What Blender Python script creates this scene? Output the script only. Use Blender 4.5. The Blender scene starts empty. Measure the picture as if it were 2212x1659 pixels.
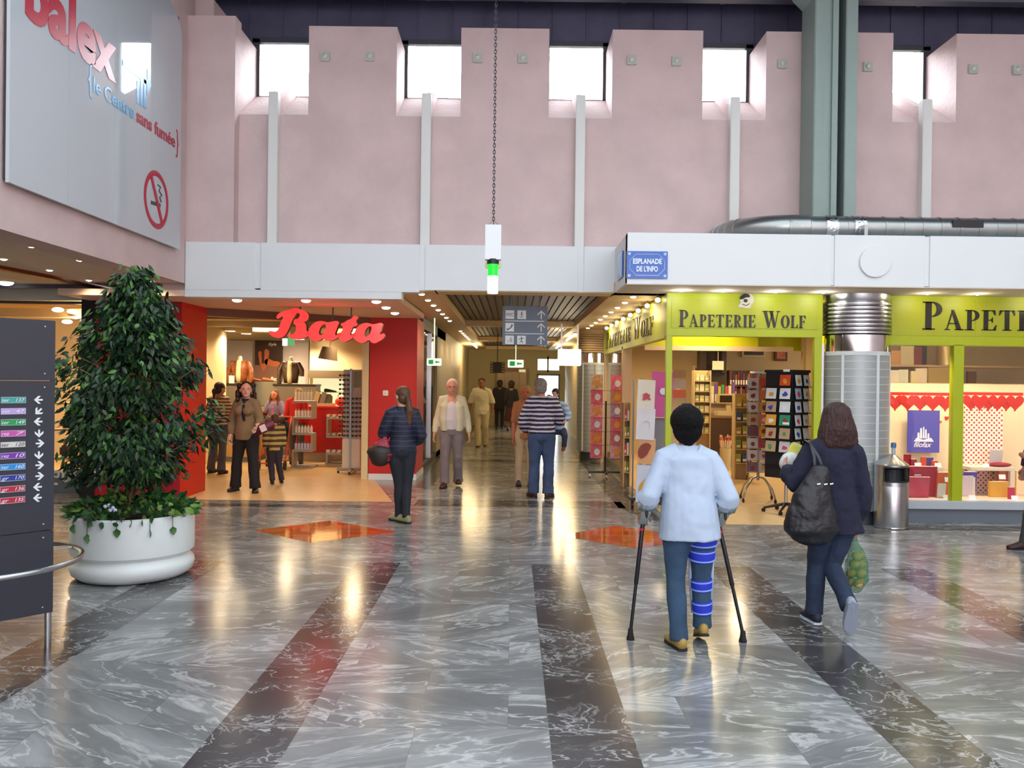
import bpy, bmesh, math, random
from mathutils import Vector, Matrix, Euler
random.seed(7)
R = math.radians; PI = math.pi
scene = bpy.context.scene
COL = scene.collection
# ---------------------------------------------------------------- camera
FPX = 1800.0; IW = 2212; IH = 1659
cam_d = bpy.data.cameras.new('camera'); cam = bpy.data.objects.new('camera', cam_d); COL.objects.link(cam)
cam_d.sensor_width = 36.0; cam_d.lens = FPX / IW * 36.0; cam_d.clip_start = 0.05; cam_d.clip_end = 300
CAMROT = Matrix.Rotation(R(90 - 0.27), 3, 'X') @ Matrix.Rotation(R(0.69), 3, 'Z')
CAMLOC = Vector((0, 0, 1.7))
cam.matrix_world = Matrix.Translation(CAMLOC) @ CAMROT.to_4x4()
scene.camera = cam
# ---------------------------------------------------------------- exposure, light paths
vs = scene.view_settings
scene.display_settings.display_device = 'sRGB'
vs.view_transform = 'Standard'; vs.look = 'None'; vs.gamma = 1.0; vs.use_curve_mapping = False
vs.exposure = 0.0
cy = scene.cycles
cy.max_bounces = 7; cy.diffuse_bounces = 4; cy.glossy_bounces = 3; cy.transmission_bounces = 4
cy.transparent_max_bounces = 10; cy.caustics_reflective = False; cy.caustics_refractive = False
cy.use_denoising = True; cy.sample_clamp_indirect = 6.0; cy.use_light_tree = True
# ---------------------------------------------------------------- sky
def sky():
    w = bpy.data.worlds.new('sky'); scene.world = w; w.use_nodes = True
    nt = w.node_tree; nt.nodes.clear(); N = nt.nodes.new; L = nt.links.new
    tc = N('ShaderNodeTexCoord'); sp = N('ShaderNodeSeparateXYZ'); L(tc.outputs['Generated'], sp.inputs[0])
    mr = N('ShaderNodeMapRange'); mr.interpolation_type = 'SMOOTHSTEP'
    mr.inputs['From Min'].default_value = 0.4; mr.inputs['From Max'].default_value = 0.85
    mr.inputs['To Min'].default_value = 2.35; mr.inputs['To Max'].default_value = 50.0
    zr = N('ShaderNodeMapRange'); zr.interpolation_type = 'SMOOTHSTEP'; zr.inputs['From Min'].default_value = 0.02; zr.inputs['From Max'].default_value = 0.4
    L(sp.outputs['Z'], zr.inputs['Value']); ml = N('ShaderNodeMath'); ml.operation = 'MULTIPLY'; L(sp.outputs['Y'], ml.inputs[0]); L(zr.outputs[0], ml.inputs[1]); L(ml.outputs[0], mr.inputs['Value'])
    bg = N('ShaderNodeBackground'); bg.inputs['Color'].default_value = (0.82, 0.92, 1.0, 1)
    L(mr.outputs[0], bg.inputs['Strength'])
    out = N('ShaderNodeOutputWorld'); L(bg.outputs[0], out.inputs[0])
sky()

# ---------------------------------------------------------------- helpers
def P(px, py, Y):
    """point at depth Y seen at photo pixel px,py"""
    d = CAMROT @ Vector(((px - IW / 2) / FPX, (IH / 2 - py) / FPX, -1))
    t = Y / d.y
    return CAMLOC + d * t
def PZ(px, py, z):
    d = CAMROT @ Vector(((px - IW / 2) / FPX, (IH / 2 - py) / FPX, -1))
    t = (z - CAMLOC.z) / d.z
    return CAMLOC + d * t
def lin(c):
    if isinstance(c, str):
        c = c.lstrip('#'); c = [int(c[i:i + 2], 16) / 255 for i in (0, 2, 4)]
    return tuple(((x + 0.055) / 1.055) ** 2.4 if x > 0.04045 else x / 12.92 for x in c)
MATS = {}
def mat(name, col, rough=0.5, metal=0.0, emit=None, es=0.0, noise=0.0, nscale=20, bump=0.0, bscale=60, coat=0.0, spec=0.5, stretch=None, trans=0.0):
    if name in MATS: return MATS[name]
    m = bpy.data.materials.new(name); MATS[name] = m; m.use_nodes = True
    nt = m.node_tree; b = nt.nodes['Principled BSDF']; N = nt.nodes.new; L = nt.links.new
    c = lin(col)
    b.inputs['Base Color'].default_value = (*c, 1); b.inputs['Roughness'].default_value = rough
    b.inputs['Metallic'].default_value = metal; b.inputs['Specular IOR Level'].default_value = spec
    b.inputs['Coat Weight'].default_value = coat; b.inputs['Transmission Weight'].default_value = trans
    if emit is not None:
        b.inputs['Emission Color'].default_value = (*lin(emit), 1); b.inputs['Emission Strength'].default_value = es
    if noise or bump:
        tc = N('ShaderNodeTexCoord'); mp = N('ShaderNodeMapping'); L(tc.outputs['Object'], mp.inputs[0])
        if stretch: mp.inputs['Scale'].default_value = stretch
    if noise:
        n = N('ShaderNodeTexNoise'); n.inputs['Scale'].default_value = nscale; n.inputs['Detail'].default_value = 5
        L(mp.outputs[0], n.inputs['Vector'])
        mr = N('ShaderNodeMapRange'); mr.inputs['From Min'].default_value = 0.3; mr.inputs['From Max'].default_value = 0.7
        mr.inputs['To Min'].default_value = 1 - noise; mr.inputs['To Max'].default_value = 1 + noise
        L(n.outputs['Fac'], mr.inputs[0])
        hs = N('ShaderNodeHueSaturation'); hs.inputs['Color'].default_value = (*c, 1); L(mr.outputs[0], hs.inputs['Value'])
        L(hs.outputs[0], b.inputs['Base Color'])
    if bump:
        n2 = N('ShaderNodeTexNoise'); n2.inputs['Scale'].default_value = bscale; n2.inputs['Detail'].default_value = 4
        L(mp.outputs[0], n2.inputs['Vector'])
        bp = N('ShaderNodeBump'); bp.inputs['Strength'].default_value = bump; bp.inputs['Distance'].default_value = 0.02
        L(n2.outputs['Fac'], bp.inputs['Height']); L(bp.outputs[0], b.inputs['Normal'])
    return m
def glass(name='clear_glass', tint=(1, 1, 1), refl=0.10, rough=0.0):
    if name in MATS: return MATS[name]
    m = bpy.data.materials.new(name); MATS[name] = m; m.use_nodes = True
    nt = m.node_tree; nt.nodes.clear(); N = nt.nodes.new; L = nt.links.new
    t = N('ShaderNodeBsdfTransparent'); t.inputs[0].default_value = (*tint, 1)
    g = N('ShaderNodeBsdfGlossy'); g.inputs['Roughness'].default_value = rough
    f = N('ShaderNodeLayerWeight'); f.inputs['Blend'].default_value = 0.5
    pw = N('ShaderNodeMath'); pw.operation = 'POWER'; pw.inputs[1].default_value = 4.0; L(f.outputs['Facing'], pw.inputs[0])
    mx = N('ShaderNodeMixShader'); ma = N('ShaderNodeMath'); ma.operation = 'MULTIPLY_ADD'
    ma.inputs[1].default_value = 0.8; ma.inputs[2].default_value = refl * .5; ma.use_clamp = True
    L(pw.outputs[0], ma.inputs[0]); L(ma.outputs[0], mx.inputs[0]); L(t.outputs[0], mx.inputs[1]); L(g.outputs[0], mx.inputs[2])
    o = N('ShaderNodeOutputMaterial'); L(mx.outputs[0], o.inputs[0])
    return m
def stripe(name, c1, c2, period, duty=0.5, axis='Z', rough=0.85, c3=None, tilt=0.0):
    if name in MATS: return MATS[name]
    m = bpy.data.materials.new(name); MATS[name] = m; m.use_nodes = True
    nt = m.node_tree; b = nt.nodes['Principled BSDF']; N = nt.nodes.new; L = nt.links.new
    b.inputs['Roughness'].default_value = rough
    tc = N('ShaderNodeTexCoord'); sp = N('ShaderNodeSeparateXYZ'); L(tc.outputs['Object'], sp.inputs[0])
    n = N('ShaderNodeTexNoise'); n.inputs['Scale'].default_value = 9; L(tc.outputs['Object'], n.inputs[0])
    a = N('ShaderNodeMath'); a.operation = 'MULTIPLY_ADD'; a.inputs[1].default_value = 0.02; L(n.outputs[0], a.inputs[0]); L(sp.outputs[axis], a.inputs[2])
    d = N('ShaderNodeMath'); d.operation = 'DIVIDE'; d.inputs[1].default_value = period; L(a.outputs[0], d.inputs[0])
    f = N('ShaderNodeMath'); f.operation = 'FRACT'; L(d.outputs[0], f.inputs[0])
    cr = N('ShaderNodeValToRGB'); cr.color_ramp.interpolation = 'CONSTANT'
    cr.color_ramp.elements[0].color = (*lin(c1), 1); cr.color_ramp.elements[1].position = duty; cr.color_ramp.elements[1].color = (*lin(c2), 1)
    if c3:
        e = cr.color_ramp.elements.new(min(0.95, duty + (1 - duty) / 2)); e.color = (*lin(c3), 1)
    L(f.outputs[0], cr.inputs[0]); L(cr.outputs[0], b.inputs['Base Color'])
    return m

class MB:
    def __init__(s): s.bm = bmesh.new(); s.mi = 0
    def _f(s, vs):
        try:
            f = s.bm.faces.new(vs); f.material_index = s.mi; return f
        except ValueError: return None
    def box(s, x0, x1, y0, y1, z0, z1, bev=0.0):
        if bev:
            t = bmesh.new(); bmesh.ops.create_cube(t, size=1)
            for v in t.verts: v.co = Vector(((x0 + x1) / 2 + v.co.x * (x1 - x0), (y0 + y1) / 2 + v.co.y * (y1 - y0), (z0 + z1) / 2 + v.co.z * (z1 - z0)))
            bmesh.ops.bevel(t, geom=list(t.edges), offset=bev, segments=2, affect='EDGES', clamp_overlap=True)
            s.merge(t); return s
        v = [s.bm.verts.new((x, y, z)) for z in (z0, z1) for x, y in ((x0, y0), (x1, y0), (x1, y1), (x0, y1))]
        for f in ((0, 3, 2, 1), (4, 5, 6, 7), (0, 1, 5, 4), (1, 2, 6, 5), (2, 3, 7, 6), (3, 0, 4, 7)): s._f([v[i] for i in f])
        return s
    def cbox(s, c, sx, sy, sz, rot=None, bev=0.0):
        t = bmesh.new(); bmesh.ops.create_cube(t, size=1)
        for v in t.verts: v.co = Vector((v.co.x * sx, v.co.y * sy, v.co.z * sz))
        if bev: bmesh.ops.bevel(t, geom=list(t.edges), offset=bev, segments=2, affect='EDGES', clamp_overlap=True)
        m = rot.to_4x4() if rot is not None else Matrix.Identity(4)
        bmesh.ops.transform(t, matrix=Matrix.Translation(Vector(c)) @ m, verts=list(t.verts)); s.merge(t); return s
    def merge(s, t, M=None):
        if M is not None: bmesh.ops.transform(t, matrix=M, verts=list(t.verts))
        mp = {v: s.bm.verts.new(v.co) for v in t.verts}
        for f in t.faces:
            n = s._f([mp[v] for v in f.verts])
        t.free()
    def quad(s, *pts): s._f([s.bm.verts.new(p) for p in pts]); return s
    def prism(s, poly, y0, y1, axis='y'):
        """poly of (a,b) extruded along axis; axis y: (x,z), axis z: (x,y), axis x: (y,z)"""
        def pt(a, b, t): return {'y': (a, t, b), 'z': (a, b, t), 'x': (t, a, b)}[axis]
        A = [s.bm.verts.new(pt(a, b, y0)) for a, b in poly]; B = [s.bm.verts.new(pt(a, b, y1)) for a, b in poly]
        s._f(A[::-1]); s._f(B); n = len(poly)
        for i in range(n): s._f([A[i], A[(i + 1) % n], B[(i + 1) % n], B[i]])
        return s
    def ring(s, c, u, v, ru, rv, seg):
        return [s.bm.verts.new(c + u * (ru * math.cos(2 * PI * i / seg)) + v * (rv * math.sin(2 * PI * i / seg))) for i in range(seg)]
    def loft(s, rings, cap=True):
        seg = len(rings[0])
        for a, b in zip(rings, rings[1:]):
            for i in range(seg): s._f([a[i], a[(i + 1) % seg], b[(i + 1) % seg], b[i]])
        if cap: s._f(rings[0][::-1]); s._f(rings[-1])
    def tube(s, pts, r, seg=10, ref=None, round_=False, cap=True, closed=False):
        pts = [Vector(p) for p in pts]; n = len(pts)
        rr = r if isinstance(r, list) else [r] * n
        rings = []; u = None
        items = []
        for i, p in enumerate(pts):
            if closed: t = pts[(i + 1) % n] - pts[i - 1]
            else: t = pts[min(i + 1, n - 1)] - pts[max(i - 1, 0)]
            if t.length < 1e-9: t = Vector((0, 0, 1))
            t.normalize(); items.append((p, t, rr[i]))
        if round_:
            def rad(q): return q if isinstance(q, (int, float)) else max(q)
            def sc(q, k): return q * k if isinstance(q, (int, float)) else (q[0] * k, q[1] * k)
            p, t, q = items[0]; m = min(q) if not isinstance(q, (int, float)) else q
            pre = [(p - t * m * .98, t, sc(q, .22)), (p - t * m * .85, t, sc(q, .55)), (p - t * m * .5, t, sc(q, .87))]
            p, t, q = items[-1]; m = min(q) if not isinstance(q, (int, float)) else q
            post = [(p + t * m * .5, t, sc(q, .87)), (p + t * m * .85, t, sc(q, .55)), (p + t * m * .98, t, sc(q, .22))]
            items = pre + items + post
        for p, t, q in items:
            if ref is not None: u = Vector(ref) - t * Vector(ref).dot(t)
            elif u is None: u = t.orthogonal()
            else: u = u - t * u.dot(t)
            if u.length < 1e-6: u = t.orthogonal()
            u.normalize(); v = t.cross(u)
            ru, rv = (q, q) if isinstance(q, (int, float)) else q
            rings.append(s.ring(p, u, v, ru, rv, seg))
        if closed: rings.append(rings[0]); cap = False
        s.loft(rings, cap); return s
    def lathe(s, prof, c=(0, 0, 0), seg=40, cap=True):
        c = Vector(c); rings = [s.ring(c + Vector((0, 0, z)), Vector((1, 0, 0)), Vector((0, 1, 0)), max(r, 1e-4), max(r, 1e-4), seg) for r, z in prof]
        s.loft(rings, cap); return s
    def ell(s, c, rx, ry, rz, rot=None, seg=14, rg=9):
        t = bmesh.new(); bmesh.ops.create_uvsphere(t, u_segments=seg, v_segments=rg, radius=1)
        M = Matrix.Translation(Vector(c)) @ (rot.to_4x4() if rot is not None else Matrix.Identity(4)) @ Matrix.Diagonal((rx, ry, rz, 1))
        s.merge(t, M); return s
    def xf(s, M): bmesh.ops.transform(s.bm, matrix=M, verts=list(s.bm.verts)); return s
    def build(s, name, m, parent=None, smooth=False, w=False, bev=0.0):
        if w and parent is not None: bmesh.ops.translate(s.bm, vec=-parent.location, verts=list(s.bm.verts))
        bmesh.ops.recalc_face_normals(s.bm, faces=list(s.bm.faces))
        me = bpy.data.meshes.new(name); s.bm.to_mesh(me); s.bm.free()
        for x in (m if isinstance(m, (list, tuple)) else [m]): me.materials.append(x)
        if smooth:
            for p in me.polygons: p.use_smooth = True
        o = bpy.data.objects.new(name, me); COL.objects.link(o)
        if parent is not None: o.parent = parent
        if bev:
            md = o.modifiers.new('bevel', 'BEVEL'); md.width = bev; md.segments = 2; md.limit_method = 'ANGLE'
        if smooth == 'auto':
            for p in me.polygons: p.use_smooth = True
            me.set_sharp_from_angle(angle=R(38))
        return o
def tag(o, label=None, cat=None, group=None, kind=None):
    if label: o['label'] = label
    if cat: o['category'] = cat
    if group: o['group'] = group
    if kind: o['kind'] = kind
    return o
def thing(name, label, cat, loc=(0, 0, 0), rz=0.0, group=None):
    o = bpy.data.objects.new(name, None); COL.objects.link(o); o.location = loc; o.rotation_euler = (0, 0, rz)
    o.empty_display_size = 0.1
    return tag(o, label, cat, group)
def struct(mb, name, m, parent=None, smooth=False, bev=0.0):
    o = mb.build(name, m, parent, smooth, bev=bev)
    if parent is None: o['kind'] = 'structure'
    return o
def dup(src, loc, rz=None, label=None, scale=None):
    r = src.copy(); COL.objects.link(r); r.location = loc
    if rz is not None: r.rotation_euler = (0, 0, rz)
    if scale: r.scale = (scale,) * 3
    if label: r['label'] = label
    for ch in src.children:
        c = ch.copy(); COL.objects.link(c); c.parent = r
        for g in ch.children:
            d = g.copy(); COL.objects.link(d); d.parent = c
    return r
def curve_mesh(cu, M):
    o = bpy.data.objects.new('tmp', cu); COL.objects.link(o)
    dg = bpy.context.evaluated_depsgraph_get(); dg.update()
    me = bpy.data.meshes.new_from_object(o.evaluated_get(dg)); bpy.data.objects.remove(o); bpy.data.curves.remove(cu)
    bm = bmesh.new(); bm.from_mesh(me); bpy.data.meshes.remove(me)
    bmesh.ops.transform(bm, matrix=M, verts=list(bm.verts)); return bm
# text in plane: origin, u (reading direction), v (up), normal = u x v
def frame(o, u, v):
    u = Vector(u).normalized(); v = Vector(v).normalized(); n = u.cross(v)
    M = Matrix.Identity(4)
    for i in range(3): M[i][0] = u[i]; M[i][1] = v[i]; M[i][2] = n[i]; M[i][3] = o[i]
    return M
def put_text(mb, s, size, M, depth=0.002, offset=0.0, shear=0.0, align='LEFT', width=None, space=1.0):
    cu = bpy.data.curves.new('t', 'FONT'); cu.body = s; cu.size = size; cu.extrude = depth / 2; cu.offset = offset; cu.shear = shear
    cu.align_x = align; cu.space_character = space; cu.resolution_u = 4
    bm = curve_mesh(cu, Matrix.Identity(4))
    if width and bm.verts:
        xs = [v.co.x for v in bm.verts]; k = width / (max(xs) - min(xs)); x0 = min(xs)
        for v in bm.verts: v.co.x = (v.co.x - (x0 if align == 'LEFT' else 0)) * k
    mb.merge(bm, M)
def put_shape(mb, loops, M, depth=0.002, smooth=False, k=1.0):
    cu = bpy.data.curves.new('s', 'CURVE'); cu.dimensions = '2D'; cu.fill_mode = 'BOTH'; cu.extrude = depth / 2; cu.resolution_u = 4
    for lp in loops:
        if smooth:
            sp = cu.splines.new('BEZIER'); sp.bezier_points.add(len(lp) - 1)
            for q, (x, y) in zip(sp.bezier_points, lp): q.co = (x * k, y * k, 0); q.handle_left_type = q.handle_right_type = 'AUTO'
        else:
            sp = cu.splines.new('POLY'); sp.points.add(len(lp) - 1)
            for q, (x, y) in zip(sp.points, lp): q.co = (x * k, y * k, 0, 1)
        sp.use_cyclic_u = True
    mb.merge(curve_mesh(cu, Matrix.Identity(4)), M)
XZ = ((1, 0, 0), (0, 0, 1))      # plane facing -Y (towards the camera)
# ================================================================= materials of the place
def marble(name, base, vein, amt, rough=0.17, tint=None, iso=(0.55, 1.9, 1), wd=1.0, warp=1.0, seed=0.0, tile=True):
    m = bpy.data.materials.new(name); MATS[name] = m; m.use_nodes = True
    nt = m.node_tree; b = nt.nodes['Principled BSDF']; N = nt.nodes.new; L = nt.links.new
    b.inputs['Roughness'].default_value = rough
    tc = N('ShaderNodeTexCoord'); mp = N('ShaderNodeMapping'); L(tc.outputs['Object'], mp.inputs[0])
    mp.inputs['Location'].default_value = (seed, seed * 1.7, 0)
    vec = mp.outputs[0]
    if tile:
        br = N('ShaderNodeTexBrick'); br.inputs['Scale'].default_value = 1.0; br.inputs['Brick Width'].default_value = 0.9
        br.inputs['Row Height'].default_value = 0.45; br.inputs['Mortar Size'].default_value = 0.0011; br.inputs['Mortar Smooth'].default_value = 0.3
        br.inputs['Color1'].default_value = (0, 0, 0, 1); br.inputs['Color2'].default_value = (1, 1, 1, 1); br.inputs['Mortar'].default_value = (0.5, 0.5, 0.5, 1)
        L(tc.outputs['Object'], br.inputs['Vector'])
        vm = N('ShaderNodeVectorMath'); vm.operation = 'MULTIPLY_ADD'; L(br.outputs['Color'], vm.inputs[0]); vm.inputs[1].default_value = (7, 5, 3); L(vec, vm.inputs[2]); vec = vm.outputs[0]
        rt = N('ShaderNodeVectorRotate'); rt.rotation_type = 'Z_AXIS'; L(vec, rt.inputs['Vector'])
        an = N('ShaderNodeMath'); an.operation = 'MULTIPLY_ADD'; L(br.outputs['Color'], an.inputs[0]); an.inputs[1].default_value = 1.7; an.inputs[2].default_value = -0.85
        L(an.outputs[0], rt.inputs['Angle']); vec = rt.outputs[0]
    st = N('ShaderNodeMapping'); st.inputs['Scale'].default_value = iso; L(vec, st.inputs[0])
    wn = N('ShaderNodeTexNoise'); wn.inputs['Scale'].default_value = 1.3; wn.inputs['Detail'].default_value = 6; L(st.outputs[0], wn.inputs[0])
    wv = N('ShaderNodeVectorMath'); wv.operation = 'MULTIPLY_ADD'; L(wn.outputs['Color'], wv.inputs[0]); wv.inputs[1].default_value = (warp, warp, 0); L(st.outputs[0], wv.inputs[2])
    def ridge(scale, width, det):
        n = N('ShaderNodeTexNoise'); n.inputs['Scale'].default_value = scale; n.inputs['Detail'].default_value = det; n.inputs['Roughness'].default_value = 0.55
        L(wv.outputs[0], n.inputs[0])
        a = N('ShaderNodeMath'); a.operation = 'SUBTRACT'; a.inputs[1].default_value = 0.5; L(n.outputs[0], a.inputs[0])
        c = N('ShaderNodeMath'); c.operation = 'ABSOLUTE'; L(a.outputs[0], c.inputs[0])
        r = N('ShaderNodeMapRange'); r.inputs['From Min'].default_value = 0; r.inputs['From Max'].default_value = width; r.inputs['To Min'].default_value = 1; r.inputs['To Max'].default_value = 0
        L(c.outputs[0], r.inputs[0]); return r.outputs[0]
    r1 = ridge(1.7, 0.015 * wd, 5); r2 = ridge(4.2, 0.045 * wd, 3)
    cl = N('ShaderNodeTexNoise'); cl.inputs['Scale'].default_value = 1.4; cl.inputs['Detail'].default_value = 8; cl.inputs['Roughness'].default_value = 0.62; L(wv.outputs[0], cl.inputs[0])
    msk = N('ShaderNodeMapRange'); msk.inputs['From Min'].default_value = 0.42; msk.inputs['From Max'].default_value = 0.62; L(cl.outputs[0], msk.inputs[0])
    m2 = N('ShaderNodeMath'); m2.operation = 'MULTIPLY'; L(r2, m2.inputs[0]); L(msk.outputs[0], m2.inputs[1])
    ad = N('ShaderNodeMath'); ad.operation = 'MAXIMUM'; L(r1, ad.inputs[0]); L(m2.outputs[0], ad.inputs[1])
    am = N('ShaderNodeMath'); am.operation = 'MULTIPLY'; am.inputs[1].default_value = amt; L(ad.outputs[0], am.inputs[0]); am.use_clamp = True
    cr = N('ShaderNodeValToRGB'); e = cr.color_ramp.elements
    bl = lin(base); e[0].position = 0.25; e[0].color = (*[x * 0.55 for x in bl], 1); e[1].position = 0.8; e[1].color = (*[min(1, x * 2.0) for x in bl], 1)
    e2 = e.new(0.5); e2.color = (*bl, 1); L(cl.outputs[0], cr.inputs[0])
    mx = N('ShaderNodeMix'); mx.data_type = 'RGBA'; L(am.outputs[0], mx.inputs[0]); L(cr.outputs[0], mx.inputs[6]); mx.inputs[7].default_value = (*lin(vein), 1)
    res = mx.outputs[2]
    if tile:
        mj = N('ShaderNodeMix'); mj.data_type = 'RGBA'; L(br.outputs['Fac'], mj.inputs[0]); L(res, mj.inputs[6]); mj.inputs[7].default_value = (*lin('#5a5b59'), 1); res = mj.outputs[2]
    L(res, b.inputs['Base Color'])
    n = N('ShaderNodeTexNoise'); n.inputs['Scale'].default_value = 3; L(tc.outputs['Object'], n.inputs[0])
    bp = N('ShaderNodeBump'); bp.inputs['Strength'].default_value = 0.02; bp.inputs['Distance'].default_value = 0.02; L(n.outputs[0], bp.inputs['Height']); L(bp.outputs[0], b.inputs['Normal'])
    return m
M_grey = marble('grey_marble', '#787a7a', '#c9cbc9', 0.65)
M_dark = marble('dark_marble', '#403e40', '#c9ccca', 0.6, seed=4.3, iso=(1.1, 1.5, 1), wd=.6, tile=False)
M_orng = marble('orange_marble', '#b5501c', '#c97a45', 0.25, rough=0.05, seed=9.0, tile=False)
M_tan = mat('tan_floor', '#d9b884', 0.28, noise=0.05, nscale=3)
M_pink = mat('pink_plaster', '#d2bcb9', 0.9, noise=0.07, nscale=2.2, bump=0.35, bscale=14)
M_white = mat('white_panel', '#dfe4e4', 0.45, noise=0.01, nscale=3)
M_groove = mat('grey_joint', '#a4aaaa', 0.7)
M_fin = mat('white_fin', '#dfe1dc', 0.6)
M_clad = mat('dark_cladding', '#4c4c64', 0.5, noise=0.1, nscale=4)
M_black = mat('black_metal', '#17171a', 0.45)
M_frame = mat('dark_frame', '#3f4148', 0.4)
M_red = mat('red_paint', '#c41c10', 0.5, noise=0.02)
M_dred = mat('crimson_paint', '#a40f22', 0.5)
M_peach = mat('soffit_paint', '#e0c4b0', 0.7)
M_sgrey = mat('beige_soffit', '#d3c6b6', 0.8)
M_brown = mat('brown_trim', '#5b2f1c', 0.3, metal=0.3)
M_cream = mat('cream_wall', '#dccb9c', 0.8)
M_beam = mat('green_grey_steel', '#8fa39b', 0.5, noise=0.03)
M_green = mat('lime_paint', '#a9b80f', 0.38, noise=0.02)
M_chrome = mat('brushed_steel', '#b9bbbd', 0.28, metal=1.0, noise=0.05, nscale=6, stretch=(1, 1, 30))
M_mirror = mat('polished_steel', '#e6e6e6', 0.06, metal=1.0)
M_galv = mat('galvanised_steel', '#a3a8a6', 0.32, metal=0.9, noise=0.08, nscale=5)
M_lamp = mat('lamp_warm', '#fff3d8', 0.5, emit='#ffe9bf', es=9)
M_lampw = mat('lamp_white', '#ffffff', 0.5, emit='#fff6e0', es=5)
M_plinth = mat('grey_plinth', '#6e7781', 0.35)
M_sill = mat('pale_sill', '#b9c1c8', 0.35)
G_clear = glass()
EYE = 1.7
def lamp(parent, x, y, z, watts, col='#ffe2b8', r=0.05, spot=None, name='bulb_light'):
    d = bpy.data.lights.new(name, 'SPOT' if spot else 'POINT'); d.energy = watts * 1.25; d.color = lin(col); d.shadow_soft_size = max(r, .1)
    if spot: d.spot_size = R(spot); d.spot_blend = 0.6
    o = bpy.data.objects.new(name, d); COL.objects.link(o); o.location = (x, y, z)
    if parent is not None: o.parent = parent; o.location = (x - parent.location.x, y - parent.location.y, z - parent.location.z)
    return o
# ================================================================= floor
f = MB(); f.quad((-16, -14, 0), (12, -14, 0), (12, 60, 0), (-16, 60, 0))
f.mi = 1
E = 0.0012
for x0 in (-4.63, -3.02, -1.41, 0.2, 1.81, 3.42, 5.03, 6.64):
    f.quad((x0, -14, E), (x0 + .4, -14, E), (x0 + .4, 7.68, E), (x0, 7.68, E))
f.quad((-6.5, 10.92, E), (-1.9, 10.92, E), (-1.9, 11.16, E), (-6.5, 11.16, E))      # border before the shoe shop
f.quad((-1.3, 11.15, E), (1.55, 11.15, E), (1.55, 11.75, E), (-1.3, 11.75, E))
f.quad((-1.9, 10.92, E), (-1.5, 10.92, E), (-1.15, 11.75, E), (-1.15, 30, E), (-1.57, 30, E), (-1.57, 11.6, E)) if False else None
f.quad((1.45, 11.15, E), (1.85, 9.9, E), (1.85, 30, E), (1.45, 30, E))
f.quad((-1.59, 13.2, E), (-1.25, 12.8, E), (-1.25, 30, E), (-1.59, 30, E))
f.quad((-1.25, 17.3, E), (1.45, 17.3, E), (1.45, 17.7, E), (-1.25, 17.7, E))
f.quad((-1.25, 23.8, E), (1.45, 23.8, E), (1.45, 24.2, E), (-1.25, 24.2, E))
f.quad((4.6, 9.75, E), (10, 9.75, E), (10, 10.1, E), (4.6, 10.1, E))
f.mi = 2
for cx, cyy in ((-2.05, 9.23), (1.32, 9.12)):
    f.quad((cx - .79, cyy, E), (cx + .0, cyy - .66, E), (cx + .79, cyy, E), (cx - .1, cyy + .68, E))
struct(f, 'floor', [M_grey, M_dark, M_orng])
f = MB(); f._f([f.bm.verts.new(p) for p in ((-4.55, 11.45, .003), (-1.62, 11.45, .003), (-2.3, 14.0, .003), (-1.62, 14.0, .003), (-1.62, 21, .003), (-12, 21, .003), (-12, 12.2, .003), (-4.55, 12.2, .003))])
struct(f, 'floor_shoe_shop', M_tan)
f = MB(); f.box(1.95, 4.1, 10.0, 19.5, 0, .004); f.box(4.1, 10, 12.2, 19.5, 0, .004)
struct(f, 'floor_stationery_shop', M_tan)
# ================================================================= pink back wall with its deep openings
OPEN = [(-3.6, -2.68), (-1.54, -.71), (.43, 1.25), (2.42, 3.24), (4.88, 5.7)]
YF, YB = 10.8, 11.6
w = MB(); xs = [-4.3] + [v for o in OPEN for v in o] + [9.6]
for i in range(0, len(xs), 2): w.box(xs[i], xs[i + 1], YF, YB, 2.9, 6.25)
w.box(-4.3, -3.57, 10.62, 10.85, 3.38, 6.29)
for a, b in OPEN: w.prism([(YF, 2.9), (YB, 2.9), (YB, 5.60), (YF, 5.10)], a, b, 'x')
for (a, b), cx in zip(OPEN, (-3.10, -1.14, .838, 2.82, 5.28)):
    w.prism([(YF - .02, 4.9), (YB, 4.9), (YB, 5.75), (YF + .1, 5.34), (YF - .02, 5.30)], cx - .055, cx + .055, 'x')
struct(w, 'wall_back', M_pink)
w = MB(); w.box(-5.2, -3.95, 10.9, 12, 6.25, 6.62)                                    # pink step above the corner
struct(w, 'wall_corner', M_pink)
for i, cx in enumerate((-3.10, -1.14, .838, 2.82, 5.28)):
    w = MB(); w.box(cx - .06, cx + .06, YF - .12, YF + .01, 3.36, 5.36, bev=.006); struct(w, 'trim_%d' % (i + 1), M_fin)
for i, (a, b) in enumerate(OPEN):
    fr = MB(); t = .05
    a2, b2 = a - .06, b + .06
    fr.box(a2, b2, YB, YB + .08, 5.56, 5.61); fr.box(a2, b2, YB, YB + .08, 6.35, 6.42); fr.box(a2, a2 + .1, YB, YB + .08, 5.56, 6.4); fr.box(b2 - .1, b2, YB, YB + .08, 5.56, 6.4)
    fo = struct(fr, 'window_%d' % (i + 1), M_frame)
    g = MB(); g.box(a2 + .08, b2 - .08, YB + .035, YB + .045, 5.6, 6.36); g.build('pane', G_clear, fo)
w = MB()                                                                               # cladding above and between the windows
w.box(-9, 10, YB + .02, YB + .12, 6.40, 7.2)
edges = [-9] + [v for a, b in OPEN for v in (a - .06, b + .06)] + [10]
for i in range(0, len(edges), 2): w.box(edges[i], edges[i + 1], YB + .02, YB + .12, 2.9, 6.40)
x = -8.9
while x < 10: w.box(x, x + .018, YB - .005, YB + .03, 6.42, 7.2); x += .47
struct(w, 'wall_cladding', M_clad)
w = MB(); w.box(-16, 12, 7.2, 12.2, 7.0, 7.25)
x = -8
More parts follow.
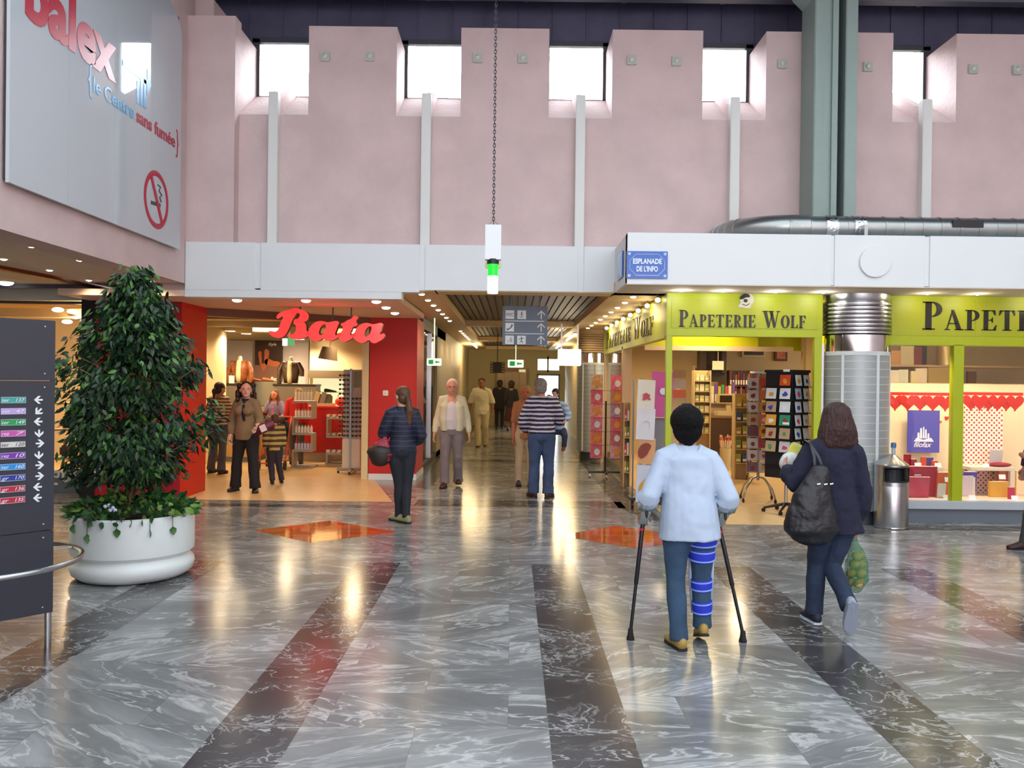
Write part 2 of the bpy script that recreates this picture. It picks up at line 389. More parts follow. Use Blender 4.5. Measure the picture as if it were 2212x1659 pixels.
while x < 10: w.box(x, x + .06, 7.2, 11.5, 6.9, 7.0); x += 1.35
struct(w, 'ceiling', M_clad)
w = MB(); w.box(-9, 10, 11.05, 11.2, 6.78, 6.8); w.box(-9, 10, 11.05, 11.2, 6.98, 7.0); w.box(-9, 10, 11.12, 11.13, 6.8, 6.98)
tag(w.build('roof_beam', mat('roof_steel', '#6b6b7c', .45)), 'dark steel roof beam running along above the pink wall', 'beam')
# left side wall and hall walls out of view
w = MB(); w.box(-4.5, -4.18, -14, 10.82, 2.88, 7.2); w.box(-4.5, -4.18, 10.7, 11.3, 2.81, 2.9); struct(w, 'wall_left', M_pink)
w = MB(); w.box(9.6, 9.9, -14, 12, 0, 7.2); struct(w, 'wall_right', M_pink)
w = MB(); w.box(-16, 10, -14.3, -14, 0, 5.2); struct(w, 'wall_front', M_pink)
w = MB(); w.box(-16.2, -16, -14, 30, 0, 4.0); struct(w, 'wall_far_left', M_cream)
w = MB(); w.box(-16, -5.55, -14, 12.1, 2.96, 3.2); w.box(-5.75, -4.19, -14, 11.4, 2.89, 2.97)
struct(w, 'ceiling_left_aisle', M_sgrey)
w = MB(); w.tube([(-6.3, 5.2, 2.9), (-5.95, 7.2, 2.9), (-5.72, 8.9, 2.9), (-5.6, 10.0, 2.9), (-5.52, 11.4, 2.9)], (.09, .06), 12, ref=(1, 0, 0)); struct(w, 'trim_brown_curve', M_brown, smooth=True)
w = MB(); w.box(-9, -5.7, 11.95, 12.1, 2.77, 2.965); struct(w, 'trim_left_lintel', mat('lintel_grey', '#b9bcb6', .6))
# ================================================================= white fascias
w = MB()
for a, b in ((-4.18, -3.28), (-3.22, -1.19), (-1.13, .83), (.89, 1.6)):
    w.box(a + .006, b - .006, 10.6, 10.82, 2.83 if a > -1.3 else 2.80, 3.41)
w.box(-4.18, 1.6, 10.615, 10.82, 2.83, 3.405); w.box(-4.18, -1.42, 10.605, 10.82, 2.71, 2.81)
struct(w, 'trim_white_fascia', M_white, bev=.004)
w = MB(); w.box(1.29, 9.6, 9.47, 10.85, 2.82, 3.385)
for a, b in ((1.29, 3.6), (3.64, 4.66), (4.72, 7.2), (7.24, 9.6)): w.box(a, b, 9.45, 9.6, 2.81, 3.39)
c = P(1889, 566, 9.45); w.tube([(c.x, 9.44, c.z), (c.x, 9.42, c.z)], .175, 48)
w.tube([(c.x + .175 * math.cos(t * PI / 24), 9.445, c.z + .175 * math.sin(t * PI / 24)) for t in range(48)], .006, 6, closed=True)
struct(w, 'trim_white_canopy', M_white, bev=.004)
w = MB(); w.box(1.29, 9.6, 9.45, 10.4, 2.800, 2.812); struct(w, 'ceiling_canopy', M_sgrey)
w = MB(); w.box(-5.8, -1.5, 10.62, 14.1, 2.72, 2.8); struct(w, 'ceiling_shoe_shop_porch', M_peach)
# ================================================================= steel double column
t = thing('steel_column', 'pair of grey green steel posts rising behind the silver duct', 'column', (0, 0, 0))
a = P(1758, 300, 10.3).x; b = P(1806, 300, 10.3).x; c = P(1822, 300, 10.3).x; d = P(1848, 300, 10.3).x
m = MB(); m.box(a, b, 10.3, 10.78, 3.39, 7.0); m.box(a - .01, a + .1, 10.28, 10.4, 3.39, 7.0, bev=.01); m.box(b-.07,b,10.26,10.4,3.39,7.0); m.build('post', M_beam, t)
m = MB(); m.box(c, d, 10.26, 10.78, 3.39, 7.0, bev=.008); m.build('post', M_beam, t)
m = MB(); m.box(b, c, 10.5, 10.7, 3.39, 7.0); m.build('web_plate', M_frame, t)
m = MB(); m.prism([(a, 6.5), (a, 7.0), (a - .25, 7.0), (a - .25, 6.85), (a - .12, 6.62)], 10.3, 10.78, 'y'); m.build('haunch', M_beam, t)
# ================================================================= round duct
t = thing('ventilation_duct', 'round silver spiral duct lying along the top of the white canopy', 'duct', (0, 0, 0))
zc = 3.56; r0 = .137
m = MB(); m.tube([(3.25, 9.95, zc), (9.6, 9.95, zc)], r0, 32)
x = 3.5
while x < 9.5: m.tube([(x, 9.95, zc), (x + .02, 9.95, zc)], r0 + .006, 32); x += .22
m.build('straight_pipe', M_galv, t, smooth='auto')
m = MB(); pts = [(3.5 - .75 * math.sin(q * R(9)) - .1 * (1 if q > 0 else 0), 9.95 + .75 * (1 - math.cos(q * R(9))), zc + .01) for q in range(11)]
m.tube(pts, r0 + .006, 32)
for q in (7, 8, 9, 10):
    m.tube([pts[q - 1], (Vector(pts[q - 1]) + (Vector(pts[q]) - Vector(pts[q - 1])) * .2)], r0 + .014, 32)
m.build('elbow', M_galv, t, smooth='auto')
m = MB()
for xx in (P(1790, 480, 9.95).x, P(1850, 480, 9.95).x): m = MB(); m.tube([(xx - .07, 9.95, zc), (xx + .07, 9.95, zc)], r0 + .012, 32); m.build('foil_tape', mat('foil', '#d5d8da', .18, metal=1, bump=.6, bscale=30), t, smooth='auto')

m = MB(); c = P(2092, 484, 9.8); m.box(c.x - .18, c.x + .18, 9.80, 9.84, c.z - .04, c.z + .04); m.build('dark_vent', M_black, t)
m = MB(); c = P(1871, 500, 9.7); m.box(c.x - .02, c.x + .02, 9.7, 9.82, 3.39, 3.56); m.build('bracket', M_galv, t)
# ================================================================= round wall detectors near the window piers
k = 0
names = ['left of two between first and second window', 'right of two between first and second window',
         'just left of the hanging chain', 'right of the chain, between second and third window',
         'left of the pair between the third and fourth window', 'right of the pair between the third and fourth window',
         'on the narrow pier just left of the steel column', 'on the narrow pier just right of the steel column',
         'left of the pair beyond the rightmost window', 'at the right edge of the picture beyond the rightmost window']
for (px, py), nm in zip(((703, 123), (799, 123), (1032, 126), (1129, 127), (1364, 131), (1461, 133), (1689, 138), (1874, 145), (2101, 150), (2196, 152)), names):
    p = P(px, py, 10.8); s_ = .062
    t = thing('wall_nozzle', 'square air nozzle ' + nm, 'air nozzle', (p.x, 10.8, p.z), group='square air nozzles along the top of the pink wall')
    m = MB(); m.box(-s_, s_, -.03, 0, -s_, s_, bev=.008); m.build('plate', mat('nozzle_grey', '#b9bdb4', .5), t)
    m = MB(); m.ell((0, -.03, 0), .038, .03, .038); m.build('nozzle', mat('nozzle_dome', '#c9ccc4', .3), t, smooth=True)
# ================================================================= banner on the left wall
BX = -4.11
t = thing('banner_board', 'huge glossy white board with red and blue lettering on the left pink wall', 'billboard', (BX, 0, 0))
y0, y1, z0, z1 = 6.78, 10.27, 3.26, 6.06
M_board = mat('glossy_white_board', '#c3cbd0', 0.035, spec=0.6, coat=.1)
ys = [6.78, 7.68, 8.56, 9.44, 10.27]
for i in range(4):
    m = MB(); zt = z1
    if i == 3: m.prism([(ys[i] + .002, z0), (ys[i + 1], z0), (ys[i + 1], z1 - .12), (ys[i+1] - .2, z1 + .05), (ys[i] + .002, z1 + .2)], BX - .03, BX, 'x')
    else: m.prism([(ys[i] + .002, z0), (ys[i + 1] - .002, z0), (ys[i + 1] - .002, 6.9), (ys[i] + .002, 6.9)], BX - .03, BX, 'x')
    m.build('panel', M_board, t, w=True)
m = MB(); m.box(BX - .06, BX - .03, y0 + .02, y1 - .02, z0 + .03, 6.1); m.build('backing_frame', M_frame, t, w=True)
M_bred = mat('sign_red', '#b81f3a', .35); M_bblue = mat('sign_blue', '#3f97c9', .35)
def BF(px, py):
    """board point seen at a pixel (plane x = BX)"""
    d = CAMROT @ Vector(((px - IW / 2) / FPX, (IH / 2 - py) / FPX, -1)); s_ = BX / d.x
    return CAMLOC + d * s_
m = MB(); p0 = BF(42, 10); p1 = BF(228, 160)
put_text(m, 'balex', .69, frame((BX + .004, 6.98, 4.72), (0, 1, 0), (0, 0, 1)), .004, offset=.026, width=1.60)
m.build('red_word', M_bred, t, w=True)
m = MB(); put_text(m, 'le Centre', .21, frame((BX + .004, 8.12, 4.46), (0, 1, 0), (0, 0, 1)), .004, offset=.003, width=.86); put_text(m, '{', .36, frame((BX + .004, 8.02, 4.45), (0, 1, 0), (0, 0, 1)), .004, width=.07)
m.build('blue_line', M_bblue, t, w=True)
m = MB()
for i in range(3): m.box(BX, BX + .004, 9.05 + i * .085, 9.05 + i * .085 + .065, 4.66, 4.9 + .04 * i)
m.box(BX, BX + .004, 8.72, 9.3, 4.94, 5.0); m.prism([(9.3, 4.82), (9.3, 5.12), (9.42, 4.97)], BX, BX + .004, 'x')
m.build('blue_mark', M_bblue, t, w=True)
m = MB(); put_text(m, 'sans fumée', .21, frame((BX + .004, 9.05, 4.46), (0, 1, 0), (0, 0, 1)), .004, offset=.003, width=1.03); put_text(m, '}', .36, frame((BX + .004, 10.12, 4.43), (0, 1, 0), (0, 0, 1)), .004, width=.07)
m.build('red_line', M_bred, t, w=True)
m = MB(); cc = BF(338, 432); rr = .30; yz = (cc.y, cc.z)
m.tube([(BX + .002, yz[0] + rr * math.cos(a_ * PI / 30), yz[1] + rr * math.sin(a_ * PI / 30)) for a_ in range(60)], (.006, .032), 4, ref=(1, 0, 0), closed=True)
m.cbox((BX + .004, yz[0], yz[1]), .008, .055, .58, Matrix.Rotation(R(32), 3, 'X'))
m.build('red_ring', M_bred, t, w=True)
m = MB(); m.cbox((BX + .001, yz[0] - .02, yz[1] - .05), .004, .26, .04, Matrix.Rotation(R(4), 3, 'X'))
m.tube([(BX + .002, yz[0] + .12, yz[1]), (BX + .002, yz[0] + .08, yz[1] + .05), (BX + .002, yz[0] + .14, yz[1] + .08), (BX + .002, yz[0] + .06, yz[1] + .12), (BX + .002, yz[0] + .1, yz[1] + .17), (BX + .002, yz[0] + .02, yz[1] + .18)], .008, 6)
m.build('cigarette_symbol', M_frame, t, w=True)
# ================================================================= halogen lights helpers
LC = 0
def downlight(x, y, z, label, group, r=.035, es=M_lamp, watts=0, col='#ffe0b4', name='ceiling_spotlight'):
    t = thing(name, label, 'ceiling light', (x, y, z), group=group)
    m = MB(); m.tube([(0, 0, 0), (0, 0, -.006)], r * 1.35, 16); m.build('rim', M_chrome, t)
    m = MB(); m.ell((0, 0, -.008), r, r, r * .45, seg=12, rg=6); m.build('bulb', es, t, smooth=True)
    if watts: lamp(t, x, y, z - .07, watts, col, .03, spot=150)
    return t
nm = ['largest of the spots, high on the left soffit', 'spot at the left picture edge beside the brown curved trim', 'spot above the top of the tree on the left soffit',
      'spot beside the brown curved trim, second from the left edge', 'spot at the right end of the brown curved trim', 'spot just left of the white fascia corner']
for (px, py), l in zip(((68, 530), (8, 558), (172, 560), (107, 582), (192, 604), (330, 605)), nm):
    p = PZ(px, py, 2.9); downlight(p.x, p.y, 2.9, 'small bright halogen ' + l, 'halogen spots in the left soffit', watts=14)
p = PZ(12, 609, 2.96)
t = downlight(p.x, p.y, 2.96, 'round pale yellow downlight in the grey recess at the left edge', 'downlights of the left shop', r=.10, es=M_lampw, watts=30)
for (px, py), l in zip(((512, 647), (661, 648), (813, 650), (834, 663), (853, 675)), ('leftmost, over the shop entrance', 'second from left, above the red script sign', 'front of three at the right', 'middle of three at the right', 'rear of three at the right')):
    p = PZ(px, py, 2.72); downlight(p.x, p.y, 2.72, 'round white downlight in the pink porch soffit, ' + l, 'downlights in the shoe shop porch', r=.065, es=M_lampw, watts=22, col='#ffd9b4')
# ================================================================= corridor shell
w = MB(); w.box(-1.5, 1.9, 10.82, 32, 2.96, 3.1)                                     # slatted ceiling
x = -.95
while x < 1.25: w.box(x, x + .09, 10.9, 31, 2.93, 2.96); x += .115
struct(w, 'ceiling_corridor', mat('bronze_slats', '#5f5038', .5, metal=.2))
w = MB(); w.box(-1.6, -.98, 10.62, 31, 2.82, 2.95); w.box(1.28, 1.95, 10.5, 31, 2.82, 2.95)
for y in (10.62, 17.3, 23.8, 30.3): w.box(-1, 1.3, y, y + .4, 2.82, 2.95)
struct(w, 'trim_corridor_soffit', mat('corridor_soffit', '#d5b98a', .55))
for i in range(9):
    y = 10.95 + i * .82; downlight(-1.2, y, 2.82, 'small warm halogen in the row along the left corridor soffit, near part', 'halogen row left near', watts=11 if i % 2 == 0 else 0, r=.04) if i < 7 else None
    downlight(1.58, y, 2.82, 'small warm halogen in the row along the right corridor soffit, near part', 'halogen row right near', watts=11 if i % 2 == 0 else 0, r=.04)
for i in range(6):
    y = 19.2 + i * .8; downlight(-1.2, y, 2.82, 'small warm halogen in the far row on the left side of the corridor', 'halogen row left far', watts=14 if i % 2 == 0 else 0, r=.04)
for nm_, xx, yy in (('left', -1.2, 25.0), ('right', 1.45, 19.3), ('right, farther in', 1.45, 24.5)):
    t = thing('tube_light', 'long warm fluorescent tube on the corridor ceiling, ' + nm_, 'tube light', (xx, yy, 2.78))
    m = MB(); m.tube([(0, 0, 0), (0, 3.0, 0)], .03, 10); m.build('tube', mat('tube_warm', '#ffffff', .5, emit='#ffd9a0', es=8), t, smooth=True)
    m = MB(); m.box(-.04, .04, -.05, 3.05, .02, .045); m.build('housing', M_white, t)
    lamp(t, xx, yy + 1.5, 2.6, 70, '#ffe0a8', .5)
# corridor end
w = MB(); w.box(-3.0, .95, 31, 31.2, 0, 3.1); w.box(.95, 1.95, 31, 31.2, 2.5, 3.1); w.box(1.75, 3.2, 31, 31.2, 0, 3.1); w.box(.95, 1.75, 31, 31.2, 1.92, 2.08); w.box(1.3, 1.36, 31, 31.2, 2.0, 2.6)
w.box(1.95, 2.1, 18.6, 31.2, 0, 3.1)
struct(w, 'wall_corridor_end', mat('olive_wall', '#b0a47c', .7))
w = MB(); w.box(-1.95, -1.62, 18, 31, 0, 3.0); struct(w, 'wall_corridor_left', mat('corridor_wall', '#b0a078', .5))
fr = MB(); fr.box(-.62, .62, 30.94, 31.0, 0, 2.12); fo = struct(fr, 'door_1', mat('lift_frame', '#6a5238', .4, metal=.4))
m = MB(); 
for i in range(4): m.box(-.54 + i * .27, -.54 + i * .27 + .26, 30.90, 30.94, .02, 2.0)
m.build('lift_leaves', mat('lift_door', '#7d6a4a', .35, metal=.6), fo)
m = MB(); m.box(.25, .5, 30.87, 30.9, 2.0, 2.1); m.build('lift_display', mat('lift_disp', '#c9c39a', .5, emit='#e6e0a8', es=.6), fo)
fr = MB(); fr.box(.93, .98, 30.95, 31, 0, 1.92); fr.box(1.72, 1.77, 30.95, 31, 0, 1.92); fr.box(.93, 1.77, 30.95, 31, 1.88, 1.94); fo = struct(fr, 'door_2', M_frame)
m = MB(); m.box(.98, 1.72, 30.97, 30.98, 0, 1.9); m.build('pane', G_clear, fo)
# round clad corridor column and far right display
def clad_column(cx, cyy, r, louver, lab, z_lo=.12):
    t = thing('clad_column', lab, 'column', (cx, cyy, 0))
    m = MB(); m.lathe([(r, z_lo + .05), (r, 2.08)], seg=48); m.build('panelled_shaft', mat('grid_panel', '#a2a9a8', .4, metal=.3), t, smooth='auto')
    m = MB()
    z = .3
    while z < 2.05: m.lathe([(r + .003, z), (r + .003, z + .008)], seg=48, cap=False); z += .093
    for k_ in range(6):
        an = R(-90 + 18 + k_ * 60); m.box(r * math.cos(an) - .018, r * math.cos(an) + .018, r * math.sin(an) - .012, r * math.sin(an) + .012, .2, 2.07)
    m.lathe([(r + .008, 2.05), (r + .008, 2.1)], seg=48)
    m.build('white_joints', mat('joint_white', '#c9cfce', .45), t)
    m = MB(); m.lathe([(r + .004, 2.10), (r + .004, 2.30)], seg=48); m.build('mirror_band', M_mirror, t, smooth='auto')
    m = MB(); prof = []
    z = 2.31
    while z < 2.70:
        prof += [(r - .01, z), (r + .02, z + .006), (r + .02, z + .03), (r - .01, z + .046)]; z += .05
    prof += [(r, 2.72), (r, 2.815)]; m.lathe(prof, seg=48); m.build('louvered_collar', louver, t, smooth='auto')
    m = MB(); m.lathe([(r - .05, 0), (r - .05, z_lo + .06)], seg=40); m.build('base', M_frame, t, smooth='auto')
    return t
clad_column(4.28, 10.42, .40, M_chrome, 'thick round column of pale grid panels with steel louvered collar between the lime shopfronts')
clad_column(1.72, 18.2, .28, mat('beige_louver', '#b79f78', .5), 'round beige column far down the corridor beside the magazine stand')
# ================================================================= lit shop script sign
BATA = [
 [[(150,285),(165,245),(240,188),(380,148),(520,138),(500,210),(445,300),(400,400),(360,500),(310,590),(250,638),(180,652),(90,625),(35,585),(15,545),(60,532),(120,543),(170,518),(205,450),(232,350),(262,272),(205,292),(165,312)]],
 [[(400,146),(560,135),(650,162),(705,215),(716,270),(695,320),(640,355),(560,372),(490,362),(455,345),(475,318),(525,300),(556,258),(556,218),(530,200),(500,208),(460,255),(420,220)]],
 [[(470,345),(560,345),(640,362),(678,430),(692,520),(730,540),(690,618),(600,652),(500,666),(420,650),(370,620),(345,592),(380,576),(440,580),(485,540),(502,480),(490,420),(450,372)]],
 [[(680,575),(720,520),(760,430),(820,370),(900,337),(985,337),(1050,354),(1100,346),(1255,348),(1235,410),(1210,490),(1192,560),(1208,582),(1275,532),(1300,560),(1240,620),(1160,665),(1090,683),(1030,670),(985,635),(940,665),(880,690),(820,685),(760,650),(715,605)],
  [(1010,388),(1028,410),(1022,470),(990,540),(950,580),(922,580),(905,550),(912,490),(950,420)]],
 [[(1235,565),(1290,528),(1325,420),(1292,395),(1302,368),(1350,350),(1400,312),(1470,280),(1520,232),(1562,228),(1585,252),(1553,340),(1585,372),(1568,402),(1510,422),(1480,490),(1456,550),(1470,572),(1530,530),(1560,560),(1500,620),(1420,672),(1350,696),(1300,680),(1268,632)]],
 [[(1490,590),(1530,535),(1570,445),(1630,385),(1705,352),(1790,352),(1855,369),(1905,361),(2030,358),(2015,420),(1995,500),(1980,540),(2010,545),(2040,524),(2068,555),(2040,620),(1970,670),(1890,703),(1835,685),(1790,650),(1745,680),(1685,703),(1625,695),(1565,660),(1520,620)],
  [(1815,403),(1833,425),(1827,485),(1795,555),(1755,592),(1727,592),(1712,562),(1717,505),(1755,435)]]]
YB_ = 12.0
c0 = P(580, 650, YB_); kk = (P(850, 650, YB_) - P(580, 650, YB_)).length / 2212
t = thing('script_sign', 'glowing red script letters hanging in the shoe shop entrance, reading Bata', 'sign', (c0.x, YB_, c0.z))
t.rotation_euler = (0, R(.7), 0)
M_glow = mat('red_glow', '#e8303a', .3, emit='#ff4a44', es=.75); M_side = mat('sign_side', '#6b4a38', .4, metal=.5)
for L_, idx in (('letter_b', (0, 1, 2)), ('letter_a', (3,)), ('letter_t', (4,)), ('letter_a', (5,))):
    m = MB(); m2 = MB()
    for i in idx:
        lp = [[(x, -y) for x, y in l] for l in BATA[i]]
        put_shape(m, lp, frame((0, 0, 0), *XZ), .012, True, kk); put_shape(m2, lp, frame((0, .06, 0), *XZ), .10, True, kk)
    o = m.build(L_, M_glow, t); m2.build('letter_case', M_side, o)
m = MB()
for px in (647, 718, 758): m.box((px - 580) / 270 * 2212 * kk - .008, (px - 580) / 270 * 2212 * kk + .008, .04, .06, -.25 if px != 647 else -.15, c0.z * 0 + .08)
m.build('hanger', M_frame, t)
lamp(t, c0.x + .9, YB_ - .35, 2.35, 2.5, '#ff5040', .2, name='sign_glow')
# ================================================================= hanging signal lamp on a chain
q = P(1065, 560, 8.0)
t = thing('signal_lamp', 'white hanging box with green and white signal lamp on a long chain in mid hall', 'signal lamp', (q.x, 8.0, 0))
zz = lambda py: P(1065, py, 8.0).z
m = MB(); m.box(-.077, .077, -.05, .05, zz(562), zz(487), bev=.004); m.build('box', M_white, t)
m = MB()
z = zz(480); i = 0
while z < 7.0:
    a_ = 0 if i % 2 else PI / 2; ux, uy = math.cos(a_) * .011, math.sin(a_) * .011
    m.tube([(ux * math.cos(j * PI / 4), uy * math.cos(j * PI / 4), z + .022 * math.sin(j * PI / 4)) for j in range(8)], .004, 5, closed=True); z += .032; i += 1
m.tube([(-.05, 0, zz(487)), (0, 0, zz(475)), (.05, 0, zz(487))], .002, 5)
m.build('chain', mat('chain_steel', '#4a4a50', .4, metal=.8), t)
m = MB(); m.lathe([(.057, zz(560)), (.055, zz(571))], seg=24); m.build('black_cap', M_black, t, smooth='auto')
m = MB(); m.lathe([(.049, zz(571)), (.049, zz(596))], seg=24); m.build('green_lens', mat('green_lens', '#0bc22a', .3, emit='#10e030', es=1.0), t, smooth='auto')
m = MB(); m.lathe([(.05, zz(597)), (.05, zz(634))], seg=24); m.build('white_lens', mat('white_lens', '#fbfbe6', .3, emit='#fffff0', es=2.2), t, smooth='auto')
for s_ in (-1, 1):
    m = MB(); m.ell((s_ * .055, .03, zz(572)), .025, .012, .035); m.build('side_lens', mat('side_lens', '#d6d6a0', .4), t, smooth=True)
# ================================================================= enamel street sign
Y_ = 9.43; a = P(1354, 542, Y_); b = P(1442, 602, Y_)
t = thing('street_plate', 'blue and white enamel street plate reading Esplanade de l Info on the canopy corner', 'sign', (a.x, Y_, b.z))
W = b.x - a.x; H = a.z - b.z
m = MB(); m.box(0, W, 0, .02, 0, H, bev=.004); m.build('plate', mat('enamel_blue', '#1f55b4', .12, coat=.6), t)
m = MB(); e_ = .035; cc = .07
lp = [(e_ + cc, e_), (W - e_ - cc, e_), (W - e_, e_ + cc), (W - e_, H - e_ - cc), (W - e_ - cc, H - e_), (e_ + cc, H - e_), (e_, H - e_ - cc), (e_, e_ + cc)]
m.tube([(x, -.001, z) for x, z in lp], .005, 4, closed=True)
for x, z in ((.03, .03), (W - .03, .03), (.03, H - .03), (W - .03, H - .03)): m.tube([(x, .002, z), (x, -.003, z)], .017, 12)
m.build('border', mat('enamel_white', '#a9c8ee', .2), t)
m = MB(); put_text(m, 'ESPLANADE', .08, frame((W / 2, -.003, H * .54), *XZ), .003, .003, align='CENTER', width=W * .7)
put_text(m, "DE L'INFO", .08, frame((W / 2, -.003, H * .26), *XZ), .003, .003, align='CENTER', width=W * .52); m.build('lettering', mat('enamel_letter', '#dbe8f8', .3), t)
a = P(1338, 545, 9.9)
t = thing('street_plate', 'narrow edge-on blue street plate on the side face of the white canopy', 'sign', (1.285, 9.75, 2.93))
m = MB(); m.box(-.015, 0, 0, .46, 0, .3); m.build('plate', MATS['enamel_blue'], t)
m = MB(); m.box(-.018, -.015, .03, .43, .03, .27); m.build('border', MATS['enamel_white'], t)
# ================================================================= hanging pictogram sign
Y_ = 11.2; a = P(1086, 661, Y_); b = P(1182, 746, Y_); W = b.x - a.x; H = a.z - b.z
t = thing('direction_sign', 'grey hanging corridor sign with WC, telephone and arrow pictograms', 'sign', (a.x, Y_, b.z))
m = MB(); m.box(0, W, 0, .05, 0, H); m.box(.1, .12, .02, .03, H, 2.96 - b.z); m.box(W - .12, W - .1, .02, .03, H, 2.96 - b.z); m.build('panel', mat('slate_sign', '#5a6573', .5), t)
M_pw = mat('pictogram_white', '#cfd2cf', .5); M_pd = mat('pictogram_ink', '#4c5560', .6)
for r_ in range(3):
    z = H * (.78 - r_ * .325); s_ = .058
    for c_ in range(2):
        if r_ == 1 and c_ == 1: continue
        x = W * (.16 + c_ * .265)
        m = MB(); m.box(x - s_, x + s_, -.004, .0, z - s_, z + s_); o = m.build('pictogram_tile', M_pw, t)
        m = MB()
        if (r_, c_) == (0, 0): put_text(m, 'WC', .06, frame((x, -.006, z - .02), *XZ), .002, align='CENTER')
        elif (r_, c_) == (0, 1):
            m.ell((x, -.006, z + .03), .009, .003, .009); m.prism([(x - .015, z - .005), (x + .015, z - .005), (x, z + .025)], -.006, -.004); put_text(m, 'WC', .03, frame((x, -.006, z - .04), *XZ), .002, align='CENTER')
        elif r_ == 1: m.tube([(x - .04, -.005, z - .03), (x - .01, -.005, z - .025), (x + .02, -.005, z + .0), (x + .035, -.005, z + .035)], [.012, .006, .006, .012], 6)
        elif c_ == 0:
            put_text(m, 'c', .05, frame((x - .03, -.006, z - .03), *XZ), .002); m.tube([(x + .01, -.005, z - .03), (x + .01, -.005, z + .01), (x + .025, -.005, z + .035)], .004, 5); m.tube([(x + .03, -.005, z - .03), (x + .03, -.005, z + .01)], .004, 5)
        else:
            m.ell((x, -.006, z + .035), .009, .003, .009); m.tube([(x - .035, -.005, z + .01), (x, -.005, z + .02), (x + .035, -.005, z + .02)], .004, 5)
            m.tube([(x, -.005, z + .02), (x, -.005, z - .01), (x + .02, -.005, z - .04)], .005, 5); m.tube([(x, -.005, z - .01), (x - .025, -.005, z - .035)], .004, 5)
        m.build('symbol', M_pd, o)
    x = W * .86
    m = MB(); m.box(x - .007, x + .007, -.004, 0, z - .055, z + .05)
    for d in (-1, 1): m.prism([(x, z + .062), (x + d * .05, z + .012), (x + d * .05, z - .008), (x, z + .042)], -.004, 0)
    m.build('arrow', M_pw, t)
for z in (H * .62, H * .295):
    m = MB(); m.box(W * .06, W * .93, -.003, 0, z - .006, z + .004); m.build('divider', M_pw, t)
def exit_sign(px0, py0, px1, py1, Y, label, side=False):
    a = P(px0, py0, Y); b = P(px1, py1, Y); W = b.x - a.x; H = a.z - b.z
    t = thing('exit_sign', label, 'exit sign', (a.x, Y, b.z))
    m = MB(); m.box(0, W, 0, .06, 0, H, bev=.01); m.box(W / 2 - .01, W / 2 + .01, .02, .04, H, 2.9 - b.z); m.build('housing', mat('exit_face', '#e9f7e4', .4, emit='#dff5d8', es=1.1), t)
    m = MB(); m.box(W * .12, W * .45, -.003, 0, H * .2, H * .8); m.prism([(W * .55, H * .5), (W * .68, H * .75), (W * .68, H * .25)], -.003, 0); m.box(W * .66, W * .88, -.003, 0, H * .4, H * .6)
    m.build('pictogram', mat('exit_green', '#0c9a4a', .4, emit='#0fae50', es=.5), t)
exit_sign(1097, 777, 1131, 794, 19.0, 'small green and white exit sign hanging in the middle of the corridor')
exit_sign(922, 774, 953, 790, 15.3, 'copy of the green exit sign standing in for its reflection in the left glass')  # modelled stand-in for the reflected exit sign, no second sign hangs here
a = P(1206, 754, 16.5); b = P(1255, 790, 16.5)
t = thing('light_box_sign', 'blank glowing white box sign jutting from the right side of the corridor', 'sign', (a.x, 16.5, b.z))
m = MB(); m.box(0, b.x - a.x, 0, .15, 0, a.z - b.z, bev=.01); m.build('lit_case', mat('lit_case', '#fffdf0', .4, emit='#fffbe8', es=3.2), t)
m = MB(); m.box(.05, .08, .05, .09, a.z - b.z, 2.83 - b.z); m.box(b.x - a.x - .08, b.x - a.x - .05, .05, .09, a.z - b.z, 2.83 - b.z); m.build('hanger', M_chrome, t)
a = P(1059, 782, 20.5); b = P(1090, 806, 20.5)
t = thing('notice_board', 'small dark board with a grid frame hanging above the lift doors', 'notice board', (a.x, 20.5, b.z))
m = MB(); m.box(0, b.x - a.x, 0, .04, 0, a.z - b.z); m.box((b.x-a.x)/2-.01,(b.x-a.x)/2+.01, .01, .03, a.z-b.z, 2.85-b.z); m.build('board', mat('board_dark', '#3a2f22', .6), t)
m = MB()
for i in range(4):
    for s_ in (.02, .8): m.box((b.x - a.x) * s_, (b.x - a.x) * (s_ + .17), -.004, 0, .02 + i * .065, .065 + i * .065)
m.build('grid_panes', mat('grid_pane', '#97824f', .5), t)
# ================================================================= directory totem
t = thing('directory_board', 'tall dark slate directory totem with coloured tram and bus plates on the left', 'directory board', (-2.84, 5.18, 0), 0)
ang = math.atan2(-.26, -.235)           # direction of the board going left, towards the viewer
t.rotation_euler = (0, 0, ang + PI)     # local x points to the right edge; right edge at x = 0
M_slate = mat('slate_board', '#2c2f39', .38, noise=.03); 
def zb(py): return P(120, py, 5.18).z
Z0, Z1, Z2, Z3 = zb(1322), zb(1145), zb(823), zb(693)
wd = 1.15
for a_, b_ in ((Z0, Z1), (Z1 + .004, Z2), (Z2 + .004, Z3)):
    m = MB(); m.box(-wd, 0, 0, .05, a_, b_, bev=.003); o = m.build('panel', M_slate, t)
    for zs in (a_ + .04, b_ - .04):
        m = MB()
        for xs_ in (-.06, -wd + .06): m.ell((xs_, -.001, zs), .006, .004, .006, seg=8, rg=5)
        m.build('screw', M_chrome, o)
for xs_ in (-.02, -wd + .02):
    m = MB(); m.tube([(xs_, .025, 0), (xs_, .025, Z0 + .05)], .02, 14); m.build('leg', M_chrome, t, smooth='auto')
plates = [('#3a9a94', 'ter', '137'), ('#b59ad2', 'mm', '47'), ('#17934f', 'ter', '149'), ('#bf4fa4', 'rez', '7'), ('#cfcdc4', 'ter', '120'),
          ('#7a2fa4', 'rez', '10'), ('#2489cf', 'ter', '160'), ('#26348f', 'gr', '170'), ('#b1203c', 'gr', '136'), ('#b1203c', 'gr', '135')]
dirs = [180, 225, 180, 270, 0, 270, 0, 0, 180, 180]
xw0, xw1 = -.30, -.165
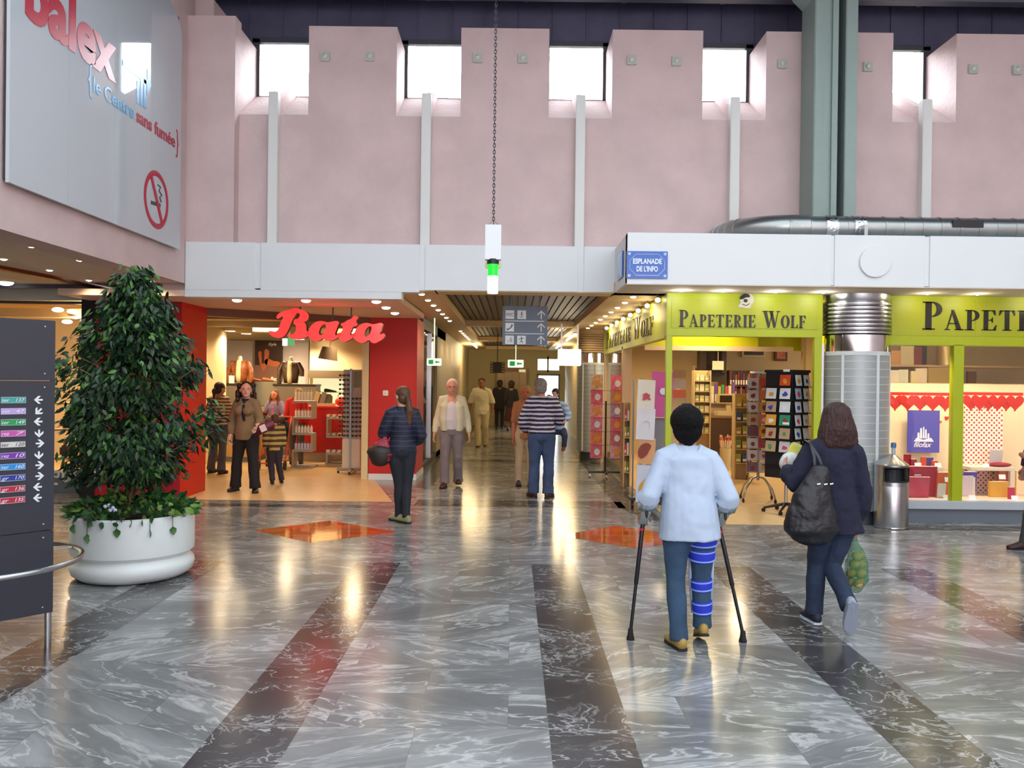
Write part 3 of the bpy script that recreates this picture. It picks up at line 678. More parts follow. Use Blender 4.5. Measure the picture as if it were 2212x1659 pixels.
for i, ((c_, s1, s2), dr) in enumerate(zip(plates, dirs)):
    z = P(35, 864 + i * 23.9, 5.03).z
    m = MB(); m.box(xw0, xw1, -.005, 0, z - .018, z + .018); o = m.build('plate', mat('plate_' + c_[1:], c_, .4), t)
    m = MB()
    for (x0, x1) in ((xw0 + .001, xw0 + .002), (xw1 - .002, xw1 - .001)): m.box(x0, x1, -.0062, -.005, z - .017, z + .017)
    m.box(xw0, xw1, -.0062, -.005, z + .0165, z + .018); m.box(xw0, xw1, -.0062, -.005, z - .018, z - .0165)
    ink = M_pd if i == 4 else mat('plate_ink', '#dfe6ea', .5)
    put_text(m, s1, .03, frame((xw0 + .006, -.0065, z - .01), *XZ), .001, shear=.25, width=.04); put_text(m, s2, .03, frame((xw1 - .055, -.0065, z - .01), *XZ), .001, shear=.25, width=.048)
    m.build('plate_writing', ink, o)
    m = MB(); m.box(-.018, .016, -.001, .003, -.005, .005)
    for d in (-1, 1): m.prism([(.03, 0), (.006, d * .024), (-.008, d * .024), (.014, 0)], -.001, .003)
    m.xf(Matrix.Translation((-.09, -.004, z)) @ Matrix.Rotation(-R(dr), 4, 'Y')); m.build('arrow', mat('plate_ink', '#dfe6ea', .5), t)
m = MB(); cx_, cy_ = -.42, .02
m.tube([(cx_ + .56 * math.cos(R(q * 7.5)), cy_ + .56 * math.sin(R(q * 7.5)), .60) for q in range(48)], .016, 12, closed=True); m.build('round_rail', M_chrome, t, smooth=True)
m = MB(); m.box(-.02, .12, .03, .09, .6, .612, bev=.003); m.build('rail_bracket', M_chrome, t)
# ================================================================= waste bin
c = P(1922, 1110, 9.95)
t = thing('waste_bin', 'brushed steel round waste bin with conical lid beside the round column', 'waste bin', (c.x, 9.92, 0))
r = .19
m = MB(); m.lathe([(r - .008, 0), (r, .02), (r, .50), (r - .002, .505)], seg=48); m.build('body', M_chrome, t, smooth='auto')
m = MB(); 
for a0, a1 in ((-62 + 0, 62 + 0),):
    pass
m.lathe([(r + .002, .505), (r + .002, .56)], seg=48); m.lathe([(r + .002, .72), (r + .004, .75), (r - .01, .765), (.05, .86), (.02, .875), (1e-4, .878)], seg=48)
for sgn in (0, 180):
    seg = [R(sgn + q) for q in range(-42, 43, 6)]
    for a_, b_ in zip(seg, seg[1:]):
        pts = [(rr_ * math.cos(q), rr_ * math.sin(q)) for rr_, q in ((r - .004, a_), (r + .002, a_), (r + .002, b_), (r - .004, b_))]
        m.prism([pts[0], pts[1], pts[2], pts[3]], .56, .72, 'z')
m.build('hood', M_chrome, t, smooth='auto')
m = MB()
pts = []
def cp(q, z): return ((r + .004) * math.sin(R(q)), -(r + .004) * math.cos(R(q)), z)
pts = [cp(q, .725) for q in range(-48, 49, 8)] + [cp(q, .56) for q in range(48, -49, -8)]
m.tube(pts, .009, 8, closed=True); m.build('opening_rim', M_black, t, smooth=True)
m = MB(); m.lathe([(r + .004, .012), (r + .004, .024)], seg=48); m.build('base_ring', M_mirror, t)
m = MB(); m.lathe([(.12, .52), (.12, .70)], seg=20); m.build('liner', mat('bin_dark', '#1d2126', .6), t)
tb = thing('plastic_bottle', 'small upright bottle with a blue cap standing on the waste bin lid', 'bottle', (c.x + .02, 9.92, .872))
m = MB(); m.lathe([(.022, 0), (.022, .07), (.02, .08)], seg=16); m.build('neck', mat('bottle_clear', '#9fb3c4', .15), tb, smooth='auto')
m = MB(); m.lathe([(.03, .08), (.03, .13), (.02, .14)], seg=16); m.build('cap', mat('bottle_blue', '#3d6d9c', .3), tb, smooth='auto')
# ================================================================= planter with weeping fig
PC = Vector((-3.22, 7.12, 0))
t = thing('potted_fig_tree', 'weeping fig tree in a round white planter with ivy, left of the shoe shop', 'potted tree', PC)
rp = .49
m = MB(); m.lathe([(.36, 0), (.43, .012), (.478, .05), (.492, .10), (.485, .14), (.455, .168), (.45, .185), (.462, .20), (.487, .22), (rp, .26), (rp, .50), (.487, .528), (.47, .54), (.45, .535), (.445, .46), (1e-4, .455)], seg=72)
m.build('planter', mat('planter_white', '#dfe6e4', .32, noise=.01), t, smooth='auto')
m = MB(); m.lathe([(.446, .44), (.30, .475), (1e-4, .49)], seg=40); m.build('soil', mat('soil', '#2a2018', .95), t)
rnd = random.Random(3)
m = MB()
trunk = [(-.05, -.02, .44), (-.03, 0, .8), (.02, .02, 1.1), (.03, 0, 1.45), (.06, .02, 1.8), (-.02, 0, 2.15), (-.05, 0, 2.5)]
m.tube(trunk, [.03, .026, .024, .02, .016, .011, .006], 10, round_=True)
m.tube([(-.09, .02, .44), (-.07, .04, .8), (-.02, .03, 1.05), (.0, .02, 1.2)], [.018, .016, .013, .01], 8)
prof = [(2.60, .03), (2.48, .09), (2.34, .20), (2.14, .30), (1.94, .40), (1.74, .54), (1.5, .60), (1.2, .58), (1.0, .44), (.84, .32), (.74, .15)]
def rad_at(z):
    for (za, ra), (zb_, rb) in zip(prof, prof[1:]):
        if zb_ <= z <= za: return rb + (ra - rb) * (z - zb_) / (za - zb_)
    return .1
clusters = []
for i in range(640):
    z = rnd.uniform(.82, 2.56); a_ = rnd.uniform(0, 2 * PI); rr_ = rad_at(z) * (rnd.random() ** .45)
    lob = 1 + .26 * math.sin(3 * a_ + z * 5) + .16 * math.sin(5 * a_ - z * 11)
    if rr_ > .6 * rad_at(z) and math.sin(z * 13 + 2 * a_) + .5 * math.sin(3 * a_ + 1) > .55: continue
    p = Vector((rr_ * lob * math.cos(a_) * 1.0 + .0, rr_ * lob * math.sin(a_), z)); clusters.append(p)
    tz = max(.6, z - rr_ * .7 - .1)
    for (x0, y0_, z0_), (x1, y1_, z1_) in zip(trunk, trunk[1:]):
        if z0_ <= tz <= z1_: k_ = (tz - z0_) / (z1_ - z0_); b0 = Vector((x0 + (x1 - x0) * k_, y0_ + (y1_ - y0_) * k_, tz)); break
    else: b0 = Vector((0, 0, tz))
    if i % 3 == 0: m.tube([b0, b0.lerp(p, .5) + Vector((0, 0, .05)), p], [.008, .005, .003], 5)
m.build('trunk', mat('fig_bark', '#8a6f4c', .8, noise=.15, nscale=30), t, smooth=True)
def leaf(mb, p, d, L_, w_, rnd):
    d = d.normalized(); s_ = d.cross(Vector((rnd.uniform(-1, 1), rnd.uniform(-1, 1), rnd.uniform(.2, 1)))).normalized(); n = s_.cross(d)
    B = mb.bm.verts.new
    a = B(p); b1 = B(p + d * L_ * .3 + s_ * w_ * .85); b2 = B(p + d * L_ * .3 - s_ * w_ * .85); c1 = B(p + d * L_ * .6 + s_ * w_ * .75 - n * .002); c2 = B(p + d * L_ * .6 - s_ * w_ * .75)
    e = B(p + d * L_ + n * L_ * .08); mid = B(p + d * L_ * .45 - n * w_ * .28)
    for f_ in ((a, b1, mid), (a, mid, b2), (b1, c1, mid), (mid, c2, b2), (c1, e, mid), (mid, e, c2)): mb._f(list(f_))
m = MB()
for p in clusters:
    out = Vector((p.x, p.y, 0)); out = out.normalized() if out.length > .05 else Vector((1, 0, 0))
    for j in range(20):
        q_ = p + Vector((rnd.gauss(0, .05), rnd.gauss(0, .05), rnd.gauss(0, .045)))
        d = out * rnd.uniform(.1, 1.0) + Vector((rnd.uniform(-.7, .7), rnd.uniform(-.7, .7), -rnd.uniform(.3, 1.3)))
        m.mi = rnd.choice((0, 0, 0, 1, 1, 2)) if rnd.random() < .95 else 2
        leaf(m, q_, d, rnd.uniform(.065, .105), rnd.uniform(.013, .020), rnd)
m.build('foliage', [mat('fig_leaf_dark', '#18301d', .42), mat('fig_leaf_mid', '#254627', .4), mat('fig_leaf_light', '#4d7a35', .4)], t, smooth=True)
m = MB()
for i in range(560):
    a_ = rnd.uniform(0, 2 * PI); rr_ = .5 * math.sqrt(rnd.uniform(.02, 1)); z = .52 + .16 * (1 - (rr_ / .52) ** 2) * rnd.uniform(.3, 1) + rnd.uniform(0, .06)
    p = Vector((rr_ * math.cos(a_), rr_ * math.sin(a_), z)); d = Vector((math.cos(a_) * rnd.uniform(.2, 1), math.sin(a_) * rnd.uniform(.2, 1), rnd.uniform(-.6, .5)))
    m.mi = rnd.choice((0, 0, 1, 1, 2)); leaf(m, p, d, rnd.uniform(.06, .10), rnd.uniform(.024, .036), rnd)
for an, dz in ((-108, .08), (-80, .03), (-52, .05), (-30, .05), (-128, .02)):
    ux, uy = math.cos(R(an)), math.sin(R(an)); m.mi = 0
    m.tube([(ux * .44, uy * .44, .56), (ux * .5, uy * .5, .54), (ux * .505, uy * .505, .5 - dz)], .0025, 4); m.mi = 1
    leaf(m, Vector((ux * .505, uy * .505, .51 - dz)), Vector((0.1, 0, -1)), .075, .034, rnd)
m.build('ivy', [mat('ivy_dark', '#21451f', .45), mat('ivy_mid', '#37652b', .45), mat('ivy_light', '#6d8f3c', .45)], t, smooth=True)
m = MB()
for dx, dz in ((-.03, .01), (.0, .02), (.03, 0), (.05, -.02), (.01, -.02)):
    m.ell((.0 + dx - .02, -.40, .63 + dz), .018, .012, .016, seg=8, rg=6)
m.build('white_blossom', mat('blossom', '#d5dcee', .7), t, smooth=True)
# ================================================================= shoe shop shell
w = MB(); w.box(-5.72, -4.55, 11.45, 12.4, 0, 2.72)
w.mi = 1; w.quad((-4.549, 11.45, 0), (-4.549, 12.4, 0), (-4.549, 12.4, 2.72), (-4.549, 11.45, 2.72))
struct(w, 'wall_red_left', [M_dred, M_red])
w = MB(); w.box(-5.9, -5.72, 11.4, 12.4, 0, 2.77); struct(w, 'trim_black_post', M_black)
w = MB(); w.box(-2.40, -1.6, 14.0, 15.1, .1, 2.72, bev=.01); struct(w, 'wall_red_right', M_red)
w = MB(); w.box(-2.40, -1.59, 13.985, 15.1, 0, .1); struct(w, 'baseboard_red_wall', M_white)
w = MB(); w.box(-2.52, -2.41, 14.0, 14.25, 0, 2.6); struct(w, 'trim_white_door_post', M_cream)
w = MB(); w.prism([(-4.6, 12.35), (-4.6, 12.5), (-2.4, 14.12), (-2.4, 13.97)], 2.6, 2.72, 'z'); struct(w, 'trim_brown_door_head', mat('door_head', '#7a4a35', .5))
w = MB(); w.box(-14, -1.75, 20.0, 20.2, 0, 3.1); struct(w, 'wall_shoe_shop_back', mat('shop_wall', '#dcc9a0', .8))
w = MB(); w.box(-1.8, -1.62, 15.1, 20.2, 0, .12); w.box(-1.8, -1.62, 15.1, 20.2, 2.62, 2.82); struct(w, 'trim_shop_glass_rail', mat('rail_dark', '#3a3528', .5))
w = MB(); w.box(-14, -1.7, 12.5, 20.2, 3.0, 3.1); struct(w, 'ceiling_shoe_shop', mat('shop_ceiling', '#151210', .8))
w = MB(); w.box(-8.0, -1.7, 15.4, 15.55, 2.62, 2.8); w.box(-8.0, -1.7, 17.2, 17.35, 2.62, 2.8); w.box(-9, -2.6, 13.2+1.3, 14.9, 2.7, 2.85); struct(w, 'trim_shop_bulkhead', mat('bulkhead', '#c2ac82', .7))
# corridor shop window left
w = MB()
for y in (15.12, 16.7, 18.3): w.box(-1.72, -1.62, y, y + .05, .12, 2.62)
g = struct(w, 'window_6', M_chrome)
m = MB(); m.box(-1.675, -1.665, 15.15, 18.3, .12, 2.62); m.build('pane', glass('corridor_glass', refl=.2), g)
w = MB(); w.box(-2.36, -2.3, 15.2, 19.9, 0, 2.6); struct(w, 'wall_display_back', mat('display_back', '#b9a676', .7))
rnd = random.Random(11)
for i, y in enumerate((15.5, 16.3, 17.1, 17.9)):
    t = thing('draped_display', 'pale yellow draped display in the left corridor window', 'window display', (-2.0, y, 0), group='draped displays in the left corridor window')
    m = MB(); pr = [(.24, .12), (.26, .3), (.2, .5), (.22, .7), (.14, .9), (.1, 1.1)]
    m.lathe([(r_ * rnd.uniform(.9, 1.1), z_) for r_, z_ in pr], seg=18); m.build('drape', mat('drape', '#c9b877', .8, noise=.2, nscale=8, bump=.8, bscale=9), t, smooth=True)
    m = MB(); m.box(-.25, .25, -.3, .3, 0, .14); m.build('plinth', mat('drape_plinth', '#8f7e52', .7), t)
# ================================================================= shoe shop fittings
for i, (px, py, Y) in enumerate(((482, 684, 15.0), (524, 694, 15.6), (497, 715, 17.0), (532, 721, 17.4), (648, 733, 19), (690, 733, 19))):
    p = P(px, py, Y); t = thing('ceiling_downlight', ['front left', 'front right', 'second row left', 'second row right', 'below the script sign, left', 'below the script sign, right', 'over the tall shoe poster'][i] + ' round white downlight inside the shoe shop', 'ceiling light', (p.x, Y, p.z), group='downlights inside the shoe shop')
    m = MB(); m.lathe([(.11, 0), (.12, .06), (.07, .07), (.05, max(.1, 3.0 - p.z))], seg=24); m.build('can', mat('can_cream', '#d2bd90', .6), t, smooth='auto')
    m = MB(); m.lathe([(.10, -.005), (.1, 0)], seg=24); m.build('lens', M_lampw, t)
    lamp(t, p.x, Y, p.z - .12, 55, '#ffe0b2', .1, spot=165)
for x, y, wt in ((-7.0, 15.0, 150), (-5.0, 18.6, 130), (-3.2, 17.0, 130), (-8.5, 18, 130), (-3.6, 13.9, 60)):
    t = thing('ceiling_downlight', 'round warm downlight high in the dark shoe shop ceiling', 'ceiling light', (x, y, 2.98), group='high shop downlights')
    m = MB(); m.lathe([(.12, -.02), (.12, .02)], seg=20); m.build('lens', M_lampw, t); lamp(t, x, y, 2.85, wt, '#ffe0b2', .12, spot=170)
a = P(546, 687, 15.8); b = P(600, 716, 15.8)
t = thing('ceiling_light_box', 'square glowing light box behind the capital letter of the red script sign', 'ceiling light', (a.x, 15.8, b.z))
m = MB(); m.box(0, b.x - a.x, 0, .1, 0, a.z - b.z); m.build('diffuser', mat('box_glow', '#fff8e0', .5, emit='#fff3c8', es=2.2), t); m = MB(); m.box(.0, b.x - a.x, .1, .16, -.01, 3 - b.z); m.build('case', MATS['can_cream'], t)
a = P(610, 731, 14.6); b = P(635, 747, 14.6)
t = thing('exit_sign', 'small white and green exit sign hanging under the red script sign', 'exit sign', (a.x, 14.6, b.z))
m = MB(); m.box(0, .09, 0, .06, 0, a.z - b.z); m.build('white_side', mat('exit_face2', '#f2ffe8', .4, emit='#f2ffe8', es=1.3), t); m = MB(); m.box(.09, b.x - a.x, 0, .05, 0, a.z - b.z); m.box(.1, .12, .02, .03, a.z - b.z, 3 - b.z); m.build('green_side', mat('exit_green2', '#6cc07c', .4, emit='#6cc07c', es=.6), t)
# back wall panels, poster, shelves
YW = 19.9
for x0, x1, l in ((487, 551, 'grey display wall panel left of the shoe poster'), (609, 665, 'grey display wall panel right of the shoe poster')):
    a = P(x0, 735, YW); b = P(x1, 900, YW); t = thing('display_board', l, 'display board', ((a.x + b.x) / 2, YW, 0))
    hw = (b.x - a.x) / 2; m = MB(); m.box(-hw, hw, 0, .08, 0, a.z, bev=.005); m.build('board', mat('panel_grey', '#a59a98', .7), t); m = MB(); m.box(-hw, hw, -.01, 0, 0, .1); m.build('kick', M_plinth, t)
a = P(551, 735, 19.8); b = P(608, 828, 19.8); W = b.x - a.x; H = a.z - b.z
t = thing('shoe_poster', 'dark brown poster of a shiny shoe with white script at its foot', 'poster', (a.x, 19.8, b.z))
m = MB(); m.box(0, W, 0, .195, 0, H); m.build('sheet', mat('poster_dark', '#2c1712', .5, noise=.3, nscale=3), t)
m = MB(); m.prism([(0, 0), (W, 0), (W, H * .42), (0, H * .42)], -.002, 0); m.build('lower_field', mat('poster_brown', '#6d4a3c', .6), t)
m = MB(); put_shape(m, [[(.12, .75), (.1, .55), (.16, .35), (.2, .28), (.25, .33), (.3, .5), (.27, .8), (.22, .6), (.19, .45), (.16, .6)], ], frame((0, -.004, 0), *XZ), .004, True, H); put_shape(m, [[(.24, .5), (.4, .42), (.6, .45), (.62, .5), (.45, .55), (.3, .6)]], frame((0, -.004, 0), *XZ), .004, True, H * .95)
m.build('shoe_image', mat('shoe_copper', '#9c5436', .4), t)
m = MB(); put_text(m, 'Bata', .13, frame((W * .58, -.004, .06), *XZ), .003, .003, shear=.3, width=W * .33); put_text(m, 'Style', .1, frame((W * .5, -.004, H * .88), *XZ), .003, shear=.3, width=W * .3); m.build('writing', mat('poster_white', '#e8dcc8', .5), t)
def lit_shelf(px0, py0, px1, py1, Y, label, shelves=2):
    a = P(px0, py0, Y); b = P(px1, py1, Y); W = b.x - a.x; H = a.z - b.z
    t = thing('shelf_unit', label, 'shelf unit', (a.x, Y, b.z))
    m = MB(); m.box(0, W, .3, .33, 0, H); m.build('lit_back', mat('lit_back', '#f2f3cf', .6, emit='#f4f2c4', es=.75), t)
    m = MB(); m.box(0, W, .0, .3, H - .02, H); m.box(0, .02, 0, .3, 0, H); m.box(W - .02, W, 0, .3, 0, H); m.box(0, W, 0, .3, 0, .02); m.box(.0, .03, .25, .3, -b.z, 0); m.box(W - .03, W, .25, .3, -b.z, 0); m.build('carcass', M_cream, t)
    for i in range(shelves):
        m = MB(); z = H * (i + 1) / (shelves + 1); m.box(.02, W - .02, .02, .3, z, z + .012); m.build('shelf', mat('shelf_glass', '#dfe8d2', .2), t)
    return t, W, H
T, W1, H1 = lit_shelf(668, 806, 790, 890, 19.5, 'lit cream wall shelving behind the sunglasses tower', 1)
a = P(668, 790, 19.45); m = MB(); w = MB(); w.box(a.x, P(790, 790, 19.45).x, 19.3, 19.49, P(0, 806, 19.4).z - .0 - .03, P(0, 790, 19.4).z - .02); tag(w.build('shelf_pelmet', mat('pelmet_brown', '#6b5a44', .6)), 'grey brown pelmet band above the lit wall shelving', 'pelmet')
w = MB(); w.box(a.x, -1.8, 19.5, 20, P(0, 790, 19.4).z - .05, 2.65); struct(w, 'wall_shop_upper', MATS['shop_wall'])
T2, W2, H2 = lit_shelf(430, 800, 486, 880, 19.0, 'brightly lit shelving left of the brown jacket bust', 3)
def shoe(x, y, z, rz, col, label, group, L=.26, heel=0.0, cat='shoe', nm='shoe'):
    t = thing(nm, label, cat, (x, y, z), rz, group)
    m = MB()
    pts = [(-L * .42, 0, .05 + heel), (-L * .2, 0, .045 + heel * .8), (0, 0, .038 + heel * .3), (L * .22, 0, .03), (L * .4, 0, .024)]
    m.tube(pts, [(.034, .045), (.033, .042), (.034, .035), (.042, .027), (.036, .02)], 12, ref=(0, 1, 0), round_=True); m.build('upper', mat('shoe_' + col[1:], col, .35), t, smooth=True)
    m = MB(); m.prism([(-L * .5, -.03), (-L * .1, -.028), (L * .25, -.042), (L * .48, -.03), (L * .52, 0), (L * .48, .03), (L * .25, .042), (-L * .1, .028), (-L * .5, .03)], 0, .012, 'z'); m.build('sole', mat('shoe_sole', '#1c1712', .7), t)
    return t
for i, px in enumerate((680, 714)):
    p = P(px, 833, 19.6); z = P(0, 806, 19.5).z; zz_ = P(668, 890, 19.5).z + H1 / 2 + .012
    shoe(p.x, 19.62, zz_, 0 if i else 0, '#23211c', 'black low shoe on the lit shelf, ' + ('left of two' if i == 0 else 'right of two'), 'shoes on the lit wall shelf', L=.3)
# jacket busts on high display stand
def bust(px, pyb, Y, col, inner, label):
    p = P(px, pyb, Y); t = thing('jacket_bust', label, 'clothing bust', (p.x, Y, 1.555))
    m = MB(); m.tube([(0, 0, .02), (0, 0, .14), (0, 0, .3), (0, 0, .42), (0, 0, .50)], [(.15, .11), (.17, .12), (.2, .12), (.21, .1), (.1, .07)], 20, ref=(1, 0, 0))
    for s_ in (-1, 1): m.tube([(s_ * .17, 0, .44), (s_ * .245, -.02, .3), (s_ * .25, -.05, .1), (s_ * .235, -.06, .02)], [.06, .055, .048, .045], 12, round_=True)
    m.build('jacket', mat('jacket_' + col[1:], col, .45, noise=.25, nscale=12, bump=.6, bscale=14), t, smooth=True)
    m = MB(); m.tube([(0, -.09, .0), (0, -.115, .2), (0, -.105, .38), (0, -.07, .5)], [(.05, .03), (.055, .03), (.05, .03), (.05, .03)], 12, ref=(1, 0, 0)); m.build('shirt_front', mat('bust_shirt', inner, .8), t, smooth=True)
    m = MB(); m.tube([(0, 0, .48), (0, 0, .56)], [.05, .045], 14, round_=True); m.build('neck_stub', mat('bust_white', '#efe6d2', .5), t, smooth=True)
bust(518, 840, 18.3, '#8a4a1c', '#e8d9a8', 'tan brown leather jacket on a headless bust left of the shoe poster')
bust(628, 838, 18.3, '#4a3320', '#f2ead6', 'dark brown jacket over a white shirt on a headless bust right of the shoe poster')
def counter(x0, x1, y0, y1, h, col, label, name='display_counter', top='#c9b68c'):
    t = thing(name, label, 'counter', ((x0 + x1) / 2, y0, 0)); hw = (x1 - x0) / 2; d = y1 - y0
    m = MB(); m.box(-hw, hw, 0, d, .1, h - .04); m.build('body', mat('counter_' + col[1:], col, .45), t)
    m = MB(); m.box(-hw - .02, hw + .02, -.02, d, h - .04, h, bev=.006); m.build('worktop', mat('ctop_' + top[1:], top, .4), t)
    m = MB(); m.box(-hw + .02, hw - .02, .02, d, 0, .1); m.build('kick', M_plinth, t); return t
counter(P(495, 0, 18.1).x, P(545, 0, 18.1).x, 18.1, 18.6, 1.555, '#6f6658', 'tall narrow grey stand under the tan jacket bust', 'display_stand', '#2a2622')
counter(P(600, 0, 18.1).x, P(690, 0, 18.1).x, 18.1, 18.6, 1.555, '#6f6658', 'tall grey stand with black top under the dark jacket bust', 'display_stand', '#2a2622')
t = thing('price_card', 'blank white price card standing beside the dark jacket bust', 'price card', (P(652, 838, 18.15).x, 18.15, 1.555)); m = MB(); m.box(-.075, .075, 0, .01, 0, .17); m.build('card', mat('card_white', '#eef2f2', .5), t)
t = thing('price_card', 'blank white price card standing beside the tan jacket bust', 'price card', (P(500, 840, 18.15).x, 18.15, 1.555)); m = MB(); m.box(-.06, .06, 0, .01, 0, .17); m.build('card', MATS['card_white'], t)
# low cream gondola behind the women and shoes on it
ct = counter(-5.85, P(560, 0, 16.6).x, 16.6, 17.6, .95, '#c2a468', 'long low cream display counter with shoes behind the striped woman', top='#d9c38c')
k_ = 0
for px, l in ((462, 'at the left end'), (560, 'behind the curly haired woman'), (575, 'right of the curly haired woman')):
    shoe(P(px, 0, 16.8).x, 16.8, .95, R(20), '#7b3a1c' if px > 500 else '#2a2622', 'shoe on the long cream counter ' + l, 'shoes on the cream counter')
for px, l in ((560, 'left one'), (588, 'right one')):
    a = P(px, 800, 18.9); z = P(px, 812, 18.0).z
    shoe(P(px, 0, 18.7).x, 18.7, 1.60, R(10), '#a3552b', 'tan brown shoe on the rear glass case under the poster, ' + l, 'tan shoes on the glass case')
t = thing('glass_case', 'grey glass showcase under the shoe poster', 'showcase', (P(570, 0, 18.6).x, 18.6, 0)); m = MB(); m.box(-.4, .4, 0, .4, 0, 1.05); m.build('base', mat('case_cream', '#b9a070', .6), t); m = MB(); m.box(-.4, .4, 0, .4, 1.06, 1.6); m.build('glass_top', mat('case_grey', '#9a9a90', .15, metal=.4), t)
# red cash counter
rc = thing('cash_counter', 'bright red cash counter behind the bottle rack', 'counter', (P(722, 0, 16.9).x, 16.9, 0))
xa, xb = P(648, 0, 16.9).x - rc.location.x, P(788, 0, 16.9).x - rc.location.x
m = MB(); m.box(xa, xb, 0, .7, .18, 1.08); m.build('front', mat('counter_red', '#b3140e', .4), rc); m = MB(); m.box(xa - .03, xb + .03, -.03, .7, 1.08, 1.12, bev=.006); m.build('worktop', mat('counter_top_red', '#c42a1a', .35), rc); m = MB(); m.box(xa + .03, xb - .03, .03, .7, 0, .18); m.build('kick', mat('kick_grey', '#9b8c74', .5), rc)
xw = lambda px, Y: P(px, 900, Y).x
t = thing('cash_register', 'dark grey cash register tilted on the red counter', 'cash register', (xw(700, 17.1), 17.1, 1.12)); m = MB(); m.cbox((0, 0, .12), .3, .2, .22, Matrix.Rotation(R(-15), 3, 'X'), .01); m.build('screen_unit', mat('register_dark', '#4a4033', .4), t); m = MB(); m.box(-.2, .2, -.15, .2, 0, .06, bev=.005); m.build('drawer', mat('register_base', '#c9b48c', .5), t)
for i, (px, c_, l) in enumerate(((683, '#c7b183', 'cream leaning magazine on the red counter, left'), (697, '#8d8276', 'grey leaning magazine on the red counter, right'))):
    t = thing('magazine', l, 'magazine', (xw(px, 16.98), 16.98, 1.13)); m = MB(); m.cbox((0, 0, .14), .1, .02, .28, Matrix.Rotation(R(14), 3, 'Y')); m.build('cover', mat('mag_' + c_[1:], c_, .5), t)
t = thing('handbag', 'red handbag standing on the red counter beside the sunglasses tower', 'bag', (xw(737, 17.0), 17.0, 1.12)); m = MB(); m.ell((0, 0, .1), .13, .06, .1); m.build('body', mat('bag_red', '#d8432c', .4), t, smooth=True); m = MB(); m.tube([(-.08, 0, .16), (-.05, 0, .26), (.05, 0, .26), (.08, 0, .16)], .008, 8); m.build('handle', MATS['bag_red'], t, smooth=True)
# serpentine racks with bottles
M_rack = mat('rack_grey', '#a8a294', .4, metal=.3)
def serp_rack(x0, x1, Y, levels, label, left_first=True, flip=False):
    t = thing('serpentine_rack', label, 'display rack', (x0, Y, 0)); W = x1 - x0; th = .035; dp = .3
    m = MB(); m.box(-.02, W + .02, 0, dp + .1, 0, th, bev=.004); m.build('foot', M_rack, t)
    side = 0
    prev = th
    for i, z in enumerate(levels):
        m = MB(); m.box(0, W, 0, dp, z, z + th, bev=.003); m.build('shelf', M_rack, t)
        m = MB(); xs_ = 0 if (i % 2 == 0) ^ flip else W - th; m.box(xs_, xs_ + th, 0, dp, prev, z); m.build('upright', M_rack, t); prev = z + th
    return t
zs = lambda py, Y: P(650, py, Y).z
Yr = 15.6; lv = [zs(972, Yr), zs(935, Yr), zs(907, Yr), zs(870, Yr)]
lv = [zs(976, Yr), zs(940, Yr), zs(905, Yr), zs(870, Yr)]
serp_rack(xw(631, Yr), xw(676, Yr), Yr, lv, 'grey serpentine rack of white bottles in front of the red counter')
cols = [('#c4cde0', '#5d74b5'), ('#e6e0d4', '#d8d2c4'), ('#e8e2cf', '#b9ad98'), ('#e9dfc2', '#cdbf9a')]
proto = {}
for i, z in enumerate(lv):
    n = 6; row = ['lowest', 'second lowest', 'second highest', 'topmost'][i]
    for j in range(n):
        x = xw(631, Yr) + .06 + j * (xw(676, Yr) - xw(631, Yr) - .1) / (n - 1)
        if i not in proto:
            t = thing('care_bottle', '', 'bottle', (x, Yr + .06, z + .035), group='shoe care bottles on the %s shelf of the serpentine rack' % row); hgt = .15 if i < 3 else .21
            m = MB(); m.tube([(0, 0, .005), (0, 0, hgt * .8)], [(.024, .015), (.024, .015)], 12, ref=(1, 0, 0)); m.build('body', mat('bottle%d' % i, cols[i][0], .4), t, smooth='auto')
            m = MB(); m.tube([(0, 0, hgt * .8), (0, 0, hgt)], .012, 10); m.build('cap', mat('bcap%d' % i, cols[i][1], .4), t, smooth='auto'); proto[i] = t
        else: t = dup(proto[i], (x, Yr + .06, z + .035))
        t['label'] = 'upright shoe care bottle in the row on the %s shelf of the serpentine rack' % row
Yr2 = 16.2; lv2 = [zs(982, Yr2), zs(945, Yr2), zs(905, Yr2)]
serp_rack(xw(705, Yr2), xw(748, Yr2), Yr2, lv2, 'lower grey serpentine rack half hidden by the sunglasses tower')
for i, z in enumerate(lv2):
    for j in range(4):
        x = xw(708, Yr2) + j * .11; t = thing('boxed_care_kit', 'pale shoe care pack on the %s shelf of the rack beside the sunglasses tower' % ['lowest', 'middle', 'topmost'][i], 'box', (x, Yr2 + .08, z + .035), group='care packs %d' % i)
        m = MB(); m.box(-.04, .04, -.03, .05, 0, .06, bev=.006); m.build('pack', mat('pack_%d' % i, ['#c9c8d4', '#cbb9a4', '#b79a72'][i], .5), t); m = MB(); m.box(-.03, .03, -.034, -.03, .01, .05); m.build('pack_label', mat('pack_l', '#e8e0d0', .5), t)
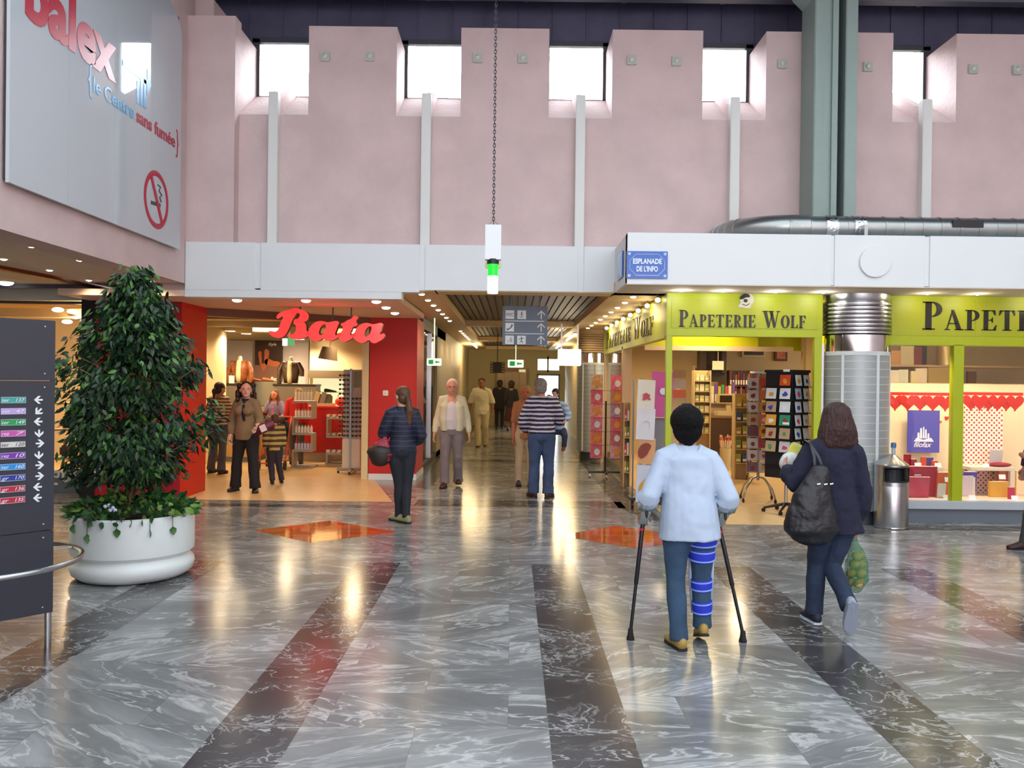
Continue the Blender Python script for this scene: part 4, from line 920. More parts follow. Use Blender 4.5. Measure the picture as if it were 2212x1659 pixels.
# sunglasses tower
Ys = 14.9; cx_ = xw(762, Ys)
t = thing('sunglasses_tower', 'tall rotating display tower of sunglasses beside the red right wall', 'display stand', (cx_, Ys, 0)); zt = zs(795, Ys)
m = MB(); m.box(-.16, .16, -.12, .12, .1, .62, bev=.01); m.build('lower_case', mat('tower_cream', '#d9d2bd', .5), t)
m = MB(); m.box(-.155, .155, -.08, .12, .62, zt - .02); m.build('core', mat('tower_core', '#b9b2a0', .5), t)
m = MB(); m.box(-.03, .0, -.16, -.10, .1, zt, bev=.006); m.build('upright', M_chrome, t)
m = MB(); m.box(.03, .16, -.09, -.082, zt - .33, zt - .05); m.build('mirror', mat('tower_mirror', '#c9b98a', .05, metal=1), t)
m = MB(); m.box(-.27, .27, -.03, .03, .04, .1, bev=.01); m.box(-.03, .03, -.27, .27, .04, .1, bev=.01); m.build('foot', M_rack, t)
for dx, dy in ((-.25, 0), (.25, 0), (0, -.25), (0, .25)):
    m = MB(); m.tube([(dx - .015, dy, .025), (dx + .015, dy, .025)], .025, 12); m.build('caster', M_black, t)
g0 = None; k_ = 0
for cx2, ylist in ((-.2, range(14)), (-.09, range(14)), (.06, range(9)), (.13, range(9)), (.21, range(14))):
    for j in ylist:
        z = .66 + j * (zt - .72) / 14
        tv = Ys - .13 if -.15 < cx2 < .15 else Ys
        if g0 is None:
            g0 = thing('sunglasses', '', 'sunglasses', (cx_ + cx2, tv, z), group='sunglasses on the tower')
            m = MB()
            for s_ in (-1, 1): m.ell((s_ * .03, -.005, .02), .024, .006, .02, seg=10, rg=6)
            m.build('lens', mat('lens_dark', '#2a1f1f', .1), g0, smooth=True); m = MB(); m.tube([(-.055, .04, .025), (-.055, 0, .03), (0, -.004, .03), (.055, 0, .03), (.055, .04, .025)], .004, 5); m.build('frame', mat('gl_frame', '#5b4436', .3), g0); o = g0
        else: o = dup(g0, (cx_ + cx2, tv, z))
        o['label'] = 'dark pair of sunglasses in the columns of the tall rotating tower'
# pendant lamp, switch
p = P(708, 777, 17.2)
t = thing('pendant_lamp', 'wide grey brown drum pendant lamp hanging in the shoe shop', 'lamp', (p.x, 17.2, p.z)); t.rotation_euler = (0, R(8), 0)
m = MB(); m.lathe([(.20, 0), (.15, .26)], seg=32, cap=False); m.lathe([(.15, .26), (1e-3, .262)], seg=32, cap=False); m.build('shade', mat('shade_taupe', '#6f5a48', .6), t, smooth='auto')
m = MB(); m.lathe([(.17, .03), (.16, .06)], seg=24); m.build('diffuser', M_lampw, t); m = MB(); m.tube([(0, 0, .26), (0, 0, 3.0 - p.z)], .006, 6); m.build('cord', M_black, t); lamp(t, p.x, 17.2, p.z - .1, 30, '#ffe0b2', .1, spot=140)
p = P(833, 849, 14.0); t = thing('wall_switch', 'small white square switch on the red wall', 'switch', (p.x, 14.0, p.z)); m = MB(); m.box(-.045, .045, -.02, 0, -.045, .045, bev=.006); m.build('plate', MATS['card_white'], t); m = MB(); m.box(-.02, .02, -.026, -.02, -.025, .025); m.build('rocker', M_white, t)
# leaflet holders on the crimson wall
for (px, py), l in zip(((218, 1018), (356, 1022)), ('left, behind the planter', 'right, near the corner')):
    p = P(px, py, 11.44); t = thing('leaflet_holder', 'white leaflet holder with yellow tag on the crimson wall, ' + l, 'leaflet holder', (p.x, 11.45, p.z))
    m = MB(); m.box(-.09, .11, -.03, 0, -.14, .14, bev=.006); m.build('case', mat('holder_red', '#7d0d1c', .4), t)
    m = MB(); m.box(-.08, .04, -.036, -.03, -.11, .12); m.build('white_sheet', mat('sheet', '#dadfee', .6), t); m = MB(); m.prism([(.05, -.1), (.09, -.1), (.09, 0), (.07, .06), (.05, 0)], -.036, -.03); m.build('yellow_tag', mat('yel', '#e8b81a', .5), t)
# left shop (behind tree): window, shelves, lettering
w = MB(); w.box(-11, -5.9, 17, 17.2, 0, 3.1); struct(w, 'wall_left_shop_back', MATS['shop_wall']); w = MB(); w.box(-11, -5.9, 12.2, 17.1, 2.95, 3.1); struct(w, 'ceiling_left_shop', mat('left_ceiling', '#c7a060', .8))
w = MB(); w.box(-5.98, -5.9, 12.3, 17, 0, 3.0); struct(w, 'wall_left_shop_side', mat('left_side', '#cdb988', .8))
w = MB(); w.box(-9.5, -5.9, 12.02, 12.1, 0, .24); w.box(-9.5, -5.9, 12.0, 12.1, .24, .28); struct(w, 'trim_left_shop_sill', M_plinth)
g = MB(); g.box(-9.4, -5.92, 12.02, 12.06, 2.72, 2.76); g = struct(g, 'window_7', M_frame); m = MB(); m.box(-9.4, -5.92, 12.04, 12.05, .28, 2.74); m.build('pane', G_clear, g)
t = thing('display_shelf', 'cream three-tier display shelf in the left shop window', 'shelf', (-6.85, 12.5, 0))
for z in (.42, .85, 1.25):
    m = MB(); m.box(-.85, .85, 0, .3, z, z + .03, bev=.004); m.build('board', mat('shelf_cream', '#d9be86', .6), t)
for x_ in (-.8, .77):
    m = MB(); m.box(x_, x_ + .03, .1, .2, 0, 1.25); m.build('upright', M_chrome, t)
for i, (px, z, l) in enumerate(((148, .455, 'on the lowest shelf'), (150, .885, 'on the middle shelf, left'), (178, .885, 'on the middle shelf, right'))):
    t = thing('handbag', 'dark handbag in the left shop window ' + l, 'bag', (xw(px, 12.6), 12.62, z)); m = MB(); m.cbox((0, 0, .09), .26, .1, .17, bev=.03); m.build('body', mat('bag_dark', '#2a211c', .5), t, smooth=True); m = MB(); m.tube([(-.08, 0, .17), (-.06, 0, .27), (.06, 0, .27), (.08, 0, .17)], .007, 8); m.build('handle', MATS['bag_dark'], t, smooth=True)
t = thing('window_lettering', 'white serif lettering ending in gue on the left shop window', 'lettering', (xw(112, 12.0), 11.99, P(112, 1040, 12).z)); m = MB(); put_text(m, 'gue', .36, frame((0, 0, 0), *XZ), .006, .005, width=.45); m.build('letters', mat('letter_white', '#d9dad6', .5), t)
for i, (px, py) in enumerate(((125, 668), (157, 672), (163, 683), (145, 694))):
    p = P(px, py, 13.6 + i * .5); t = downlight(p.x, 13.6 + i * .5, p.z, ['leftmost', 'topmost right', 'largest', 'lowest'][i] + ' round white downlight above the left shop window', 'downlights of the left shop', r=.09, es=M_lampw, watts=50 if i % 2 == 0 else 30)
lamp(None, -7.5, 14.5, 2.6, 70, '#ffe0b2', .1, name='left_shop_lamp')
# ================================================================= stationery shop: lime shopfronts
def serif_text(mb, s, M, caph, small=.74, gap=.10, x=0):
    """high contrast capitals; the first letter of each word is larger"""
    def rect(x0, y0, x1, y1): return [(x0, y0), (x1, y0), (x1, y1), (x0, y1)]
    def arc(cx, cy, rx, ry, a0, a1, n=12): return [(cx + rx * math.cos(R(a0 + (a1 - a0) * i / n)), cy + ry * math.sin(R(a0 + (a1 - a0) * i / n))) for i in range(n + 1)]
    ser = lambda x0, x1, y: rect(x0, y, x1, y + .045)
    G = {}
    G['P'] = ([[rect(.1, 0, .32, 1)], [ser(0, .44, 0)], [ser(0, .35, .955)], [arc(.34, .73, .36, .27, 90, -90) + arc(.34, .73, .16, .225, -90, 90)]], .72)
    G['R'] = (G['P'][0] + [[[(.34, .47), (.46, .49), (.72, .045), (.86, .045), (.86, 0), (.56, 0)]]], .86)
    G['A'] = ([[[(.32, 1), (.46, 1), (.84, 0), (.60, 0)]], [[(.08, .02), (.13, .02), (.40, .86), (.36, .98)]], [rect(.2, .3, .6, .345)], [ser(0, .26, 0)], [ser(.5, .94, 0)]], .92)
    G['E'] = ([[rect(.1, 0, .32, 1)], [ser(0, .7, 0)], [ser(0, .66, .955)], [rect(.3, .49, .54, .53)], [[(.7, 0), (.74, .27), (.70, .27), (.56, .03)]], [[(.66, 1), (.69, .75), (.65, .75), (.52, .97)]], [[(.52, .38), (.55, .38), (.55, .64), (.52, .64), (.46, .51)]]], .76)
    G['F'] = ([[rect(.1, 0, .32, 1)], [ser(0, .44, 0)], [ser(0, .66, .955)], [rect(.3, .49, .54, .53)], [[(.66, 1), (.69, .75), (.65, .75), (.52, .97)]], [[(.52, .38), (.55, .38), (.55, .64), (.52, .64), (.46, .51)]]], .70)
    G['T'] = ([[rect(.29, 0, .51, 1)], [ser(.18, .62, 0)], [ser(.03, .77, .955)], [[(.03, 1), (0, .75), (.04, .75), (.17, .97)]], [[(.77, 1), (.8, .75), (.76, .75), (.63, .97)]]], .82)
    G['I'] = ([[rect(.1, 0, .32, 1)], [ser(0, .42, 0)], [ser(0, .42, .955)]], .42)
    G['L'] = ([[rect(.1, 0, .32, 1)], [ser(0, .7, 0)], [ser(0, .44, .955)], [[(.7, 0), (.74, .3), (.70, .3), (.54, .03)]]], .74)
    G['O'] = ([[arc(.44, .5, .44, .52, 0, 359, 28), arc(.44, .5, .2, .475, 0, 359, 28)]], .88)
    G['W'] = ([[[(.08, 1), (.32, 1), (.52, .24), (.47, 0), (.41, 0)]], [[(.47, 0), (.52, 0), (.74, .84), (.70, .96)]], [[(.52, 1), (.76, 1), (.96, .24), (.91, 0), (.85, 0)]], [[(.91, 0), (.96, 0), (1.2, 1), (1.15, 1)]], [ser(0, .42, .955)], [ser(.46, .84, .955)], [ser(1.04, 1.32, .955)]], 1.32)
    first = True
    for ch in s:
        if ch == ' ': x += caph * .42; first = True; continue
        h = caph if first else caph * small
        loops, w = G[ch]
        for lp in loops:
            put_shape(mb, [[(x + a * h, b * h) for a, b in l] for l in lp], M, .008)
        x += w * h + gap * caph * small; first = False
    return x
M_ink = mat('serif_ink', '#1b1712', .35)
YL = 10.3
g = thing('shop_fascia', 'lime green shop sign reading Papeterie Wolf above the open stationery entrance', 'shop sign', (1.9, YL, 2.27))
m = MB(); m.box(0, 1.93, 0, .12, 0, .545, bev=.004); m.build('board', M_green, g)
m = MB(); m.box(.06, 1.87, -.006, 0, .1, .46); m.build('face_panel', mat('lime_gloss', '#a6b01c', .42), g)
m = MB(); wtxt = 1.58; L0 = MB(); ln = serif_text(L0, 'PAPETERIE WOLF', Matrix.Identity(4), 1.0); L0.bm.free()
caph = wtxt / ln; lx = 0
for wd_ in ('PAPETERIE', 'WOLF'):
    m = MB(); lx = serif_text(m, wd_, frame((.15, -.010, .115), *XZ), caph, x=lx) + caph * .42
    for v in m.bm.verts: v.co.z = .115 + (v.co.z - .115) * 1.25
    m.build('serif_word', M_ink, g)
m = MB(); lp = [(0, .0), (.03, .05), (.02, .09), (.05, .15), (.10, .17), (.16, .165), (.20, .12), (.195, .06), (.17, .03), (.16, -.01), (.10, -.02), (.05, -.01)]
put_shape(m, [lp], frame((.88, -.010, .37), *XZ), .006, True, .95); o = m.build('animal_head_badge', mat('badge_grey', '#c9c9bb', .5), g)
m = MB(); put_shape(m, [[(.02, .10), (.05, .15), (.10, .17), (.15, .13), (.10, .12), (.06, .10)]], frame((.88, -.014, .37), *XZ), .004, True, .95); put_shape(m, [[(.07, .085), (.09, .10), (.12, .085), (.11, .06), (.08, .06)]], frame((.88, -.014, .37), *XZ), .004, True, .95)
m.tube([(.93, -.014, .40), (.98, -.014, .385), (1.02, -.014, .41)], .004, 5); m.build('badge_ink', MATS['serif_ink'], o)
for x_ in (.12, .62, 1.25, 1.82):
    m = MB(); m.tube([(x_, -.30, .53), (x_, -.30, .515)], .016, 12); m.build('spot_lamp', M_lamp, g); lamp(g, 1.9 + x_, YL - .30, 2.27 + .49, 3.5, '#fffaf0', .05, name='fascia_spot')
# side fascia into the corridor
g = thing('shop_fascia', 'long lime sign board running down the right side of the corridor, dark lettering edge-on', 'shop sign', (1.9, 10.42, 2.25))
m = MB(); m.box(0, .1, 0, 6.9, 0, .53, bev=.004); m.build('board', M_green, g)
m = MB(); L0 = MB(); ln = serif_text(L0, 'PAPETERIE WOLF', Matrix.Identity(4), 1.0); L0.bm.free(); kf = 5.6 / ln
lx = 0
for wd_ in ('PAPETERIE', 'WOLF'):
    m = MB(); lx = serif_text(m, wd_, frame((-.006, 6.4, .1), (0, -1, 0), (0, 0, 1)), kf, x=lx) + kf * .42
    for v in m.bm.verts: v.co.z = .1 + (v.co.z - .1) * (.33 / kf)
    m.build('serif_word', M_ink, g)
for i in range(8):
    yy = 10.6 + i * .82; t = thing('picture_lamp', 'small warm spot lamp in the row over the lime side sign', 'spotlight', (1.84, yy, 2.74), group='lamps over the lime side sign')
    m = MB(); m.ell((0, 0, 0), .035, .035, .03); m.build('bulb', M_lamp, t, smooth=True); m = MB(); m.tube([(0, 0, .02), (0, 0, .07)], .012, 8); m.build('holder', M_chrome, t)
    if i % 2: lamp(t, 1.8, yy, 2.62, 2.5, '#ffe0a8', .03)
t = thing('shop_post', 'slim lime green post at the corner of the stationery entrance', 'post', (1.94, YL + .03, 0)); m = MB(); m.box(-.035, .035, -.03, .05, .12, 2.27); m.build('shaft', M_green, t); m = MB(); m.box(-.04, .04, -.035, .055, 0, .12); m.build('white_foot', M_white, t)
t = thing('shop_post', 'lime green post between the entrance and the round steel column', 'post', (3.78, YL + .03, 0)); m = MB(); m.box(-.045, .045, -.03, .05, 0, 2.27); m.build('shaft', M_green, t); m = MB(); m.box(.045, .075, -.02, .04, 0, 2.2); m.build('steel_edge', M_chrome, t)
w = MB(); w.box(2.0, 4.25, 12.6, 12.7, 2.18, 2.25); struct(w, 'trim_cream_beam', mat('cream_beam', '#e3c9a4', .6))
w = MB(); w.box(2.0, 3.75, 12.72, 12.9, 2.25, 2.8); w.box(3.75, 4.8, 12.9, 13.0, 2.2, 2.8); struct(w, 'trim_lime_bulkhead', mat('lime_bulkhead', '#c4c814', .35))
w = MB(); w.box(1.9, 2.06, 14.35, 14.5, 0, 2.3); w.box(1.92, 1.98, 17.3, 17.4, 0, 2.3); struct(w, 'trim_cream_post', MATS['cream_beam'])
w = MB(); w.box(1.95, 1.97, 14.5, 17.3, 0, .15); g = struct(w, 'window_8', M_chrome); m = MB(); m.box(1.955, 1.965, 14.5, 17.3, .15, 2.25); m.build('pane', MATS['corridor_glass'], g)
w = MB(); w.box(1.95, 10, 19.5, 19.7, 0, 3.0); struct(w, 'wall_stationery_back', mat('stationery_wall', '#bda478', .8))
w = MB(); w.box(1.95, 10, 10.45, 19.7, 2.85, 2.95); struct(w, 'ceiling_stationery', mat('stationery_ceiling', '#a89468', .8))
w = MB(); w.box(4.3, 4.4, 10.6, 12.2, 0, 2.9); struct(w, 'wall_stationery_partition', MATS['stationery_wall'])
for i, (x, y, wt) in enumerate(((2.9, 12.3, 55), (2.6, 15, 110), (4.2, 15.3, 110), (3.2, 17.5, 110), (5.5, 17, 90))):
    t = thing('ceiling_downlight', 'warm ceiling downlight inside the stationery shop', 'ceiling light', (x, y, 2.84 if i else 2.83), group='stationery shop downlights'); m = MB(); m.lathe([(.09, -.02), (.09, .01)], seg=20); m.build('lens', M_lampw, t); lamp(t, x, y, 2.72, wt, '#ffe2b4', .1, spot=168)
# second shopfront: window
a = P(1915, 700, 10.3).x; mid0, mid1 = P(2072, 0, 10.3).x, P(2094, 0, 10.3).x; a1 = P(1927, 0, 10.3).x
g = thing('shop_fascia', 'wide lime shop sign right of the round column with large serif capitals', 'shop sign', (a, YL, 2.19))
m = MB(); m.box(0, 9.55 - a, 0, .14, 0, .63, bev=.004); m.build('board', M_green, g)
m = MB(); m.box(.06, mid1 + .12 - a, -.004, 0, .12, .56); m.box(mid1 + .13 - a, 9.5 - a, -.004, 0, .12, .56); m.build('face_panel', MATS['lime_gloss'], g)
lx = 0
for wd_ in ('PAPETERIE', 'WOLF'): m = MB(); lx = serif_text(m, wd_, frame((P(1992, 712, 10.3).x - a, -.008, P(1992, 712, 10.3).z - 2.19), *XZ), .345, .72, x=lx) + .14; m.build('serif_word', M_ink, g)
for x_ in (.35, .95, 1.8): m = MB(); m.tube([(x_, -.30, .61), (x_, -.30, .595)], .016, 12); m.build('spot_lamp', M_lamp, g); lamp(g, a + x_, YL - .30, 2.75, 3, '#fff0cc', .03, name='fascia_spot')
m = MB(); m.box(a, a1, YL, YL + .1, .27, 2.2); m.box(mid0, mid1, YL, YL + .1, .27, 2.2); m.box(7.0, 7.12, YL, YL + .1, .27, 2.2)
g = struct(m, 'window_9', M_green); m = MB(); m.box(a1, mid0, YL + .04, YL + .05, .27, 2.2); m.build('pane', glass('shop_glass', refl=.06), g); m = MB(); m.box(mid1, 7.0, YL + .04, YL + .05, .27, 2.2); m.build('pane', MATS['shop_glass'], g); m = MB(); m.box(7.12, 9.6, YL + .04, YL + .05, .27, 2.2); m.build('pane', MATS['shop_glass'], g)
w = MB(); w.box(4.75, 9.6, YL - .03, YL + .2, .17, .27); struct(w, 'trim_window_sill', M_sill, bev=.004)
w = MB(); w.box(4.75, 9.6, YL + .02, YL + .2, 0, .17); struct(w, 'baseboard_shop_window', M_plinth)
w = MB(); w.box(4.4, 9.6, YL + .2, 11.6, .2, .26); w.mi = 1; w.box(4.75, 9.6, 11.35, 11.4, .26, 1.72); struct(w, 'trim_window_display_deck', [mat('deck', '#d3b7a0', .5), mat('display_cream', '#e3d0ac', .8)])
for i, x in enumerate((4.95, 5.6, 6.3, 7.2)):
    t = thing('window_spotlight', 'warm spotlight over the lime shop window display', 'spotlight', (x, 10.6, 2.6), group='spotlights over the right shop window'); m = MB(); m.tube([(0, 0, 0), (0, 0, .26)], .04, 12); m.build('can', M_chrome, t); m = MB(); m.tube([(0, 0, -.01), (0, 0, 0)], .035, 12); m.build('lens', M_lampw, t); lamp(t, x, 10.62, 2.5, 75, '#ffe6c4', .05, spot=110)
# dotted panel, hearts, poster
M_dot = bpy.data.materials.new('dotted_cloth'); M_dot.use_nodes = True; nt = M_dot.node_tree; b = nt.nodes['Principled BSDF']; N = nt.nodes.new
tc = N('ShaderNodeTexCoord'); mp = N('ShaderNodeMapping'); mp.inputs['Scale'].default_value = (21, 21, 21); nt.links.new(tc.outputs['Object'], mp.inputs[0])
vo = N('ShaderNodeTexVoronoi'); vo.inputs['Randomness'].default_value = 0.0; vo.inputs['Scale'].default_value = 1.0
mr_ = N('ShaderNodeMapping'); mr_.inputs['Rotation'].default_value = (0, R(45), 0); nt.links.new(mp.outputs[0], mr_.inputs[0]); nt.links.new(mr_.outputs[0], vo.inputs['Vector'])
cr = N('ShaderNodeValToRGB'); cr.color_ramp.interpolation = 'CONSTANT'; cr.color_ramp.elements[0].color = (*lin('#b8464a'), 1); cr.color_ramp.elements[1].position = .30; cr.color_ramp.elements[1].color = (*lin('#f0e2d4'), 1)
nt.links.new(vo.outputs['Distance'], cr.inputs[0]); nt.links.new(cr.outputs[0], b.inputs['Base Color']); MATS['dotted_cloth'] = M_dot
YW2 = 11.2; xa = P(2096, 0, YW2).x; xb = P(2180, 0, YW2).x; t = thing('dotted_backdrop', 'white backdrop with red dots in the right window', 'backdrop', (xa, YW2, .26)); m = MB(); m.box(0, xb - xa, .0, .02, 0, 1.30); m.build('cloth', M_dot, t)
def heart(k=1.0): return [(k * .055 * 16 * math.sin(q) ** 3 / 16, k * .055 * (13 * math.cos(q) - 5 * math.cos(2 * q) - 2 * math.cos(3 * q) - math.cos(4 * q)) / 16) for q in [i * 2 * PI / 22 for i in range(22)]]
M_heart = mat('heart_red', '#d3281c', .6)
for j, (px0, px1) in enumerate(((1932, 2068), (2100, 2215))):
    t = thing('heart_garland', 'red paper heart garland across the ' + ('left pane, over the blue poster' if j == 0 else 'right pane, over the dotted backdrop'), 'garland', (P(px0, 0, 10.8).x, 10.8, P(px0, 852, 10.8).z)); n = 5 + j
    W = P(px1, 0, 10.8).x - t.location.x
    m = MB(); m.box(-.05, W + .05, 0, .004, -.01, .03); m.build('ribbon', M_heart, t)
    for i in range(n):
        m = MB(); put_shape(m, [heart(2.1)], frame(((i + .5) * W / n, -.003 - .003 * (i % 2), -.095), *XZ), .003); m.ell(((i + .5) * W / n, 0, -.20), .012, .006, .014); m.tube([((i + .5) * W / n, 0, -.15), ((i + .5) * W / n, 0, -.2)], .002, 4); m.build('heart', M_heart, t)
for (px, py), kq, l in zip(((2046, 903), (2033, 911)), (.55, .3), ('larger single red heart', 'smaller single red heart')):
    p = P(px, py, 11.33); t = thing('paper_heart', l + ' on the cream backdrop right of the blue poster', 'decoration', (p.x, 11.34, p.z)); m = MB(); put_shape(m, [heart(kq)], frame((0, 0, 0), *XZ), .003); m.build('shape', M_heart, t)
a_ = P(1961, 886, 11.25); b_ = P(2029, 978, 11.25); W, H = b_.x - a_.x, a_.z - b_.z
t = thing('book_poster', 'violet blue poster with a white open book hanging in the shop window', 'poster', (a_.x, 11.25, b_.z))
m = MB(); m.box(0, W, 0, .01, 0, H); m.build('sheet', mat('poster_blue', '#4a4aa8', .5), t)
m = MB(); put_shape(m, [[(.22, .36), (.32, .44), (.5, .40), (.68, .44), (.80, .36), (.66, .38), (.5, .35), (.34, .38)]], frame((0, -.002, 0), *XZ), .003, False, W * 1.0); 
for x_, w_, h_ in ((.34, .07, .62), (.42, .07, .76), (.5, .05, .8), (.57, .06, .72), (.65, .06, .6)): m.prism([(W * (x_ - w_ / 2), W * .44), (W * (x_ + w_ / 2), W * .44), (W * (x_ + w_ / 3), W * h_ + .0), (W * (x_ - w_ / 3), W * h_)], -.004, 0)
m.prism([(W * .2, W * .34), (W * .82, W * .34), (W * .74, W * .46), (W * .5, W * .40), (W * .28, W * .46)], -.003, 0); m.build('book_image', mat('poster_paper', '#e6e4f0', .6), t)
m = MB(); put_text(m, 'filofax', .1, frame((W * .2, -.004, W * .17), *XZ), .002, .001, shear=.35, width=W * .55); m.build('script', mat('poster_paper', '#e6e4f0', .6), t)
# tables and goods in the window
def win_table(px0, px1, pyt, Y, label):
    x0, x1, zt = P(px0, 0, Y).x, P(px1, 0, Y).x, P((px0 + px1) / 2, pyt, Y).z
    t = thing('display_table', label, 'table', ((x0 + x1) / 2, Y, .26)); hw = (x1 - x0) / 2; M_ = mat('table_white', '#d9cdb8', .5)
    m = MB(); m.box(-hw, hw, 0, .35, zt - .26 - .045, zt - .26, bev=.003); m.build('tabletop', M_, t)
    for sx in (-hw, hw - .06):
        for sy in (0, .29): m = MB(); m.box(sx, sx + .06, sy, sy + .06, 0, zt - .305); m.build('leg', M_, t)
    return x0, x1, zt
x0, x1, zt1 = win_table(1968, 2053, 1010, 10.85, 'small white table below the blue poster in the left pane')
x2, x3, zt2 = win_table(2112, 2208, 1010, 10.85, 'small white table before the dotted backdrop in the right pane')
def book(px, z, Y, w, h, d, col, label, tilt=0, name='book', cat='book', grp=None, rz=0.0):
    t = thing(name, label, cat, (P(px, 0, Y).x, Y, z), rz, grp)
    Rm = Matrix.Rotation(R(tilt), 3, 'X')
    m = MB(); m.cbox(Rm @ Vector((0, 0, h / 2)), w, d, h, Rm, .003); m.build('cover', mat('cover_' + col[1:], col, .5), t)
    m = MB(); m.cbox(Rm @ Vector((.004, 0, h / 2 + .003)), w - .01, d * .7, h - .002, Rm); m.build('pages', mat('paper', '#e9e1cf', .8), t); return t
book(1974, zt1, 10.95, .09, .16, .03, '#a3182c', 'tall crimson notebook on the left window table'); book(1987, zt1, 10.92, .08, .1, .03, '#8f1a34', 'small wine red notebook on the left window table')
book(2009, zt1, 10.95, .07, .13, .03, '#d6501c', 'orange notebook on the left window table'); book(2022, zt1, 10.98, .1, .12, .02, '#4c3f9c', 'violet notebook behind the orange ones on the left window table'); book(2033, zt1, 10.9, .08, .085, .03, '#d04a1c', 'small orange notebook at the right of the left window table')
book(2003, .26, 10.75, .37, .40, .03, '#a8243c', 'large crimson folder standing under the left window table', 8); book(1995, .26, 10.66, .30, .27, .02, '#b8455a', 'rose framed folder leaning in front of the large crimson folder', 8)
book(2052, .26, 10.7, .19, .33, .03, '#d4642a', 'orange framed picture at the right end of the left pane', 8); book(2048, .27, 10.62, .11, .18, .006, '#cfd4cf', 'grey white picture in front of the orange frame', 8)
book(2107, .26, 10.9, .17, .32, .03, '#5a4a9c', 'violet bordered white folder left under the right window table', 8); book(2103, .265, 10.8, .14, .27, .006, '#d5cbd0', 'pale sheet in front of the violet folder', 8)
book(2184, .26, 10.95, .16, .36, .05, '#c9603a', 'tall terracotta box under the right window table'); book(2172, .26, 10.8, .24, .2, .06, '#d3a03c', 'low golden yellow box under the right window table'); book(2199, .26, 10.95, .12, .33, .05, '#c98c1c', 'ochre folder at the far right under the right window table'); book(2200, .26, 10.62, .08, .15, .03, '#c2355a', 'small pink box at the right picture edge in the shop window')
book(2164, zt2, 11.0, .17, .22, .01, '#dcd4ca', 'white certificate card on the right window table', 8)
t = thing('cushion', 'small dark red pillow on the right window table', 'cushion', (P(2180, 0, 10.92).x, 10.98, zt2 + .028)); m = MB(); m.ell((0, 0, 0), .15, .09, .03, seg=20); m.build('pillow', mat('cushion_red', '#8f1228', .7), t, smooth=True)
for px, py, Y, l in ((1983, 1005, 10.86, 'on the front edge of the left window table, left'), (2026, 1008, 10.86, 'on the front edge of the left window table, right'), (1982, 1022, 10.7, 'hanging below the left window table edge'), (2048, 1036, 10.6, 'on top of the orange frame'), (2045, 1078, 10.5, 'on the deck below the orange frame'), (2130, 1005, 10.86, 'on the right window table'), (2165, 1030, 10.7, 'under the right window table'), (2100, 1070, 10.5, 'on the deck beside the lime mullion'), (2192, 1080, 10.5, 'on the deck at the right picture edge')):
    p = P(px, py, Y); zf = min([z_ for z_ in (.26, zt1) if z_ <= p.z + .03] or [.26], key=lambda q_: abs(q_ - p.z + .03)); zf = zt1 if abs(p.z - zt1) < .06 and 'below' not in l else (.26 if p.z < .36 else p.z - .03)
    t = thing('price_card', 'blank white price card ' + l, 'price card', (p.x, Y, zf)); m = MB(); m.cbox((0, 0, .03), .085, .004, .06, Matrix.Rotation(R(-12), 3, 'X')); m.build('card', MATS['card_white'], t)
# upper shelf items behind the windows
w = MB(); w.box(4.8, 9.5, 11.42, 11.9, 1.70, 1.73); tag(w.build('high_shelf', mat('shelf_cream2', '#c9a878', .6)), 'long cream shelf above the backdrop behind the right shop window', 'shelf')
for i, (px, w_, h_, c_, l) in enumerate(((1942, .13, .17, '#e6dfc6', 'leftmost white book behind the left pane'), (1962, .13, .18, '#d9dcc4', 'greenish white book second on the high shelf'), (1984, .08, .16, '#ddd09c', 'narrow cream book third on the high shelf'), (2000, .16, .2, '#dccdb4', 'wide pale book fourth on the high shelf'), (2040, .32, .21, '#9c8446', 'wide olive gold box on the high shelf'), (1962, .0, 0, '', ''), (2110, .12, .17, '#4a3018', 'dark brown box behind the right pane'))):
    if w_: book(px, 1.73, 11.6 + .03 * (i % 2), w_, h_, .05, c_, l)
w = MB(); w.box(4.8, 9.5, 12.0, 12.4, 1.96, 1.99); tag(w.build('high_shelf', MATS['shelf_cream2']), 'upper cream shelf with boxes far behind the left pane', 'shelf')
for px, w_, h_, c_, l in ((1943, .14, .2, '#c98f45', 'gold box on the upper shelf'), (1968, .2, .27, '#cdbd94', 'cream box on the upper shelf'), (1990, .12, .25, '#7a2420', 'maroon box on the upper shelf')): book(px, 1.99, 12.1, w_, h_, .1, c_, l + ' behind the left pane', name='box', cat='box')
lamp(None, 5.6, 11.0, 2.6, 16, '#ffe6c4', .1, name='high_shelf_fill')  # added fill light without a fixture, brightens the goods on the high shelves
t = thing('gold_cylinder', 'shiny pale gold cylinder on the upper shelf behind the left pane', 'cylinder', (P(2053, 0, 12.1).x, 12.1, 1.99)); m = MB(); m.lathe([(.11, 0), (.11, .5)], seg=28); m.build('body', mat('gold_pale', '#d3b678', .3, metal=.5), t, smooth='auto')
m = MB(); m.box(0, .34, 0, .03, 0, .3); a_ = P(1958, 770, 12.3); t = thing('framed_picture', 'dark framed picture leaning high behind the left pane', 'picture', (a_.x, 12.38, 2.0)); m.build('frame', mat('pic_dark', '#3b3a34', .4), t)
w = MB(); w.box(4.4, 9.6, 12.6, 12.7, 0, 2.85); struct(w, 'wall_window_rear', MATS['stationery_wall'])
